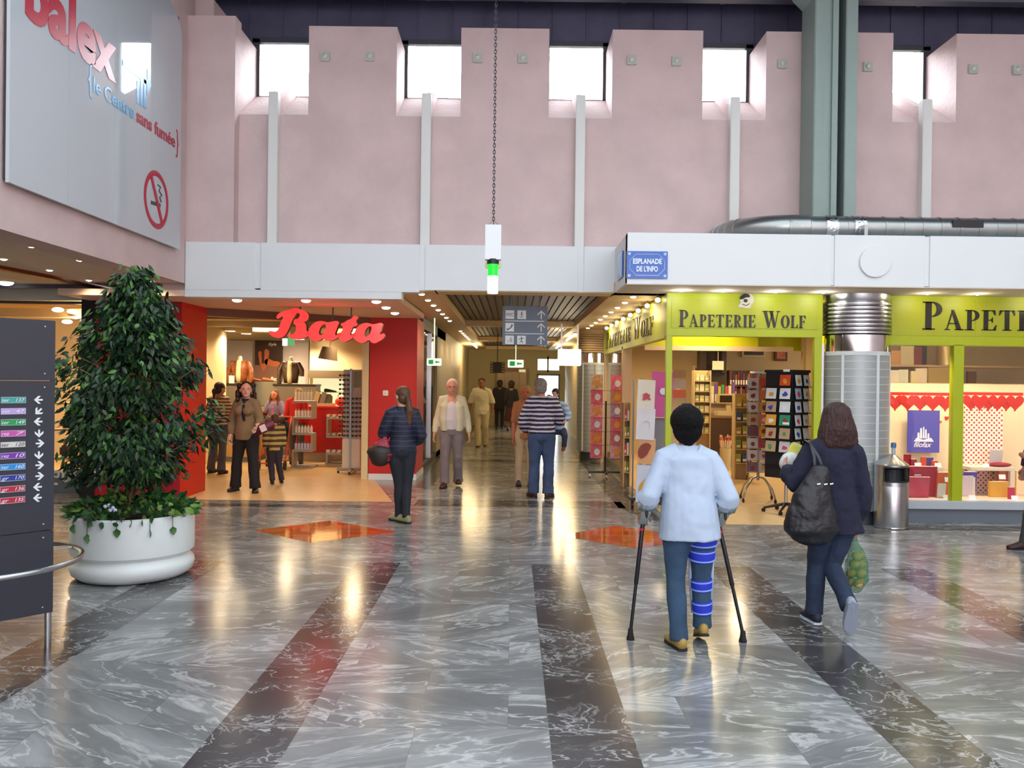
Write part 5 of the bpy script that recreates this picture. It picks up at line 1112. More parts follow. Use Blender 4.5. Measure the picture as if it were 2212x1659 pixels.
# ================================================================= card racks
cardM = [mat('card_%d' % i, c_, .5) for i, c_ in enumerate(('#d8dde0', '#b79a78', '#cf4a20', '#2f8f6a', '#c9c4c8', '#e3a03a', '#c23a55', '#a5b8c9', '#7a5f6a', '#e07a5a', '#6a4a5c'))]
inkM = [mat('print_%d' % i, c_, .6) for i, c_ in enumerate(('#c24a5a', '#d99a2a', '#3d4a9c', '#dfe6ea', '#8a3a2a', '#5d8a5a'))]
def card(parent_loc, rz, lx, lz, w, h, ci, ii, label, grp, y=-.01, tilt=-8):
    c_, s_ = math.cos(rz), math.sin(rz); pos = Vector(parent_loc) + Vector((c_ * lx - s_ * y, s_ * lx + c_ * y, lz))
    t = thing('greeting_card', label, 'greeting card', pos, rz, grp)
    Rm = Matrix.Rotation(R(tilt), 3, 'X')
    m = MB(); m.cbox((0, 0, 0), w, .004, h, Rm); m.build('card_sheet', cardM[ci % len(cardM)], t)
    m = MB(); rr = random.Random(int(lx * 1000) + int(lz * 977) + ci); lp = [(w * .3 * rr.uniform(.5, 1) * math.cos(q * PI / 4), h * .3 * rr.uniform(.5, 1) * math.sin(q * PI / 4)) for q in range(8)]
    put_shape(m, [lp], frame(Rm @ Vector((0, -.004, -.01)), (1, 0, 0), Rm @ Vector((0, 0, 1))), .001, True); m.build('printed_motif', inkM[ii % len(inkM)], t)
    return t
# black rack
bx = P(1712, 0, 10.95).x; RL = Vector((bx, 10.95, 0)); rz = R(-49); s2 = .2
t = thing('card_rack', 'black square rotating card rack at the right of the stationery entrance', 'card rack', RL, rz)
zr = [1.74 - .172 * i for i in range(6)]
m = MB(); m.box(-s2 + .005, s2 - .005, -s2 + .005, s2 - .005, .47, 1.87); m.build('core', mat('rack_black', '#14151a', .5), t)
m = MB()
for z in [1.655 - .172 * i for i in range(7)]:
    m.box(-s2 - .012, s2 + .012, -s2 - .03, s2 + .03, z - .005, z + .005); m.box(-s2 - .03, s2 + .03, -s2 - .012, s2 + .012, z - .005, z + .005)
m.box(-s2 - .01, s2 + .01, -s2 - .01, s2 + .01, 1.84, 1.875); m.build('pocket_rails', MATS['rack_black'], t)
m = MB(); m.tube([(0, 0, .08), (0, 0, .48)], .02, 10); m.build('pole', M_chrome, t)
m = MB()
for q in range(5): m.tube([(0, 0, .12), (.28 * math.cos(q * 2 * PI / 5), .28 * math.sin(q * 2 * PI / 5), .055)], [.022, .015], 8)
m.build('foot', MATS['rack_black'], t)
for q in range(5): m = MB(); cx2, cy2 = .28 * math.cos(q * 2 * PI / 5), .28 * math.sin(q * 2 * PI / 5); m.tube([(cx2 - .015, cy2, .026), (cx2 + .015, cy2, .026)], .026, 10); m.build('caster', M_black, t)
for z_ in (1.85, 1.17): m = MB(); m.box(.08, .17, -s2 - .035, -s2 - .03, z_, z_ + .03); m.build('paper_tag', MATS['card_white'], t)
cc = [[None, 2], [0, 0], [1, 0], [5, 3], [1, 1], [1, 4]]
rown = ['topmost', 'second', 'third', 'fourth', 'fifth', 'sixth']
for i, z in enumerate(zr):
    for j in (0, 1):
        if cc[i][j] is not None: card(RL, rz, (-.1, .1)[j], z, .15, .14, cc[i][j], i + j, 'greeting card on the left face of the black rack, %s row, %s column' % (rown[i], ('left', 'right')[j]), 'cards on the black rack', y=-s2 - .02)
        card(RL, rz + PI / 2, (-.1, .1)[j], z, .14, .14, 0 if i != 1 or j else 7, (1, 0, 2, 0, 2, 3)[i] + j, 'white greeting card on the right face of the black rack, %s row, %s column' % (rown[i], ('left', 'right')[j]), 'cards on the black rack', y=-s2 - .02)
# grey rack behind it
RG = Vector((P(1648, 0, 12.0).x, 12.0, 0))
t = thing('card_rack', 'slim steel card rack on curved wheeled legs, left of the black rack', 'card rack', RG, 0)
m = MB(); m.tube([(.02, 0, .3), (.02, 0, 1.85)], .02, 10); m.build('pole', M_chrome, t)
m = MB(); m.tube([(.02, 0, 1.84), (.02, 0, 1.87)], .13, 20); m.build('cap_disc', MATS['card_white'], t)
for q in range(4):
    cs, sn = math.cos(q * PI / 2 + .6 + PI / 2), math.sin(q * PI / 2 + .6 + PI / 2); m = MB(); m.tube([(.02, 0, .36), (.02 + .12 * cs, .12 * sn, .33), (.02 + .25 * cs, .25 * sn, .2), (.02 + .31 * cs, .31 * sn, .06)], .014, 8); m.build('leg', M_chrome, t, smooth=True)
    m = MB(); m.tube([(.02 + .31 * cs - .012, .31 * sn, .028), (.02 + .31 * cs + .012, .31 * sn, .028)], .028, 10); m.build('caster', M_black, t)
m = MB()
for i in range(8): z = 1.62 - .172 * i; m.box(-.16, .16, -.05, -.035, z - .004, z + .004)
for x_ in (-.16, .0, .15): m.box(x_, x_ + .006, -.04, -.032, .38, 1.8)
m.build('wire_frame', M_rack, t)
gl = [4, 4, 4, 1, 10, 4, 4, 8]; gr = [2, 9, 5, 9, 5, 6, 4, 4]
for i in range(8):
    z = 1.70 - .172 * i
    card(RG, 0, -.08, z, .15, .14, gl[i], 4, 'card in the left column of the slim steel rack, row %s from the top' % 'one two three four five six seven eight'.split()[i], 'cards on the steel rack', y=-.065)
    card(RG, 0, .08, z, .13, .14, gr[i], i, 'card in the right column of the slim steel rack, row %s from the top' % 'one two three four five six seven eight'.split()[i], 'cards on the steel rack', y=-.065)
# magazine stand in the corridor
MS = Vector((P(1320, 0, 14.7).x, 14.7, 0))
t = thing('magazine_stand', 'black wheeled magazine stand in the corridor by the round column', 'magazine rack', MS)
m = MB(); m.tube([(0, 0, .1), (0, 0, 1.35)], .016, 8); m.build('pole', M_black, t)
m = MB(); m.box(-.3, .3, -.02, .02, .08, .11); m.box(-.02, .02, -.25, .25, .08, .11); m.build('foot', M_black, t)
for dx, dy in ((-.27, 0), (.27, 0), (0, -.22)): m = MB(); m.tube([(dx - .012, dy, .035), (dx + .012, dy, .035)], .035, 12); m.build('caster', M_chrome, t)
m = MB()
for i in range(6):
    z = .33 + i * .24; m.box(-.28, -.05, -.05, -.04, z, z + .008); m.box(.07, .29, -.05, -.04, z, z + .008); m.box(-.05, .07, -.045, -.035, z, z + .006)
m.build('wire_pockets', M_black, t)
mc = ['#d0556a', '#c98f9c', '#d8663a', '#b9505f', '#cf6a8a', '#c9566a', '#e08a7a', '#a87f9a', '#d3455a', '#c27a4a', '#c9a07a', '#d6607a']
for i in range(6):
    for j, x_ in enumerate((-.17, .18)):
        c_ = mc[i * 2 + j]; tt = thing('magazine', 'pink and orange children magazine on the black stand, %s column, row %s from the top' % (('left', 'right')[j], 'one two three four five six'.split()[5 - i]), 'magazine', MS + Vector((x_, -.07, .34 + i * .24)), 0, 'magazines on the black stand')
        m = MB(); m.cbox((0, 0, .14), .21, .012, .27, Matrix.Rotation(R(-9), 3, 'X')); m.build('cover', mat('mc' + c_[1:], c_, .4, noise=.35, nscale=18), tt); m = MB(); put_shape(m, [[(.05 * math.cos(q), .06 * math.sin(q)) for q in [k * PI / 5 for k in range(10)]]], frame((.01, -.03, .12), *XZ), .002, True); m.build('printed_picture', inkM[1 if (i + j) % 2 else 3], tt)
# tall poster rack with big cards
PR = Vector((P(1400, 0, 11.15).x, 11.15, 0))
t = thing('poster_rack', 'black wheeled rack of large cards beside the corner post', 'card rack', PR)
m = MB(); m.box(-.15, .22, -.02, .25, .1, .14); m.build('foot', M_black, t); m = MB(); m.box(-.02, .02, .12, .16, .1, 1.75); m.build('pole', mat('pole_grey', '#77787c', .4, metal=.6), t)
for dx in (-.12, .19): m = MB(); m.tube([(dx - .015, .05, .05), (dx + .015, .05, .05)], .05, 12); m.build('caster', M_black, t)
m = MB(); m.box(-.13, .2, -.01, .02, .14, .15); m.box(-.12, -.1, .1, .12, .14, 1.75); m.box(.13, .15, .1, .12, .14, 1.75); m.build('wire_frame', MATS['pole_grey'], t)
def bigcard(px0, py0, px1, py1, Y, col, label, motif=None, mcol=4, name='large_card', tilt=-5):
    a_ = P(px0, py0, Y); b_ = P(px1, py1, Y); W, H = b_.x - a_.x, a_.z - b_.z
    t = thing(name, label, 'card', ((a_.x + b_.x) / 2, Y, b_.z)); Rm = Matrix.Rotation(R(tilt), 3, 'X') @ Matrix.Rotation(R(3), 3, 'Y')
    m = MB(); m.cbox((0, 0, H / 2), W, .008, H, Rm); m.build('sheet', mat('bc' + col[1:], col, .5, noise=.04, nscale=4), t)
    if motif:
        m = MB(); put_shape(m, motif, frame((0, -.03, H / 2), *XZ), .002, True, W); m.build('printed_motif', inkM[mcol], t)
blob = [[(-.1, .15), (0, .2), (.12, .12), (.2, .1), (.18, -.05), (.25, -.2), (.05, -.15), (-.2, -.22), (-.16, -.02), (-.2, .1)]]
bigcard(1377, 820, 1414, 892, 11.12, '#ded6c2', 'large cream card with a red figure, top of the poster rack', blob, 0)
bigcard(1375, 882, 1414, 950, 11.08, '#d5d3d8', 'large white card with a line drawing, middle of the poster rack', [[(-.25, -.2), (-.25, .1), (0, .25), (.25, .1), (.25, -.2), (.22, -.2), (.2, .08), (0, .2), (-.2, .08), (-.22, -.2)]], 3)
bigcard(1379, 946, 1415, 1003, 11.06, '#cf9a68', 'large orange abstract card, lower part of the poster rack', [[(-.4, -.4), (-.1, -.3), (.1, 0), (.2, .4), (-.4, .3)]], 4)
bigcard(1375, 1004, 1412, 1085, 11.04, '#c3cbdc', 'large pale blue card at the foot of the poster rack', [[(-.3, -.5), (.3, -.5), (.35, .3), (-.1, .2)]], 1)
bigcard(1406, 803, 1452, 902, 11.5, '#c64a90', 'big pink poster card behind the lime corner post', [[(-.1, .2), (.1, .3), (.2, .1), (0, 0)]], 3)
t = thing('poster_stand', 'grey stand carrying the big pink poster card', 'display stand', (P(1432, 0, 11.6).x, 11.6, 0)); m = MB(); m.box(-.13, .13, -.02, .1, .1, 1.2); m.build('panel', mat('ps_grey', '#7f8086', .5), t); m = MB(); m.box(-.16, .16, -.12, .2, 0, .1); m.build('foot', M_black, t)
# shop depths: counters, shelves with goods
x0, x1 = P(1530, 0, 16.6).x, P(1640, 0, 16.6).x
counter(x0 + .0, x1, 16.7, 17.4, 1.02, '#3f2a1c', 'dark brown cash counter at the back of the stationery shop', top='#6d5238')
t = thing('cash_register', 'cream and brown cash register on the dark stationery counter', 'cash register', ((x0 + x1) / 2 + .1, 16.85, 1.02)); m = MB(); m.box(-.25, .25, 0, .3, 0, .1, bev=.01); m.box(-.22, .22, .05, .3, .25, .45, bev=.01); m.box(-.05, .05, .1, .2, .1, .25); m.build('body', mat('reg_cream', '#b9a478', .5), t); m = MB(); m.box(-.2, .2, .04, .05, .28, .42); m.build('screen', mat('reg_scr', '#2a2018', .2), t)
t = thing('stick_tub', 'round cream tub full of rolled sticks before the dark counter', 'tub', (P(1580, 0, 16.2).x, 16.2, 0)); m = MB(); m.lathe([(.10, 0), (.11, .42), (.1, .42), (.09, .05)], seg=24); m.build('tub', mat('tub_cream', '#c9bd90', .5), t, smooth='auto')
for q in range(9):
    an = q * 2 * PI / 9; m = MB(); m.tube([(.04 * math.cos(an), .04 * math.sin(an), .08), (.12 * math.cos(an), .08 * math.sin(an), .66 + .04 * math.sin(q * 3))], .012, 6); tt = thing('paper_roll', 'slim pale roll standing in the round cream tub', 'paper roll', (t.location.x, 16.2, 0), 0, 'rolls in the tub'); m.build('roll', mat('roll', '#e0c8a0', .6), tt)
    m = MB(); m.tube([(.112 * math.cos(an), .075 * math.sin(an), .58), (.12 * math.cos(an), .08 * math.sin(an), .64)], .014, 6); m.build('red_band', mat('roll_band', '#b8382a', .6), tt)
def goods_rack(px0, px1, pyt, pyb, Y, rows, cols, pal, label, glabel, dark=False, hgt=.6):
    xa, xb = P(px0, 0, Y).x, P(px1, 0, Y).x; zt, zb_ = P(px0, pyt, Y).z, P(px0, pyb, Y).z; rowh = (zt - zb_) / rows
    t = thing('goods_shelf', label, 'shelf unit', (xa, Y, 0)); M_ = mat('goods_dark', '#3a2416', .5) if dark else mat('goods_light', '#bfa679', .6)
    m = MB(); m.box(0, xb - xa, .16, .2, 0, zt); m.build('back', M_, t); m = MB(); m.box(-.02, 0, -.0, .2, 0, zt); m.box(xb - xa, xb - xa + .02, 0, .2, 0, zt); m.build('side', M_, t)
    for r_ in range(rows): m = MB(); m.box(0, xb - xa, 0, .16, zb_ + r_ * rowh - .015, zb_ + r_ * rowh); m.build('shelf', M_, t)
    k = 0
    for r_ in range(rows):
        for c_ in range(cols):
            cw = (xb - xa) / cols; x = xa + (c_ + .5) * cw; col = pal[k % len(pal)]; k += 1
            tt = thing('stationery_pack', glabel, 'stationery', (x, Y + .03, zb_ + r_ * rowh + .001), 0, glabel)
            m = MB(); m.box(-cw * .42, cw * .42, 0, .05, 0, rowh * hgt * rnd.uniform(.85, 1.15), bev=.003); m.build('pack', mat('pk' + col[1:], col, .5), tt); m = MB(); m.box(-cw * .3, cw * .3, -.002, 0, rowh * .1, rowh * hgt * .45); m.build('pack_front', mat('pkf', '#e6dcc0', .6), tt)
    return t
goods_rack(1512, 1545, 800, 935, 15.6, 6, 3, ['#d9d28c', '#c9c9a4', '#b8c07a', '#ddd6b0', '#a8b478'], 'pegboard rack of pale green packs left of the dark counter', 'small pale packet hanging on the pegboard rack left of the dark counter')
goods_rack(1588, 1655, 800, 868, 18.5, 2, 12, ['#6a1420', '#3a1a3c', '#7a1c1c', '#1c2a4a', '#8a5a1c'], 'dark bookcase of red and blue binders on the rear wall', 'upright binder in the dark rear bookcase', True, .85)
goods_rack(1512, 1580, 790, 812, 18.7, 1, 7, ['#2f8f4a', '#c2342a', '#e0b02a', '#d9dcd0', '#e07a1c'], 'high shelf of bright packets on the rear wall', 'bright coloured packet on the high rear shelf')
goods_rack(1540, 1600, 845, 870, 17.6, 1, 8, ['#c2455a', '#d9c9a0', '#6a4a8c', '#c9b04a', '#4a8c5a'], 'row of bright bottles and packs behind the dark counter', 'small bright pack in the row behind the dark counter', False, 1.6)
goods_rack(1602, 1630, 850, 1000, 14.6, 5, 2, ['#8fa04a', '#2f4f9c', '#6a8c3c', '#b9a84a', '#9c8c4c'], 'slim rack of green and blue packs left of the steel card rack', 'green packet on the slim rack left of the steel card rack')
goods_rack(1448, 1470, 880, 960, 13.6, 4, 2, ['#c2702a', '#b8443a', '#d9c29a', '#8f9c4a'], 'low rack of orange packs just inside the lime corner post', 'orange packet on the low rack inside the lime corner post')
goods_rack(1361, 1372, 870, 1020, 13.4, 4, 2, ['#d9a02a', '#4a8c5a', '#c2355a', '#e0d0c0'], 'narrow yellow rack behind the poster rack', 'small bright pack on the narrow yellow rack')
t = thing('arched_display', 'cream arched display stand behind the boy', 'display stand', (P(1480, 0, 13.2).x, 13.2, 0)); m = MB(); hz_ = P(1480, 860, 13.2).z; m.prism([(-.27, 0), (.27, 0), (.27, hz_ - .25), (.1, hz_), (-.1, hz_), (-.27, hz_ - .25)], 0, .04, 'y'); m.build('board', mat('arch_cream', '#d0b887', .5), t)
m = MB(); m.box(-.15, .15, .04, .3, 0, .1); m.build('foot', M_black, t)
t = thing('card_column', 'cream column of stacked card packs above the arched display', 'display stand', (P(1478, 0, 14.2).x, 14.2, 0)); m = MB(); m.box(-.03, .03, .05, .1, 0, P(0, 815, 14.2).z + .03); m.build('pole', M_cream, t)
for i in range(4): m = MB(); z_ = P(1478, 850 - i * 0, 14.2).z - .25 + i * .17; m.box(-.11, .11, -.02, .02, z_, z_ + .14); m.build('pocket', cardM[(4, 9, 4, 1)[i]], t)
for (px, py, c_, l) in ((1625, 757, '#cdbb95', 'dark landscape in a cream frame'), (1690, 762, '#6a2418', 'ornate red framed picture')):
    pass
for px0, py0, px1, py1, fc, ic, l in ((1604, 750, 1655, 772, '#c2aa7a', '#3a3226', 'wide framed picture high on the rear wall of the stationery shop'), (1675, 752, 1702, 780, '#5a2416', '#b0603a', 'small red framed picture high on the rear wall of the stationery shop')):
    a_ = P(px0, py0, 19.4); b_ = P(px1, py1, 19.4); t = thing('framed_picture', l, 'picture', (a_.x, 19.44, b_.z)); W, H = b_.x - a_.x, a_.z - b_.z; m = MB(); m.box(0, W, 0, .04, 0, H); m.build('frame', mat('fr' + fc[1:], fc, .5), t); m = MB(); m.box(.05, W - .05, -.004, 0, .05, H - .05); m.build('image', mat('im' + ic[1:], ic, .5, noise=.4, nscale=6), t)
w = MB(); w.box(P(1536, 0, 18).x, P(1580, 0, 18).x, 18, 18.4, P(0, 806, 18).z, 2.84); w.box(P(1527, 0, 17.9).x, P(1536, 0, 17.9).x, 17.9, 18.4, 1.9, 2.84); w.box(P(1570, 0, 17.9).x, P(1579, 0, 17.9).x, 17.9, 18.4, 1.9, 2.84); struct(w, 'trim_dark_duct', mat('duct_dark', '#2a1c12', .6))
w = MB(); w.box(P(1590, 0, 18.9).x, P(1705, 0, 18.9).x, 18.9, 19.2, P(0, 808, 18.9).z - .02, P(0, 788, 18.9).z); struct(w, 'trim_brown_pelmet', mat('pelmet2', '#5a2e18', .5))
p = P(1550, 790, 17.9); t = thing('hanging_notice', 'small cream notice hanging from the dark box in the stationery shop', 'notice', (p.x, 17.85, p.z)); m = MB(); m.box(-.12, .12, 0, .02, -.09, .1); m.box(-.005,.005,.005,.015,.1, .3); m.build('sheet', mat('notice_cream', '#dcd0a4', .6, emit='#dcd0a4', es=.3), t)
# ================================================================= people
def skin(name, c): return mat('skin_' + name, c, .55, noise=.05, nscale=8)
def cloud(size):
    k = 'cloud%g' % size
    t = bpy.data.textures.get(k) or bpy.data.textures.new(k, 'CLOUDS'); t.noise_scale = size; t.noise_depth = 2; return t
def organic(mb, name, m, parent, voxel=.012, smooth=4, disp=0.0, dsize=.12):
    o = mb.build(name, m, parent, True)
    r = o.modifiers.new('remesh', 'REMESH'); r.mode = 'VOXEL'; r.voxel_size = voxel; r.use_smooth_shade = True
    if smooth: s_ = o.modifiers.new('smooth', 'SMOOTH'); s_.factor = .5; s_.iterations = smooth
    if disp: d = o.modifiers.new('folds', 'DISPLACE'); d.texture = cloud(dsize); d.strength = disp; d.mid_level = .5; d.texture_coords = 'LOCAL'
    return o
def V(*a): return Vector(a)
def mixv(a, b, k): return a.lerp(b, k)
def base_joints(H, female=False):
    J = dict(pelvis=V(0, 0, .53), waist=V(0, 0, .625), chest=V(0, .005, .74), neck=V(0, -.005, .83), head=V(0, .012, .925))
    sw = .086 if female else .098; hw = .052
    for s_, k in ((-1, 'l'), (1, 'r')):
        J['sh' + k] = V(s_ * sw, 0, .805); J['el' + k] = V(s_ * (sw + .025), -.012, .63); J['wr' + k] = V(s_ * (sw + .03), .03, .49)
        J['hip' + k] = V(s_ * hw, 0, .515); J['kn' + k] = V(s_ * (hw + .004), .01, .285); J['an' + k] = V(s_ * (hw + .006), -.01, .05)
    return {k: v * H for k, v in J.items()}
def add_hand(mb, wr, d, palm_n, H, side, curl=.35, spread=1.0):
    """palm, four bent fingers of unequal length and a thumb leaving the side of the palm. d: direction of hand, palm_n: palm normal"""
    d = d.normalized(); n = (palm_n - d * palm_n.dot(d)).normalized(); u = d.cross(n) * side       # u: towards the thumb
    k = H / 1.7
    mb.tube([wr - d * .01 * k, wr + d * .035 * k, wr + d * .085 * k], [(.026 * k, .018 * k), (.036 * k, .016 * k), (.040 * k, .014 * k)], 12, ref=u, round_=True)
    for i, (off, L_) in enumerate(((.030, .072), (.010, .080), (-.011, .074), (-.031, .058))):
        p = wr + d * .088 * k + u * off * k; a_ = 0; pts = [p]; q = p
        for j, fr in enumerate((.45, .32, .23)):
            a_ += curl * (1.0 if j else .7) + .04 * i; dd = d * math.cos(a_) + n * math.sin(a_) + u * off * .6 * spread; q = q + dd.normalized() * L_ * fr * k; pts.append(q)
        mb.tube(pts, [.0095 * k, .0088 * k, .008 * k, .0068 * k], 8, round_=True)
    p = wr + d * .03 * k + u * .03 * k
    mb.tube([p - u * .01 * k, p + d * .025 * k + u * .018 * k + n * .012 * k, p + d * .052 * k + u * .022 * k + n * .026 * k], [.013 * k, .0105 * k, .0085 * k], 8, round_=True)
def add_head(mb, c, H, fwd, up=V(0, 0, 1), face=True):
    H = H * 1.10; f_ = fwd.normalized(); up = (up - f_ * up.dot(f_)).normalized(); r_ = f_.cross(up)
    M = Matrix((r_, f_, up)).transposed(); k = H
    mb.ell(c + up * .012 * k, .046 * k, .056 * k, .053 * k, M, 20, 14)
    mb.ell(c - up * .022 * k + f_ * .010 * k, .036 * k, .042 * k, .043 * k, M, 18, 12)
    if face:
        mb.ell(c - up * .052 * k + f_ * .030 * k, .017 * k, .014 * k, .011 * k, M)           # chin
        mb.tube([c + f_ * .054 * k + up * .010 * k, c + f_ * .066 * k - up * .012 * k], [.005 * k, .0085 * k], 8, round_=True)
        mb.ell(c + f_ * .052 * k + up * .016 * k, .034 * k, .009 * k, .005 * k, M)           # brow
        mb.ell(c + f_ * .052 * k - up * .030 * k, .014 * k, .007 * k, .006 * k, M)           # lips
    for s_ in (-1, 1): mb.ell(c + r_ * s_ * .047 * k - f_ * .004 * k - up * .004 * k, .006 * k, .013 * k, .018 * k, M, 10, 8)
    return r_, f_, up, M
def person(label, X, Y, rz, H, female=False, pose=None, headdir=V(0, 1, 0), detail=False, skincol='#c98f70', curl=(.4, .4), handdir=None, palmn=None, bust=False, facing=False, weight=1.0):
    t = thing('person', label, 'person', (X, Y, 0), rz)
    J = base_joints(H, female)
    for k_, v in (pose or {}).items(): J[k_] = V(*v)
    ms = skin(skincol[1:], skincol); m = MB(); wv = weight
    ww, hw_, cw = (.070, .098, .088) if female else (.083, .090, .100)
    X_ = (J['shr'] - J['shl']).normalized()
    m.tube([J['pelvis'] - V(0, 0, .015 * H), J['pelvis'] + V(0, 0, .02 * H), J['waist'], J['chest'], mixv(J['chest'], J['neck'], .6), mixv(J['chest'], J['neck'], .95)],
           [(hw_ * H * .75, .045 * H), (hw_ * H * wv * .92, .058 * H * wv), (ww * H * wv, .055 * H * wv), (cw * H, .060 * H), (cw * H * .95, .055 * H), (.04 * H, .038 * H)], 20, ref=X_, round_=True)
    m.tube([J['neck'] - V(0, 0, .02 * H), J['head']], [.034 * H, .031 * H], 14, round_=True)
    r_, f_, up, M = add_head(m, J['head'], H, headdir)
    for s_, k_ in ((-1, 'l'), (1, 'r')):
        sh, el, wr = J['sh' + k_], J['el' + k_], J['wr' + k_]
        m.tube([mixv(J['neck'], sh, .6), sh, mixv(sh, el, .3), mixv(sh, el, .7), el, mixv(el, wr, .3), mixv(el, wr, .75), wr], [x * H for x in (.034, .034, .031, .026, .023, .0245, .018, .0145)], 14, round_=True)
        d = (wr - el).normalized() if not handdir or handdir[0 if s_ < 0 else 1] is None else V(*handdir[0 if s_ < 0 else 1])
        pn = V(-s_, .25, 0) if not palmn or palmn[0 if s_ < 0 else 1] is None else V(*palmn[0 if s_ < 0 else 1])
        n_ = (pn - d * pn.dot(d)).normalized(); sd = 1 if d.cross(n_).dot(V(0, 1, 0) if abs(d.y) < .8 else V(0, 0, 1)) > 0 else -1
        add_hand(m, wr, d, pn, H, sd, curl[0 if s_ < 0 else 1])
        hp, kn, an = J['hip' + k_], J['kn' + k_], J['an' + k_]
        m.tube([hp + V(0, 0, .02 * H), mixv(hp, kn, .25), mixv(hp, kn, .65), kn, mixv(kn, an, .28), mixv(kn, an, .7), an], [x * H for x in (.046, .046, .037, .029, .031, .022, .018)], 14, round_=True)
    organic(m, 'body', ms, t, .006 if detail else .010, 2)
    if facing:
        for s_ in (-1, 1):
            m = MB(); m.ell(J['head'] + r_ * s_ * .020 * H + f_ * .0600 * H + up * .006 * H, .0062 * H, .003 * H, .0035 * H, M, 10, 6); m.build('eye', mat('eye_dark', '#2b211c', .3), t, smooth=True)
        m = MB(); m.ell(J['head'] + f_ * .0640 * H - up * .033 * H, .0125 * H, .003 * H, .0035 * H, M, 10, 6); m.build('mouth', mat('lip', '#9c5348', .5), t, smooth=True)
    t['_'] = 0; del t['_']
    return t, J, (r_, f_, up, M)
def top(t, J, H, m_, name='sweater', hem=.47, sleeve=1.0, loose=.010, flare=0.0, female=False, voxel=.010, disp=.014, collar=False, bust=0.0, slv_r=1.0, belly=1.0, seg=20, arms=('l', 'r'), dsize=.12):
    X_ = (J['shr'] - J['shl']).normalized(); m = MB(); L_ = loose
    ww, hw_, cw = (.070, .098, .088) if female else (.085, .090, .100)
    hemp = J['pelvis'] + V(0, 0, (hem - .53) * H)
    m.tube([hemp, mixv(hemp, J['waist'], .5), J['waist'], J['chest'], mixv(J['chest'], J['neck'], .6), mixv(J['chest'], J['neck'], .93)],
           [(hw_ * H + L_ + flare, .066 * H + L_ + flare * .8), ((hw_ + ww) / 2 * H * belly + L_ + flare * .7, .064 * H * belly + L_ + flare * .6), (ww * H * belly + L_ + flare * .4, .058 * H * belly + L_ + flare * .4), (cw * H + L_, .062 * H + L_), (cw * H * .97 + L_ * .8, .057 * H + L_ * .8), (.044 * H + L_ * .5, .042 * H + L_ * .5)], seg, ref=X_)
    if bust:
        for s_ in (-1, 1): m.ell(J['chest'] + X_ * s_ * .042 * H + V(0, 1, 0) * .055 * H - V(0, 0, .005 * H), bust * H, bust * H, bust * H)
    if collar: m.tube([J['neck'] - V(0, 0, .01 * H), J['neck'] + V(0, 0, .022 * H)], [.044 * H, .040 * H], 16, round_=False)
    for k_ in arms:
        sh, el, wr = J['sh' + k_], J['el' + k_], J['wr' + k_]
        pts = [mixv(J['neck'], sh, .35), sh, mixv(sh, el, .35), mixv(sh, el, .75), el]; rr = [.034 * H + L_, .036 * H + L_, .034 * H + L_, .030 * H + L_ * 1.1, .028 * H + L_ * 1.1]
        if sleeve > .5:
            fr = (sleeve - .5) * 2; pts += [mixv(el, wr, fr * .5), mixv(el, wr, fr * .96)]; rr += [(.025 * H + L_) * slv_r, (.0185 * H + L_ * .7) * slv_r]
        else: pts = pts[:-1] if sleeve < .4 else pts; rr = rr[:len(pts)]
        m.tube(pts, rr, 14)
    return organic(m, name, m_, t, voxel, 3, disp, dsize)
def trousers(t, J, H, m_, loose=.008, flare=.0, female=False, voxel=.010, disp=.012, name='trousers', ext=1.0, hi=.60):
    X_ = (J['hipr'] - J['hipl']).normalized(); m = MB(); L_ = loose; hw_ = .098 if female else .090
    m.tube([J['pelvis'] + V(0, 0, (hi - .53) * H), J['pelvis'] + V(0, 0, .01 * H), J['pelvis'] - V(0, -.0, .045 * H)], [((.078 if female else .084) * H + L_, .058 * H + L_), (hw_ * H + L_, .066 * H + L_), (hw_ * H * .92 + L_, .064 * H + L_)], 20, ref=X_)
    m.ell(J['pelvis'] - V(0, .028 * H, .01 * H), .075 * H + L_, .05 * H, .055 * H)
    m.ell(J['pelvis'] - V(0, 0, .045 * H), .07 * H, .058 * H + L_, .045 * H)
    for k_ in ('l', 'r'):
        hp, kn, an = J['hip' + k_], J['kn' + k_], J['an' + k_]; an2 = mixv(kn, an, ext)
        m.tube([hp + V(0, 0, .01 * H), mixv(hp, kn, .3), mixv(hp, kn, .7), kn, mixv(kn, an2, .35), mixv(kn, an2, .75), an2 - (an - kn).normalized() * -.012 * H],
               [.056 * H + L_, .053 * H + L_, .042 * H + L_, .035 * H + L_, .034 * H + L_ + flare * .4, .028 * H + L_ + flare, .029 * H + L_ + flare * 1.5], 16)
    return organic(m, name, m_, t, voxel, 3, disp)
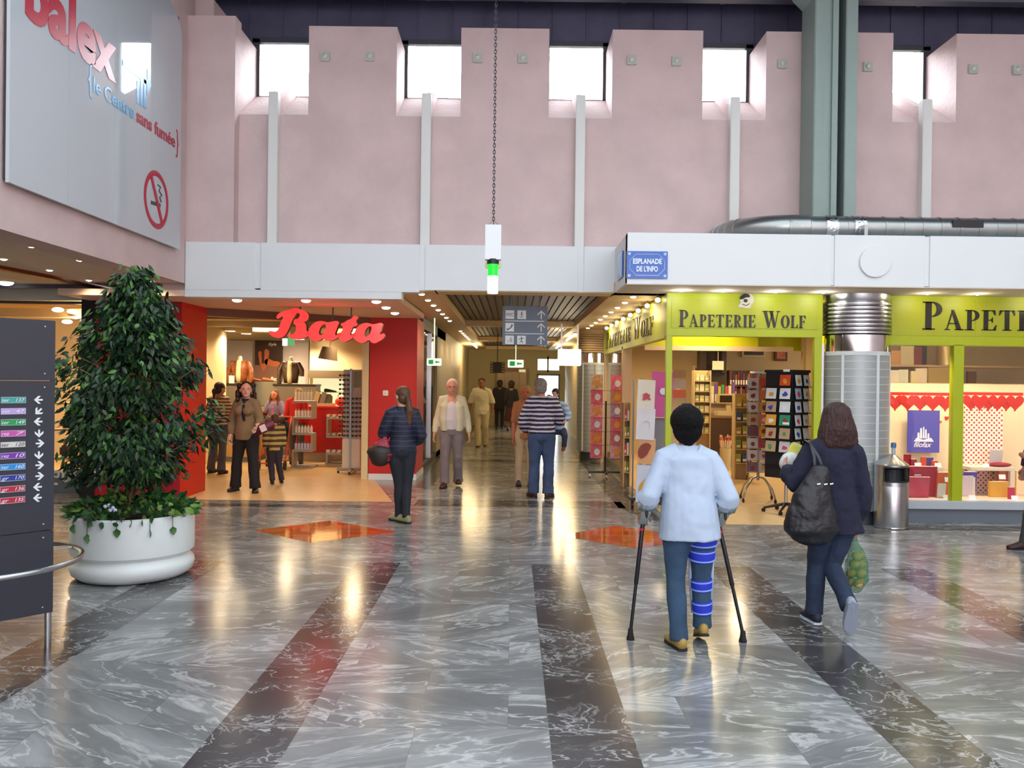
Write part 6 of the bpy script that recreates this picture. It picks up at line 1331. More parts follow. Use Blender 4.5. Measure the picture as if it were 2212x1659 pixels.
def shoe_on(t, an, H, m_, toe=V(0, 1, 0), up=V(0, 0, 1), solem=None, L=.15, name='shoe', high=.0):
    f_ = toe.normalized(); up = (up - f_ * up.dot(f_)).normalized(); r_ = f_.cross(up); k = H; c = an - up * (.05 * k if an.z > .04 * k or up.z < .9 else an.z)
    m = MB(); g = lambda a, h: c + f_ * a * k + up * h * k
    m.tube([g(-.030, .028), g(-.01, .034 + high), g(.025, .032 + high * .5), g(.06, .025), g(.10, .019)], [(.021 * k, .030 * k), (.024 * k, .034 * k), (.025 * k, .030 * k), (.029 * k, .022 * k), (.024 * k, .015 * k)], 14, ref=r_, round_=True)
    o = organic(m, name, m_, t, .006, 2)
    m = MB(); pts = [(-.050, .0), (-.040, .020), (0, .023), (.05, .031), (.09, .027), (.118, .0), (.09, -.026), (.05, -.029), (0, -.022), (-.04, -.020)]
    A = [m.bm.verts.new(g(a, .002) + r_ * b * k) for a, b in pts]; B = [m.bm.verts.new(g(a, .013) + r_ * b * k) for a, b in pts]
    m._f(A[::-1]); m._f(B); n = len(pts)
    for i in range(n): m._f([A[i], A[(i + 1) % n], B[(i + 1) % n], B[i]])
    m.build('sole', solem or mat('sole_dark', '#1d1b1a', .7), o)
    return o
def hair_cap(t, J, H, fr, m_, fringe=.0, length=0.0, back=1.0, extra=None, voxel=.007, disp=.006, name='hair', vol=1.0, dsize=.02):
    r_, f_, up, M = fr; c = J['head']; m = MB(); k = H * 1.10
    m.ell(c + up * .022 * k - f_ * .008 * k, .050 * k * vol, .056 * k * vol, .050 * k * vol, M, 22, 14)
    m.ell(c - f_ * .022 * k - up * .005 * k, .045 * k * vol, .038 * k * vol, .052 * k * vol, M, 20, 12)
    if extra: extra(m, c, r_, f_, up, k)
    return organic(m, name, m_, t, voxel, 1, disp, dsize)
M_denim = mat('denim', '#2f4a64', .85, noise=.28, nscale=7, bump=.3, bscale=25)
M_denim2 = mat('denim_dark', '#202f47', .85, noise=.25, nscale=6, bump=.3, bscale=25)
M_blk = mat('black_cloth', '#16161a', .85); M_shoeblk = mat('black_leather', '#15110f', .4)

# ---- boy on crutches
H = 1.53; ox, oy = 1.14, 5.33
t, J, fr = person('boy on crutches in a pale blue shirt with a blue brace on his right leg', ox, oy, 0, H, detail=True, skincol='#b5805f', curl=(1.1, 1.1),
    pose=dict(pelvis=(.01, 0, .80), waist=(.0, .0, .95), chest=(-.005, .02, 1.12), neck=(-.01, .03, 1.265), head=(-.012, .045, 1.415),
              shl=(-.150, .03, 1.205), shr=(.140, .03, 1.205), ell=(-.255, -.03, .975), elr=(.245, -.03, .965), wrl=(-.262, .13, .835), wrr=(.232, .13, .825),
              hipl=(-.075, 0, .785), hipr=(.09, .0, .785), knl=(-.075, .02, .43), knr=(.098, .05, .44), anl=(-.055, -.02, .075), anr=(.115, .08, .13)),
    handdir=((.0, .8, -.5), (.0, .8, -.5)), palmn=((0, -.5, -.8), (0, -.5, -.8)))
M_shirt = mat('pale_blue_shirt', '#acbdd2', .85, noise=.03, nscale=5)
o = top(t, J, H, M_shirt, 'shirt', hem=.465, sleeve=.60, loose=.018, flare=.042, voxel=.008, disp=.034, collar=True, slv_r=1.35, dsize=.2)
for k_ in ('l', 'r'):
    m = MB(); el, wr = J['el' + k_], J['wr' + k_]; p = mixv(el, wr, .24); m.tube([mixv(el, wr, .14), mixv(el, wr, .38)], [.068, .062], 20); organic(m, 'rolled_cuff', M_shirt, t, .006, 2)
tr = trousers(t, J, H, M_denim, loose=.008, flare=.006, voxel=.008, disp=.012, name='jeans', hi=.53)
m = MB()
def leg_pt(a, b, k_): return mixv(J[a], J[b], k_)
braces = [('hipr', 'knr', .16, .36), ('hipr', 'knr', .42, .66), ('knr', 'anr', .02, .26), ('knr', 'anr', .48, .76)]
for a, b, k0, k1 in braces:
    p0, p1 = leg_pt(a, b, k0), leg_pt(a, b, k1); rr = .098 if a == 'hipr' and k0 < .3 else (.086 if a == 'hipr' else .070 if k0 < .3 else .066)
    m = MB(); m.tube([p0, mixv(p0, p1, .1), mixv(p0, p1, .9), p1], [rr * .97, rr, rr * .97, rr * .93], 28); s_ = m.build('brace_strap', mat('brace_blue', '#2436c4', .7), t, smooth='auto')
    for kk_ in (.16, .84):
        q = mixv(p0, p1, kk_); m = MB(); d = (p1 - p0).normalized(); m.tube([q - d * .004, q + d * .004], rr + .002, 28); m.build('piping', mat('brace_pipe', '#8fb2ea', .6), s_)
for sx in (-.072, .074):
    m = MB(); m.tube([leg_pt('hipr', 'knr', .3) + V(sx, .01, 0), J['knr'] + V(sx * .95, .01, 0), leg_pt('knr', 'anr', .75) + V(sx * .8, .01, 0)], .012, 10); m.build('brace_bar', mat('brace_bar', '#a9b9cf', .5), t, smooth=True)
M_tanshoe = mat('olive_tan_shoe', '#a08442', .6, noise=.1, nscale=20)
s_ = shoe_on(t, J['anl'] - V(0, 0, .0), H, M_tanshoe, V(-.25, 1, 0), L=.16); J2 = J['anr']
s_ = shoe_on(t, J['anr'] - V(0, 0, .005), H, M_tanshoe, V(.05, 1, -.32), V(0, .3, 1))
m = MB(); m.tube([mixv(J['knr'], J['anr'], .9), J['anr'] - V(0, 0, .02)], [.037, .036], 16); m.build('sock', M_blk, t, smooth=True)
def boyhair(m, c, r_, f_, up, k):
    m.ell(c + up * .030 * k - f_ * .004 * k, .058 * k, .060 * k, .052 * k); m.tube([c - f_ * .040 * k - up * .03 * k, c - f_ * .036 * k - up * .065 * k], [(.030 * k, .014 * k), (.018 * k, .010 * k)], 10, ref=r_, round_=True)
    for i in range(9): a_ = i * .7; m.tube([c + up * .06 * k, c + up * .088 * k + r_ * .016 * k * math.cos(a_) + f_ * .016 * k * math.sin(a_)], [.014 * k, .004 * k], 6)
hair_cap(t, J, H, fr, mat('hair_black', '#0c090a', .75, spec=.2, noise=.2, nscale=60, bump=.8, bscale=120, stretch=(1, 1, .2)), extra=boyhair, vol=1.26, disp=.010, dsize=.015)
BOY = t
for sx, tip, el, wr, l in ((-1, V(.80, 5.48, 0), 'ell', 'wrl', 'left'), (1, V(1.535, 5.46, 0), 'elr', 'wrr', 'right')):
    ob = thing('crutch', 'black and grey forearm crutch in the %s hand of the boy' % l, 'crutch', tip, 0, 'forearm crutches of the boy')
    O = V(ox, oy, 0) - tip; hd = O + J[wr] + V(0, .06, -.055); e_ = O + mixv(J[el], J[wr], .40) + V(sx * .006, -.055, -.01)
    jn = hd + V(sx * .004, -.03, -.01)
    m = MB(); m.tube([V(0, 0, .05), mixv(V(0, 0, .05), jn, .45)], [.011, .011], 14); m.tube([mixv(V(0, 0, .05), jn, .45), jn], [.0145, .0145], 14, round_=True); m.build('shaft', mat('crutch_black', '#15151a', .35), ob, smooth='auto')
    m = MB(); m.lathe([(.026, 0), (.026, .012), (.020, .03), (.016, .07), (.012, .075)], seg=18); m.build('rubber_tip', mat('rubber', '#0f0f10', .8), ob, smooth='auto')
    m = MB(); m.tube([jn, mixv(jn, e_, .5) + V(0, -.012, 0), e_ + V(0, 0, .02)], [(.030, .014), (.030, .010), (.044, .008)], 14, ref=V(1, 0, 0), round_=True); 
    m.build('forearm_support', mat('crutch_grey', '#a9b5b0', .5), ob, smooth=True)
    m = MB()
    ax = (e_ - jn).normalized(); cc_ = e_ + V(0, .05, -.01)
    for i in range(12):
        a0, a1 = R(-200 + i * 18.3), R(-200 + (i + 1) * 18.3)
        pts_ = []
        for zz_ in (-.045, .045):
            for a_ in (a0, a1): pts_.append(cc_ + V(math.cos(a_) * .062, math.sin(a_) * .062, 0) + ax * zz_)
        m._f([m.bm.verts.new(p) for p in (pts_[0], pts_[1], pts_[3], pts_[2])])
    cu_ = m.build('cuff', mat('crutch_grey', '#a9b5b0', .5), ob, smooth=True); sd = cu_.modifiers.new('thick', 'SOLIDIFY'); sd.thickness = .006
    m = MB(); m.ell(mixv(jn, e_, .62) + V(0, -.028, 0), .010, .005, .034); m.build('black_slot', M_black, ob, smooth=True)
    m = MB(); m.tube([jn + V(0, -.0, .0), hd + V(0, .08, .01)], [.015, .016], 12, round_=True); m.build('handle', mat('crutch_grip', '#1b1b1f', .7), ob, smooth=True)
    m = MB(); m.tube([mixv(V(0, 0, .05), jn, .93), mixv(V(0, 0, .05), jn, .95)], .018, 14); m.build('red_clip', mat('clip_red', '#c41a30', .5), ob)
# ---- woman with shoulder bag
H = 1.56; ox, oy = 2.27, 5.85
t, J, fr = person('woman in navy cardigan and jeans with auburn bob, walking away with a black shoulder bag', ox, oy, 0, H, True, detail=True, skincol='#c2907a', curl=(.5, 1.2),
    pose=dict(pelvis=(.01, 0, .80), waist=(.0, .0, .96), chest=(.0, .015, 1.13), neck=(.01, .03, 1.28), head=(.025, .05, 1.425),
              shl=(-.150, .02, 1.225), shr=(.145, .01, 1.215), ell=(-.28, -.03, 1.0), elr=(.195, -.02, .95), wrl=(-.285, .17, 1.09), wrr=(.175, .03, .72),
              hipl=(-.075, 0, .785), hipr=(.085, 0, .785), knl=(-.09, .07, .43), knr=(-.0, .02, .42), anl=(-.105, .06, .085), anr=(.035, -.20, .20)),
    handdir=((.35, .9, .3), (.0, .05, -1)), palmn=((.6, 0, .3), (-1, .1, 0)))
top(t, J, H, mat('navy_knit', '#16182f', .9, noise=.06, nscale=20), 'cardigan', hem=.44, sleeve=.97, loose=.020, flare=.03, female=True, voxel=.008, disp=.03, slv_r=1.2)
trousers(t, J, H, M_denim2, loose=.010, flare=.006, female=True, voxel=.008, disp=.018, name='jeans')
M_wsh = mat('grey_sneaker', '#8d98a8', .6); M_wsole = mat('pale_sole', '#c9d6de', .6)
shoe_on(t, J['anl'] - V(0, 0, .005), H, mat('navy_sneaker', '#20253a', .6), V(-.1, 1, 0), solem=M_wsole)
shoe_on(t, J['anr'] - V(0, .005, .0), H, M_wsh, V(.05, .35, -1), V(.1, 1, .35), solem=M_wsh)
def bobhair(m, c, r_, f_, up, k):
    m.tube([c + up * .03 * k - f_ * .01 * k, c - f_ * .02 * k - up * .03 * k, c - f_ * .024 * k - up * .09 * k, c - f_ * .02 * k - up * .135 * k], [(.060 * k, .058 * k), (.078 * k, .058 * k), (.086 * k, .046 * k), (.066 * k, .028 * k)], 20, ref=r_, round_=True)
    for i in range(11):
        a_ = R(-160 + i * 32 - 0); p = c - f_ * .026 * k + r_ * (-.06 + i * .012) * k; m.tube([p - up * .06 * k, p - up * (.135 + .012 * math.sin(i * 2.3)) * k], [(.014 * k), (.005 * k)], 8, round_=True)
hair_cap(t, J, H, fr, mat('hair_auburn', '#30130f', .5, noise=.3, nscale=50, bump=.8, bscale=90, stretch=(1, 1, .12)), extra=bobhair, vol=1.15, disp=.008, dsize=.02)
WO = V(ox, oy, 0)
b = thing('shoulder_bag', 'big black leather drawstring bag on the shoulder of the navy cardigan woman', 'bag', WO + V(-.19, -.16, 0))
m = MB(); m.tube([V(-.02, 0, .66), V(-.02, 0, .70), V(-.025, 0, .80), V(-.01, 0, .93), V(.02, 0, 1.04), V(.035, 0, 1.10)], [(.15, .07), (.19, .095), (.175, .095), (.13, .08), (.085, .055), (.07, .045)], 24, ref=V(1, 0, 0), round_=True)
organic(m, 'bag_body', mat('bag_leather', '#17181c', .42, bump=.3, bscale=40), b, .008, 2, .03)
for sx in (-.02, .05): m = MB(); m.tube([V(sx + .02, .0, 1.08), V(.01 + sx * .4, .03, 1.2), V(.0, .10, 1.285), V(.0, .2, 1.30), V(-.005, .27, 1.2), V(.0, .26, 1.08)], [(.012, .004)] * 6, 8, ref=V(1, 0, 0)); m.build('strap', mat('bag_strap', '#24262b', .45), b, smooth=True)
m = MB()
for a_ in (-.4, .15, .8): m.tube([V(.03 + .085 * math.sin(a_) - .01, -.082 * math.cos(a_) + .01, 1.02), V(.03 + .085 * math.sin(a_) + .012, -.084 * math.cos(a_) + .01, 1.025)], .007, 8)
m.build('eyelets', M_mirror, b)
pk = thing('net_bag', 'green net bag of potatoes hanging from the right hand of the navy cardigan woman', 'bag', WO + V(.165, .03, 0))
m = MB(); m.tube([V(0, .0, .63), V(0, 0, .57), V(.01, 0, .52), V(.015, 0, .44), V(.015, 0, .32), V(.01, 0, .27)], [(.012, .01), (.03, .02), (.055, .05), (.078, .065), (.082, .07), (.05, .045)], 18, ref=V(1, 0, 0), round_=True)
net = m.build('net', None or mat('net_green', '#1f8a50', .6), pk, smooth=True)
nm_ = bpy.data.materials.new('green_netting'); nm_.use_nodes = True; nt = nm_.node_tree; b_ = nt.nodes['Principled BSDF']; b_.inputs['Base Color'].default_value = (*lin('#1c8048'), 1); b_.inputs['Roughness'].default_value = .5
tcn = nt.nodes.new('ShaderNodeTexCoord'); mpn = nt.nodes.new('ShaderNodeMapping'); mpn.inputs['Scale'].default_value = (150, 150, 150); mpn.inputs['Rotation'].default_value = (.5, .6, .7); ck = nt.nodes.new('ShaderNodeTexChecker'); ck.inputs['Scale'].default_value = 1
nt.links.new(tcn.outputs['Object'], mpn.inputs[0]); nt.links.new(mpn.outputs[0], ck.inputs['Vector']); ma_ = nt.nodes.new('ShaderNodeMath'); ma_.operation = 'MULTIPLY_ADD'; ma_.inputs[1].default_value = .45; ma_.inputs[2].default_value = .22
nt.links.new(ck.outputs['Fac'], ma_.inputs[0]); nt.links.new(ma_.outputs[0], b_.inputs['Alpha']); net.data.materials[0] = nm_
rp_ = random.Random(5); k_ = 0
for zz_ in (.30, .365, .43, .49):
    for q in range(3 if zz_ < .48 else 2):
        an = q * 2.1 + zz_ * 9; r0_ = .04 if zz_ < .42 else .03
        tt = thing('potato', 'tan potato inside the green net bag', 'potato', WO + V(.165 + .013 + r0_ * math.cos(an), .03 + r0_ * .8 * math.sin(an), zz_), 0, 'potatoes in the net bag')
        m = MB(); m.ell((0, 0, 0), .036, .03, .031, Euler((q, zz_ * 7, 0)).to_matrix(), 14, 10); m.build('tuber', mat('potato_skin', '#b5945a', .8, noise=.15, nscale=30), tt, smooth=True)
gt = thing('shopping_parcel', 'white and yellow parcel carried on the left arm of the navy cardigan woman', 'parcel', WO + V(-.23, .26, 1.12))
m = MB(); m.ell((0, 0, 0), .075, .05, .08, Matrix.Rotation(R(30), 3, 'Y')); organic(m, 'white_bag', mat('parcel_white', '#cfd0cc', .6), gt, .008, 1, .02)
m = MB(); m.cbox((.05, .02, .08), .10, .03, .12, Matrix.Rotation(R(20), 3, 'Y'), .01); m.build('yellow_wrap', mat('parcel_yellow', '#d8d86a', .6), gt)
# ---- ponytail woman
H = 1.61; ox, oy = -1.29, 9.85
t, J, fr = person('woman with a long brown ponytail in a navy padded jacket and black trousers', ox, oy, R(12), H, True, detail=False, skincol='#d0a088', headdir=V(-.5, 1, 0),
    pose=dict(pelvis=(-.0, 0, .85), hipl=(-.08, 0, .83), hipr=(.08, 0, .83), knl=(-.03, .03, .45), knr=(.06, .0, .45), anl=(-.03, .06, .08), anr=(.05, -.08, .085),
              shl=(-.135, 0, 1.28), shr=(.135, 0, 1.28), ell=(-.22, .02, 1.05), elr=(.22, -.0, 1.03), wrl=(-.15, .2, 1.08), wrr=(.17, .16, .93)))
top(t, J, H, stripe('quilted_navy', '#141729', '#2e3b66', .058, .84, rough=.6), 'padded_jacket', hem=.53, sleeve=.98, loose=.026, flare=-.004, female=True, disp=.012, slv_r=1.15, collar=True)
trousers(t, J, H, mat('black_jeans', '#1b2129', .8), loose=.004, flare=-.002, female=True)
M_sn = mat('striped_sneaker', '#8f9068', .6); shoe_on(t, J['anl'], H, M_sn, V(-.6, 1, 0)); shoe_on(t, J['anr'], H, M_sn, V(-.6, 1, 0))
def pony(m, c, r_, f_, up, k):
    m.tube([c - f_ * .052 * k + up * .01 * k, c - f_ * .075 * k - up * .02 * k, c - f_ * .075 * k - up * .09 * k + r_ * .01 * k, c - f_ * .06 * k - up * .18 * k + r_ * .012 * k, c - f_ * .055 * k - up * .23 * k + r_ * .012 * k], [.012 * k, .020 * k, .026 * k, .022 * k, .008 * k], 12, round_=True)
hair_cap(t, J, H, fr, mat('hair_brown', '#5b3a24', .5, noise=.25, nscale=60, stretch=(1, 1, .15)), extra=pony)
m = MB(); c = J['head'] - fr[1] * .06 * H + V(0, 0, .0); m.ell(c, .02, .016, .016); m.build('hair_tie', M_blk, t, smooth=True)
pb = thing('handbag', 'dark handbag with red patterned side hanging from the ponytail woman left arm', 'bag', (ox - .24, oy - .06, 0)); 
m = MB(); m.tube([V(-.0, 0, .76), V(0, 0, .82), V(.02, 0, .92), V(.05, 0, 1.0)], [(.12, .07), (.155, .085), (.10, .05), (.03, .02)], 20, ref=V(1, 0, 0), round_=True); organic(m, 'bag_body', mat('pattern_bag', '#8f2438', .55, noise=.9, nscale=22), pb, .008, 2, .01)
m = MB(); m.tube([V(-.01, 0, .74), V(-.01, 0, .835)], [(.115, .075), (.160, .092)], 20, ref=V(1, 0, 0), round_=True); m.build('dark_base', mat('bag_dark', '#2a211c', .5), pb, smooth=True)
m = MB(); m.tube([V(-.06, 0, .92), V(.03, .02, 1.1), V(.14, .06, 1.30), V(.17, .12, 1.31), V(.12, .14, 1.1), V(.05, .05, .95)], .009, 8); m.build('strap', MATS['pattern_bag'], pb, smooth=True)
# ---- old man in cream jacket
H = 1.71; ox, oy = -.94, 13.16
t, J, fr = person('elderly white haired man in an open cream jacket and grey brown trousers', ox, oy, R(180), H, skincol='#c98f78', headdir=V(0, 1, -.08), facing=True,
    pose=dict(anl=(-.10, -.12, .09), knl=(-.10, .04, .48), anr=(.10, .10, .085), knr=(.10, .09, .49), ell=(-.24, -.04, 1.07), wrl=(-.27, .04, .84), elr=(.24, -.04, 1.07), wrr=(.27, .04, .84), shl=(-.155, 0, 1.385), shr=(.155, 0, 1.385)), weight=1.0)
m = MB(); HW = H
m.tube([J['pelvis'] + V(0, .02, .02), J['waist'] + V(0, .045, 0), J['chest'] + V(0, .035, 0), J['neck'] + V(0, .02, -.03)], [(.13, .11), (.135, .115), (.12, .10), (.05, .05)], 20, ref=V(1, 0, 0)); organic(m, 't_shirt', mat('tee_white', '#cfc8cc', .85, bump=.3, bscale=8), t, .01, 3, .015)
m = MB()
for s_ in (-1, 1):
    m.tube([J['pelvis'] + V(s_ * .105, .015, -.01), J['waist'] + V(s_ * .115, .025, 0), J['chest'] + V(s_ * .11, .02, 0), J['neck'] + V(s_ * .06, .0, -.03)], [(.075, .125), (.08, .125), (.085, .115), (.04, .06)], 16, ref=V(1, 0, 0))
    k_ = 'l' if s_ < 0 else 'r'; sh, el, wr = J['sh' + k_], J['el' + k_], J['wr' + k_]; m.tube([mixv(J['neck'], sh, .4), sh, mixv(sh, el, .4), el, mixv(el, wr, .5), mixv(el, wr, .93)], [.062, .070, .064, .058, .052, .038], 14)
m.tube([J['pelvis'] + V(0, -.05, -.01), J['chest'] + V(0, -.045, 0), J['neck'] + V(0, -.02, -.02)], [(.14, .07), (.15, .07), (.06, .04)], 16, ref=V(1, 0, 0))
m.tube([J['neck'] + V(0, -.03, -.02), J['neck'] + V(0, -.025, .03)], [.06, .062], 14)
organic(m, 'jacket', mat('cream_jacket', '#c9c3a8', .8), t, .01, 3, .02)
trousers(t, J, H, mat('taupe_trousers', '#766c6e', .85), loose=.014, flare=.01, disp=.02)
shoe_on(t, J['anl'] + V(0, 0, .02), H, mat('brown_shoe', '#3d1c1a', .5), V(-.15, 1, .1)); shoe_on(t, J['anr'], H, MATS['brown_shoe'], V(.15, 1, 0))
def oldhair(m, c, r_, f_, up, k): pass
hair_cap(t, J, H, fr, mat('hair_white', '#d9cfc6', .7), extra=None, vol=.97)
# ---- man in striped sweater carrying child
H = 1.73; ox, oy = .44, 12.1
t, J, fr = person('grey haired man in a navy and white striped sweater and jeans, back turned', ox, oy, 0, H, skincol='#b06a50', headdir=V(-.45, 1, -.05),
    pose=dict(head=(-.03, .03, 1.60), ell=(-.27, .03, 1.10), wrl=(-.20, .20, .93), elr=(.27, .05, 1.12), wrr=(.27, .26, 1.12), shl=(-.165, 0, 1.375), shr=(.165, 0, 1.385), anl=(-.11, 0, .085), anr=(.10, -.06, .085), knl=(-.10, .02, .49), knr=(.105, .0, .49)), weight=1.08)
top(t, J, H, stripe('navy_white_stripe', '#241f33', '#b9b3c2', .062, .55), 'striped_sweater', hem=.545, sleeve=.9, loose=.03, flare=.015, disp=.015, collar=True, slv_r=1.3)
m = MB(); m.tube([J['pelvis'] + V(0, 0, .02), J['pelvis'] + V(0, 0, .09)], [(.182, .135), (.19, .14)], 24, ref=V(1, 0, 0)); m.build('black_waistband', M_blk, t, smooth='auto')
trousers(t, J, H, mat('faded_denim', '#364766', .85, noise=.3, nscale=5), loose=.018, flare=.012, name='jeans', disp=.02)
shoe_on(t, J['anl'], H, MATS['brown_shoe'], V(-.4, 1, 0)); shoe_on(t, J['anr'], H, MATS['brown_shoe'], V(.4, 1, 0))
hair_cap(t, J, H, fr, mat('hair_grey', '#77706c', .7, noise=.35, nscale=40), vol=1.0)
Hc = .92; cx, cyy = ox + .25, oy + .19
t, J, fr = person('small dark haired child in blue looking back over the striped man right shoulder', cx, cyy, R(165), Hc, skincol='#d09a88', headdir=V(.1, 1, -.05), facing=True,
    pose=dict(pelvis=(0, 0, .98), waist=(0, 0, 1.08), chest=(.01, .0, 1.21), neck=(.03, .0, 1.37), head=(.045, .01, 1.51), shl=(-.09, 0, 1.33), shr=(.11, 0, 1.33), ell=(-.17, .06, 1.19), wrl=(-.14, .16, 1.12), elr=(.14, .10, 1.22), wrr=(.10, .20, 1.22),
              hipl=(-.06, 0, .96), hipr=(.06, 0, .96), knl=(-.12, .08, .90), anl=(-.10, .05, .74), knr=(.10, .08, .88), anr=(.1, .05, .73)))
for o_ in t.children: pass
top(t, J, Hc, stripe('blue_child_top', '#7d95b3', '#a9bccf', .07, .5), 'jacket', hem=.53, sleeve=.95, loose=.022, disp=.01)
trousers(t, J, Hc, mat('navy_child', '#2c3348', .85), loose=.012); M_cs = mat('child_shoe', '#6a2c28', .6); shoe_on(t, J['anl'], Hc, M_cs, V(0, 1, -.2)); shoe_on(t, J['anr'], Hc, M_cs, V(0, 1, -.2))
hair_cap(t, J, Hc, fr, mat('hair_darkbrown', '#2a1c16', .6), vol=1.12)
# ---- person facing, hidden behind striped man
t, J, fr = person('person in a rust coloured top mostly hidden behind the striped man left shoulder', .22, 13.4, R(180), 1.62, True, skincol='#b0664a', facing=True); top(t, J, 1.62, mat('rust_top', '#a8704c', .85), 'top', female=True, sleeve=.45); trousers(t, J, 1.62, mat('beige_trousers', '#b9a68a', .85), female=True); shoe_on(t, J['anl'], 1.62, M_shoeblk); shoe_on(t, J['anr'], 1.62, M_shoeblk); hair_cap(t, J, 1.62, fr, mat('hair_sand', '#a98a5c', .7))
# ---- man in cream shirt
H = 1.74; ox, oy = -.77, 21.3
t, J, fr = person('dark haired man in cream shirt and pale trousers walking up the corridor', ox, oy, R(180), H, skincol='#9c6244', facing=True,
    pose=dict(anl=(-.10, -.12, .10), knl=(-.10, .06, .5), anr=(.08, .14, .09), knr=(.09, .10, .5), elr=(.29, -.02, 1.1), wrr=(.31, .04, .84), ell=(-.27, -.05, 1.1), wrl=(-.28, -.02, .86)))
top(t, J, H, mat('cream_shirt', '#d9cfa4', .85), 'shirt', hem=.47, sleeve=.55, loose=.03, flare=.02, disp=.03, collar=True); trousers(t, J, H, mat('pale_trousers', '#c9b98a', .85), loose=.02, flare=.012)
shoe_on(t, J['anl'], H, mat('tan_shoe', '#a88c5c', .6)); shoe_on(t, J['anr'], H, MATS['tan_shoe']); hair_cap(t, J, H, fr, MATS['hair_darkbrown'])
# ---- two dark figures far away
H = 1.68; t, J, fr = person('distant figure all in black walking away near the lift doors', -.42, 29.0, 0, H, skincol='#6b4a38'); top(t, J, H, M_blk, 'coat', hem=.40, loose=.03, flare=.02); trousers(t, J, H, M_blk); shoe_on(t, J['anl'], H, M_shoeblk); shoe_on(t, J['anr'], H, M_shoeblk); hair_cap(t, J, H, fr, mat('hair_black2', '#120e0e', .7), vol=1.2)
H = 1.66; t, J, fr = person('distant woman in dark clothes with a wine red skirt walking away near the lift doors', -.02, 28.0, 0, H, True, skincol='#9c6a50'); top(t, J, H, M_blk, 'coat', hem=.46, loose=.02, female=True); m = MB(); m.tube([J['pelvis'], V(0, 0, .32)], [(.17, .12), (.22, .17)], 20, ref=V(1, 0, 0)); organic(m, 'skirt', mat('wine_skirt', '#3d1a24', .85), t, .012, 2, .02); shoe_on(t, J['anl'], H, M_shoeblk); shoe_on(t, J['anr'], H, M_shoeblk); hair_cap(t, J, H, fr, MATS['hair_black2'], vol=1.25)
# ---- curly haired woman
H = 1.63; ox, oy = -3.93, 12.35
t, J, fr = person('woman with dark curly hair, olive brown sweater, navy scarf and black trousers', ox, oy, R(172), H, True, skincol='#d3a08c', headdir=V(-.45, 1, .12), facing=True,
    pose=dict(pelvis=(0, 0, .86), hipl=(-.085, 0, .84), hipr=(.085, 0, .84), knl=(-.13, .04, .46), anl=(-.17, .05, .08), knr=(.14, -.0, .46), anr=(.17, -.02, .08),
              shl=(-.14, 0, 1.30), shr=(.14, 0, 1.30), ell=(-.225, .03, 1.06), wrl=(-.255, .16, 1.0), elr=(.235, -.01, 1.05), wrr=(.215, .06, .82)), weight=1.08)
top(t, J, H, mat('olive_knit', '#7b674a', .9, noise=.05), 'sweater', hem=.475, sleeve=.95, loose=.014, flare=.012, female=True, disp=.012, bust=.046, belly=1.2)
trousers(t, J, H, mat('black_trousers', '#121015', .85), loose=.018, flare=.014, female=True)
shoe_on(t, J['anl'], H, M_shoeblk, V(-.5, 1, 0)); shoe_on(t, J['anr'], H, M_shoeblk, V(.1, 1, 0))
def curly(m, c, r_, f_, up, k):
    rc_ = random.Random(2)
    for i in range(46):
        a_ = rc_.uniform(-PI, PI); z_ = rc_.uniform(-.12, .05)
        if math.cos(a_) > .25 and z_ < .03: a_ = math.copysign(rc_.uniform(1.35, 2.9), a_)
        rr = .062 if z_ < 0 else .052
        m.ell(c + r_ * math.sin(a_) * rr * k * 1.1 + f_ * math.cos(a_) * rr * k * .8 - f_ * .012 * k + up * z_ * k, .019 * k, .019 * k, .022 * k, None, 8, 6)
hair_cap(t, J, H, fr, mat('hair_curly', '#2b1614', .6), extra=curly, disp=.012, dsize=.012)
m = MB(); m.tube([J['neck'] + V(.05 * math.cos(q * PI / 6), .05 * math.sin(q * PI / 6) + .005, .0) for q in range(12)], .028, 10, closed=True); m.tube([J['neck'] + V(0, .07, 0), J['chest'] + V(-.01, .125, -.02), J['waist'] + V(-.02, .12, .02)], [(.03, .018), (.032, .014), (.026, .008)], 12, ref=V(1, 0, 0), round_=True); organic(m, 'scarf', mat('navy_scarf', '#151726', .9), t, .008, 2, .01)
pb = thing('patterned_purse', 'wine red and white patterned purse held by the curly haired woman', 'bag', (ox + .33, oy - .24, .93)); m = MB(); m.cbox((0, 0, .03), .32, .07, .14, Matrix.Rotation(R(-25), 3, 'Y'), .02); m.build('purse', mat('purse_wine', '#5b1c38', .5), pb, smooth=True); m = MB(); m.cbox((.0, -.037, .03), .09, .004, .1, Matrix.Rotation(R(-25), 3, 'Y')); m.ell((-.13, -.03, -.01), .035, .012, .035); m.build('white_print', mat('purse_white', '#d9c9c4', .6), pb)
# ---- child behind her
H = 1.12; t, J, fr = person('child in a green and brown striped top half hidden behind the curly haired woman', -3.78, 13.3, R(20), H, skincol='#a8704c', pose=dict(knl=(-.05, .03, .32), anl=(-.03, -.06, .07), knr=(.07, .02, .32), anr=(.12, .05, .06))); top(t, J, H, stripe('olive_child_stripe', '#4a3a28', '#b3a15c', .085, .5), 'top', sleeve=.95, loose=.02); trousers(t, J, H, mat('child_dark', '#2c2c38', .85), loose=.012); shoe_on(t, J['anl'], H, M_shoeblk); shoe_on(t, J['anr'], H, M_shoeblk); hair_cap(t, J, H, fr, MATS['hair_brown'])
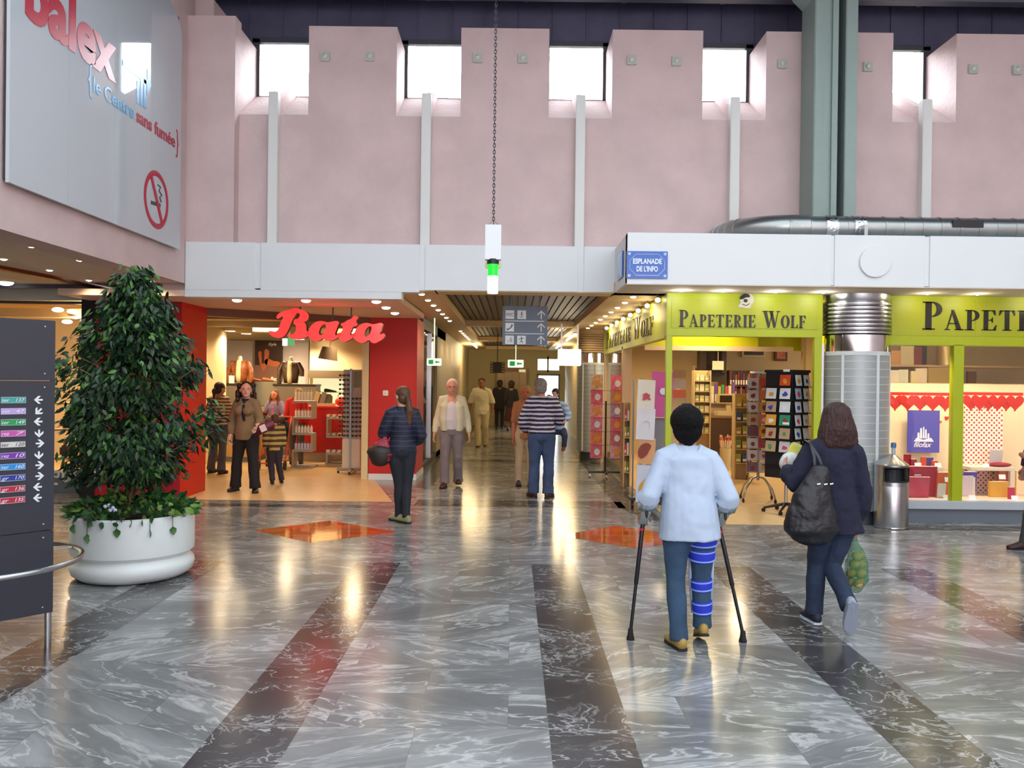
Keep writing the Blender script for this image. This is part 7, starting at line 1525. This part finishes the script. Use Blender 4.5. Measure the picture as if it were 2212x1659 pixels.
# ---- striped woman
H = 1.60; ox, oy = -5.13, 14.6
t, J, fr = person('woman in beige and brown striped sweater and grey jeans in the shoe shop', ox, oy, R(-14), H, True, skincol='#b58464', headdir=V(.3, 1, -.2),
    pose=dict(anl=(-.16, .02, .08), knl=(-.11, .0, .45), anr=(.11, -.08, .08), knr=(.08, -.0, .45), elr=(.21, .04, 1.03), wrr=(.22, .10, .83)))
top(t, J, H, stripe('beige_brown_stripe', '#d3b48a', '#4a3028', .058, .62), 'striped_sweater', hem=.54, sleeve=.97, loose=.02, female=True, disp=.012); trousers(t, J, H, mat('grey_jeans', '#4d4c58', .85, noise=.2, nscale=6), loose=.008, flare=.016, female=True, name='jeans')
m = MB(); m.tube([J['pelvis'] + V(0, 0, .035), J['pelvis'] + V(0, 0, .075)], [(.165, .125), (.163, .122)], 24, ref=V(1, 0, 0)); m.build('belt', mat('belt_brown', '#3a2218', .5), t, smooth='auto')
shoe_on(t, J['anl'], H, M_shoeblk); shoe_on(t, J['anr'], H, M_shoeblk)
def bun(m, c, r_, f_, up, k): m.ell(c - f_ * .06 * k - up * .035 * k, .026 * k, .024 * k, .034 * k); m.tube([c - f_ * .06 * k - up * .03 * k, c - f_ * .055 * k - up * .10 * k], [.022 * k, .008 * k], 8, round_=True)
hair_cap(t, J, H, fr, MATS['hair_curly'], extra=bun)
pb = thing('handbag', 'cream and black handbag at the left hip of the beige striped woman', 'bag', (ox - .24, oy - .02, .72)); m = MB(); m.tube([V(0, 0, .0), V(0, 0, .1), V(0, 0, .2)], [(.10, .05), (.10, .05), (.05, .03)], 16, ref=V(1, 0, 0), round_=True); m.build('body', mat('zebra', '#b3a47c', .5, noise=.8, nscale=14), pb, smooth=True); m = MB(); m.tube([V(-.04, 0, .18), V(.04, .0, .5), V(.08, 0, .62), V(.06, .06, .5), V(.03, .03, .18)], .007, 6); m.build('strap', M_blk, pb)
# ---- girl with pushchair and person in red
H = 1.45; ox, oy = -4.80, 16.9
t, J, fr = person('girl with long reddish hair in a lilac cardigan over a pink top behind the pushchair', ox, oy, R(170), H, True, skincol='#c9805c', facing=True, pose=dict(ell=(-.22, .05, .93), wrl=(-.20, .2, .84), elr=(.22, .05, .93), wrr=(.2, .2, .84)))
top(t, J, H, mat('lilac_knit', '#7f7390', .85), 'cardigan', female=True, loose=.014); m = MB(); m.tube([J['waist'] + V(0, .05, -.05), J['chest'] + V(0, .06, .02)], [(.05, .05), (.045, .045)], 12, ref=V(1, 0, 0), round_=True); m.build('pink_top', mat('pink_top', '#c4547c', .8), t, smooth=True); trousers(t, J, H, M_blk, female=True); shoe_on(t, J['anl'], H, M_shoeblk); shoe_on(t, J['anr'], H, M_shoeblk)
def longh(m, c, r_, f_, up, k):
    for s_ in (-1, 1): m.tube([c + r_ * s_ * .04 * k, c + r_ * s_ * .055 * k - up * .07 * k, c + r_ * s_ * .05 * k - up * .13 * k + f_ * .03 * k], [.02 * k, .024 * k, .01 * k], 10, round_=True)
hair_cap(t, J, H, fr, mat('hair_red', '#5a2a14', .6), extra=longh)
H = 1.52; t, J, fr = person('person in a bright red sweater and grey trousers half hidden by the bottle rack', -4.22, 16.35, R(8), H, skincol='#b07a58', pose=dict(head=(.03, .06, 1.38))); top(t, J, H, mat('red_sweater', '#c01c18', .85), 'sweater', loose=.018, hem=.53); trousers(t, J, H, mat('grey_trousers', '#4a4440', .85), loose=.012); shoe_on(t, J['anl'], H, M_shoeblk); shoe_on(t, J['anr'], H, M_shoeblk); hair_cap(t, J, H, fr, mat('hair_sandbrown', '#8a6238', .6))
pc = thing('pushchair', 'dark pushchair with orange tubes behind the woman with the curly hair', 'pushchair', (-4.38, 15.5, 0))
m = MB(); m.tube([V(-.2, .3, .95), V(-.22, .05, .55), V(-.24, -.25, .12)], .014, 8); m.tube([V(.2, .3, .95), V(.22, .05, .55), V(.24, -.25, .12)], .014, 8); m.tube([V(-.2, .3, .95), V(.2, .3, .95)], .016, 8); m.tube([V(-.22, -.05, .5), V(-.24, .3, .12)], .014, 8); m.tube([V(.22, -.05, .5), V(.24, .3, .12)], .014, 8); m.tube([V(-.24, -.25, .12), V(.24, -.25, .12)], .012, 8); m.tube([V(-.24, .3, .12), V(.24, .3, .12)], .012, 8); m.build('frame', mat('pram_orange', '#d3502c', .4), pc, smooth=True)
m = MB(); m.tube([V(0, .2, .85), V(0, .05, .45), V(0, -.15, .4)], [(.19, .03), (.19, .03), (.18, .03)], 14, ref=V(1, 0, 0), round_=True); m.tube([V(0, .12, .92), V(0, -.02, .95), V(0, -.12, .86)], [(.2, .03), (.2, .02), (.18, .01)], 14, ref=V(1, 0, 0), round_=True); m.build('seat_and_hood', mat('pram_black', '#1c1a20', .85), pc, smooth=True)
for dx, dy in ((-.24, -.25), (.24, -.25), (-.24, .3), (.24, .3)): m = MB(); m.tube([V(dx - .015, dy, .085), V(dx + .015, dy, .085)], .085, 18); m.build('wheel', M_black, pc)
# ---- person entering at the right edge
H = 1.68; ox, oy = P(2226, 0, 8.6).x + .29, 8.75
t, J, fr = person('person in dark wine red jacket and grey trousers stepping in at the right picture edge', ox, oy, R(90), H, skincol='#b07a60', pose=dict(anr=(.08, -.28, .10), knr=(.09, -.05, .48), anl=(-.09, .22, .075), knl=(-.09, .15, .48), ell=(-.22, .02, 1.10), wrl=(-.22, .22, 1.03)))
top(t, J, H, mat('wine_jacket', '#3f1626', .8), 'jacket', hem=.5, loose=.02); trousers(t, J, H, mat('dark_grey_trousers', '#3a3a36', .85), loose=.012); shoe_on(t, J['anl'], H, mat('wine_shoe', '#2a0f16', .5)); shoe_on(t, J['anr'], H, MATS['wine_shoe']); hair_cap(t, J, H, fr, MATS['hair_brown'])
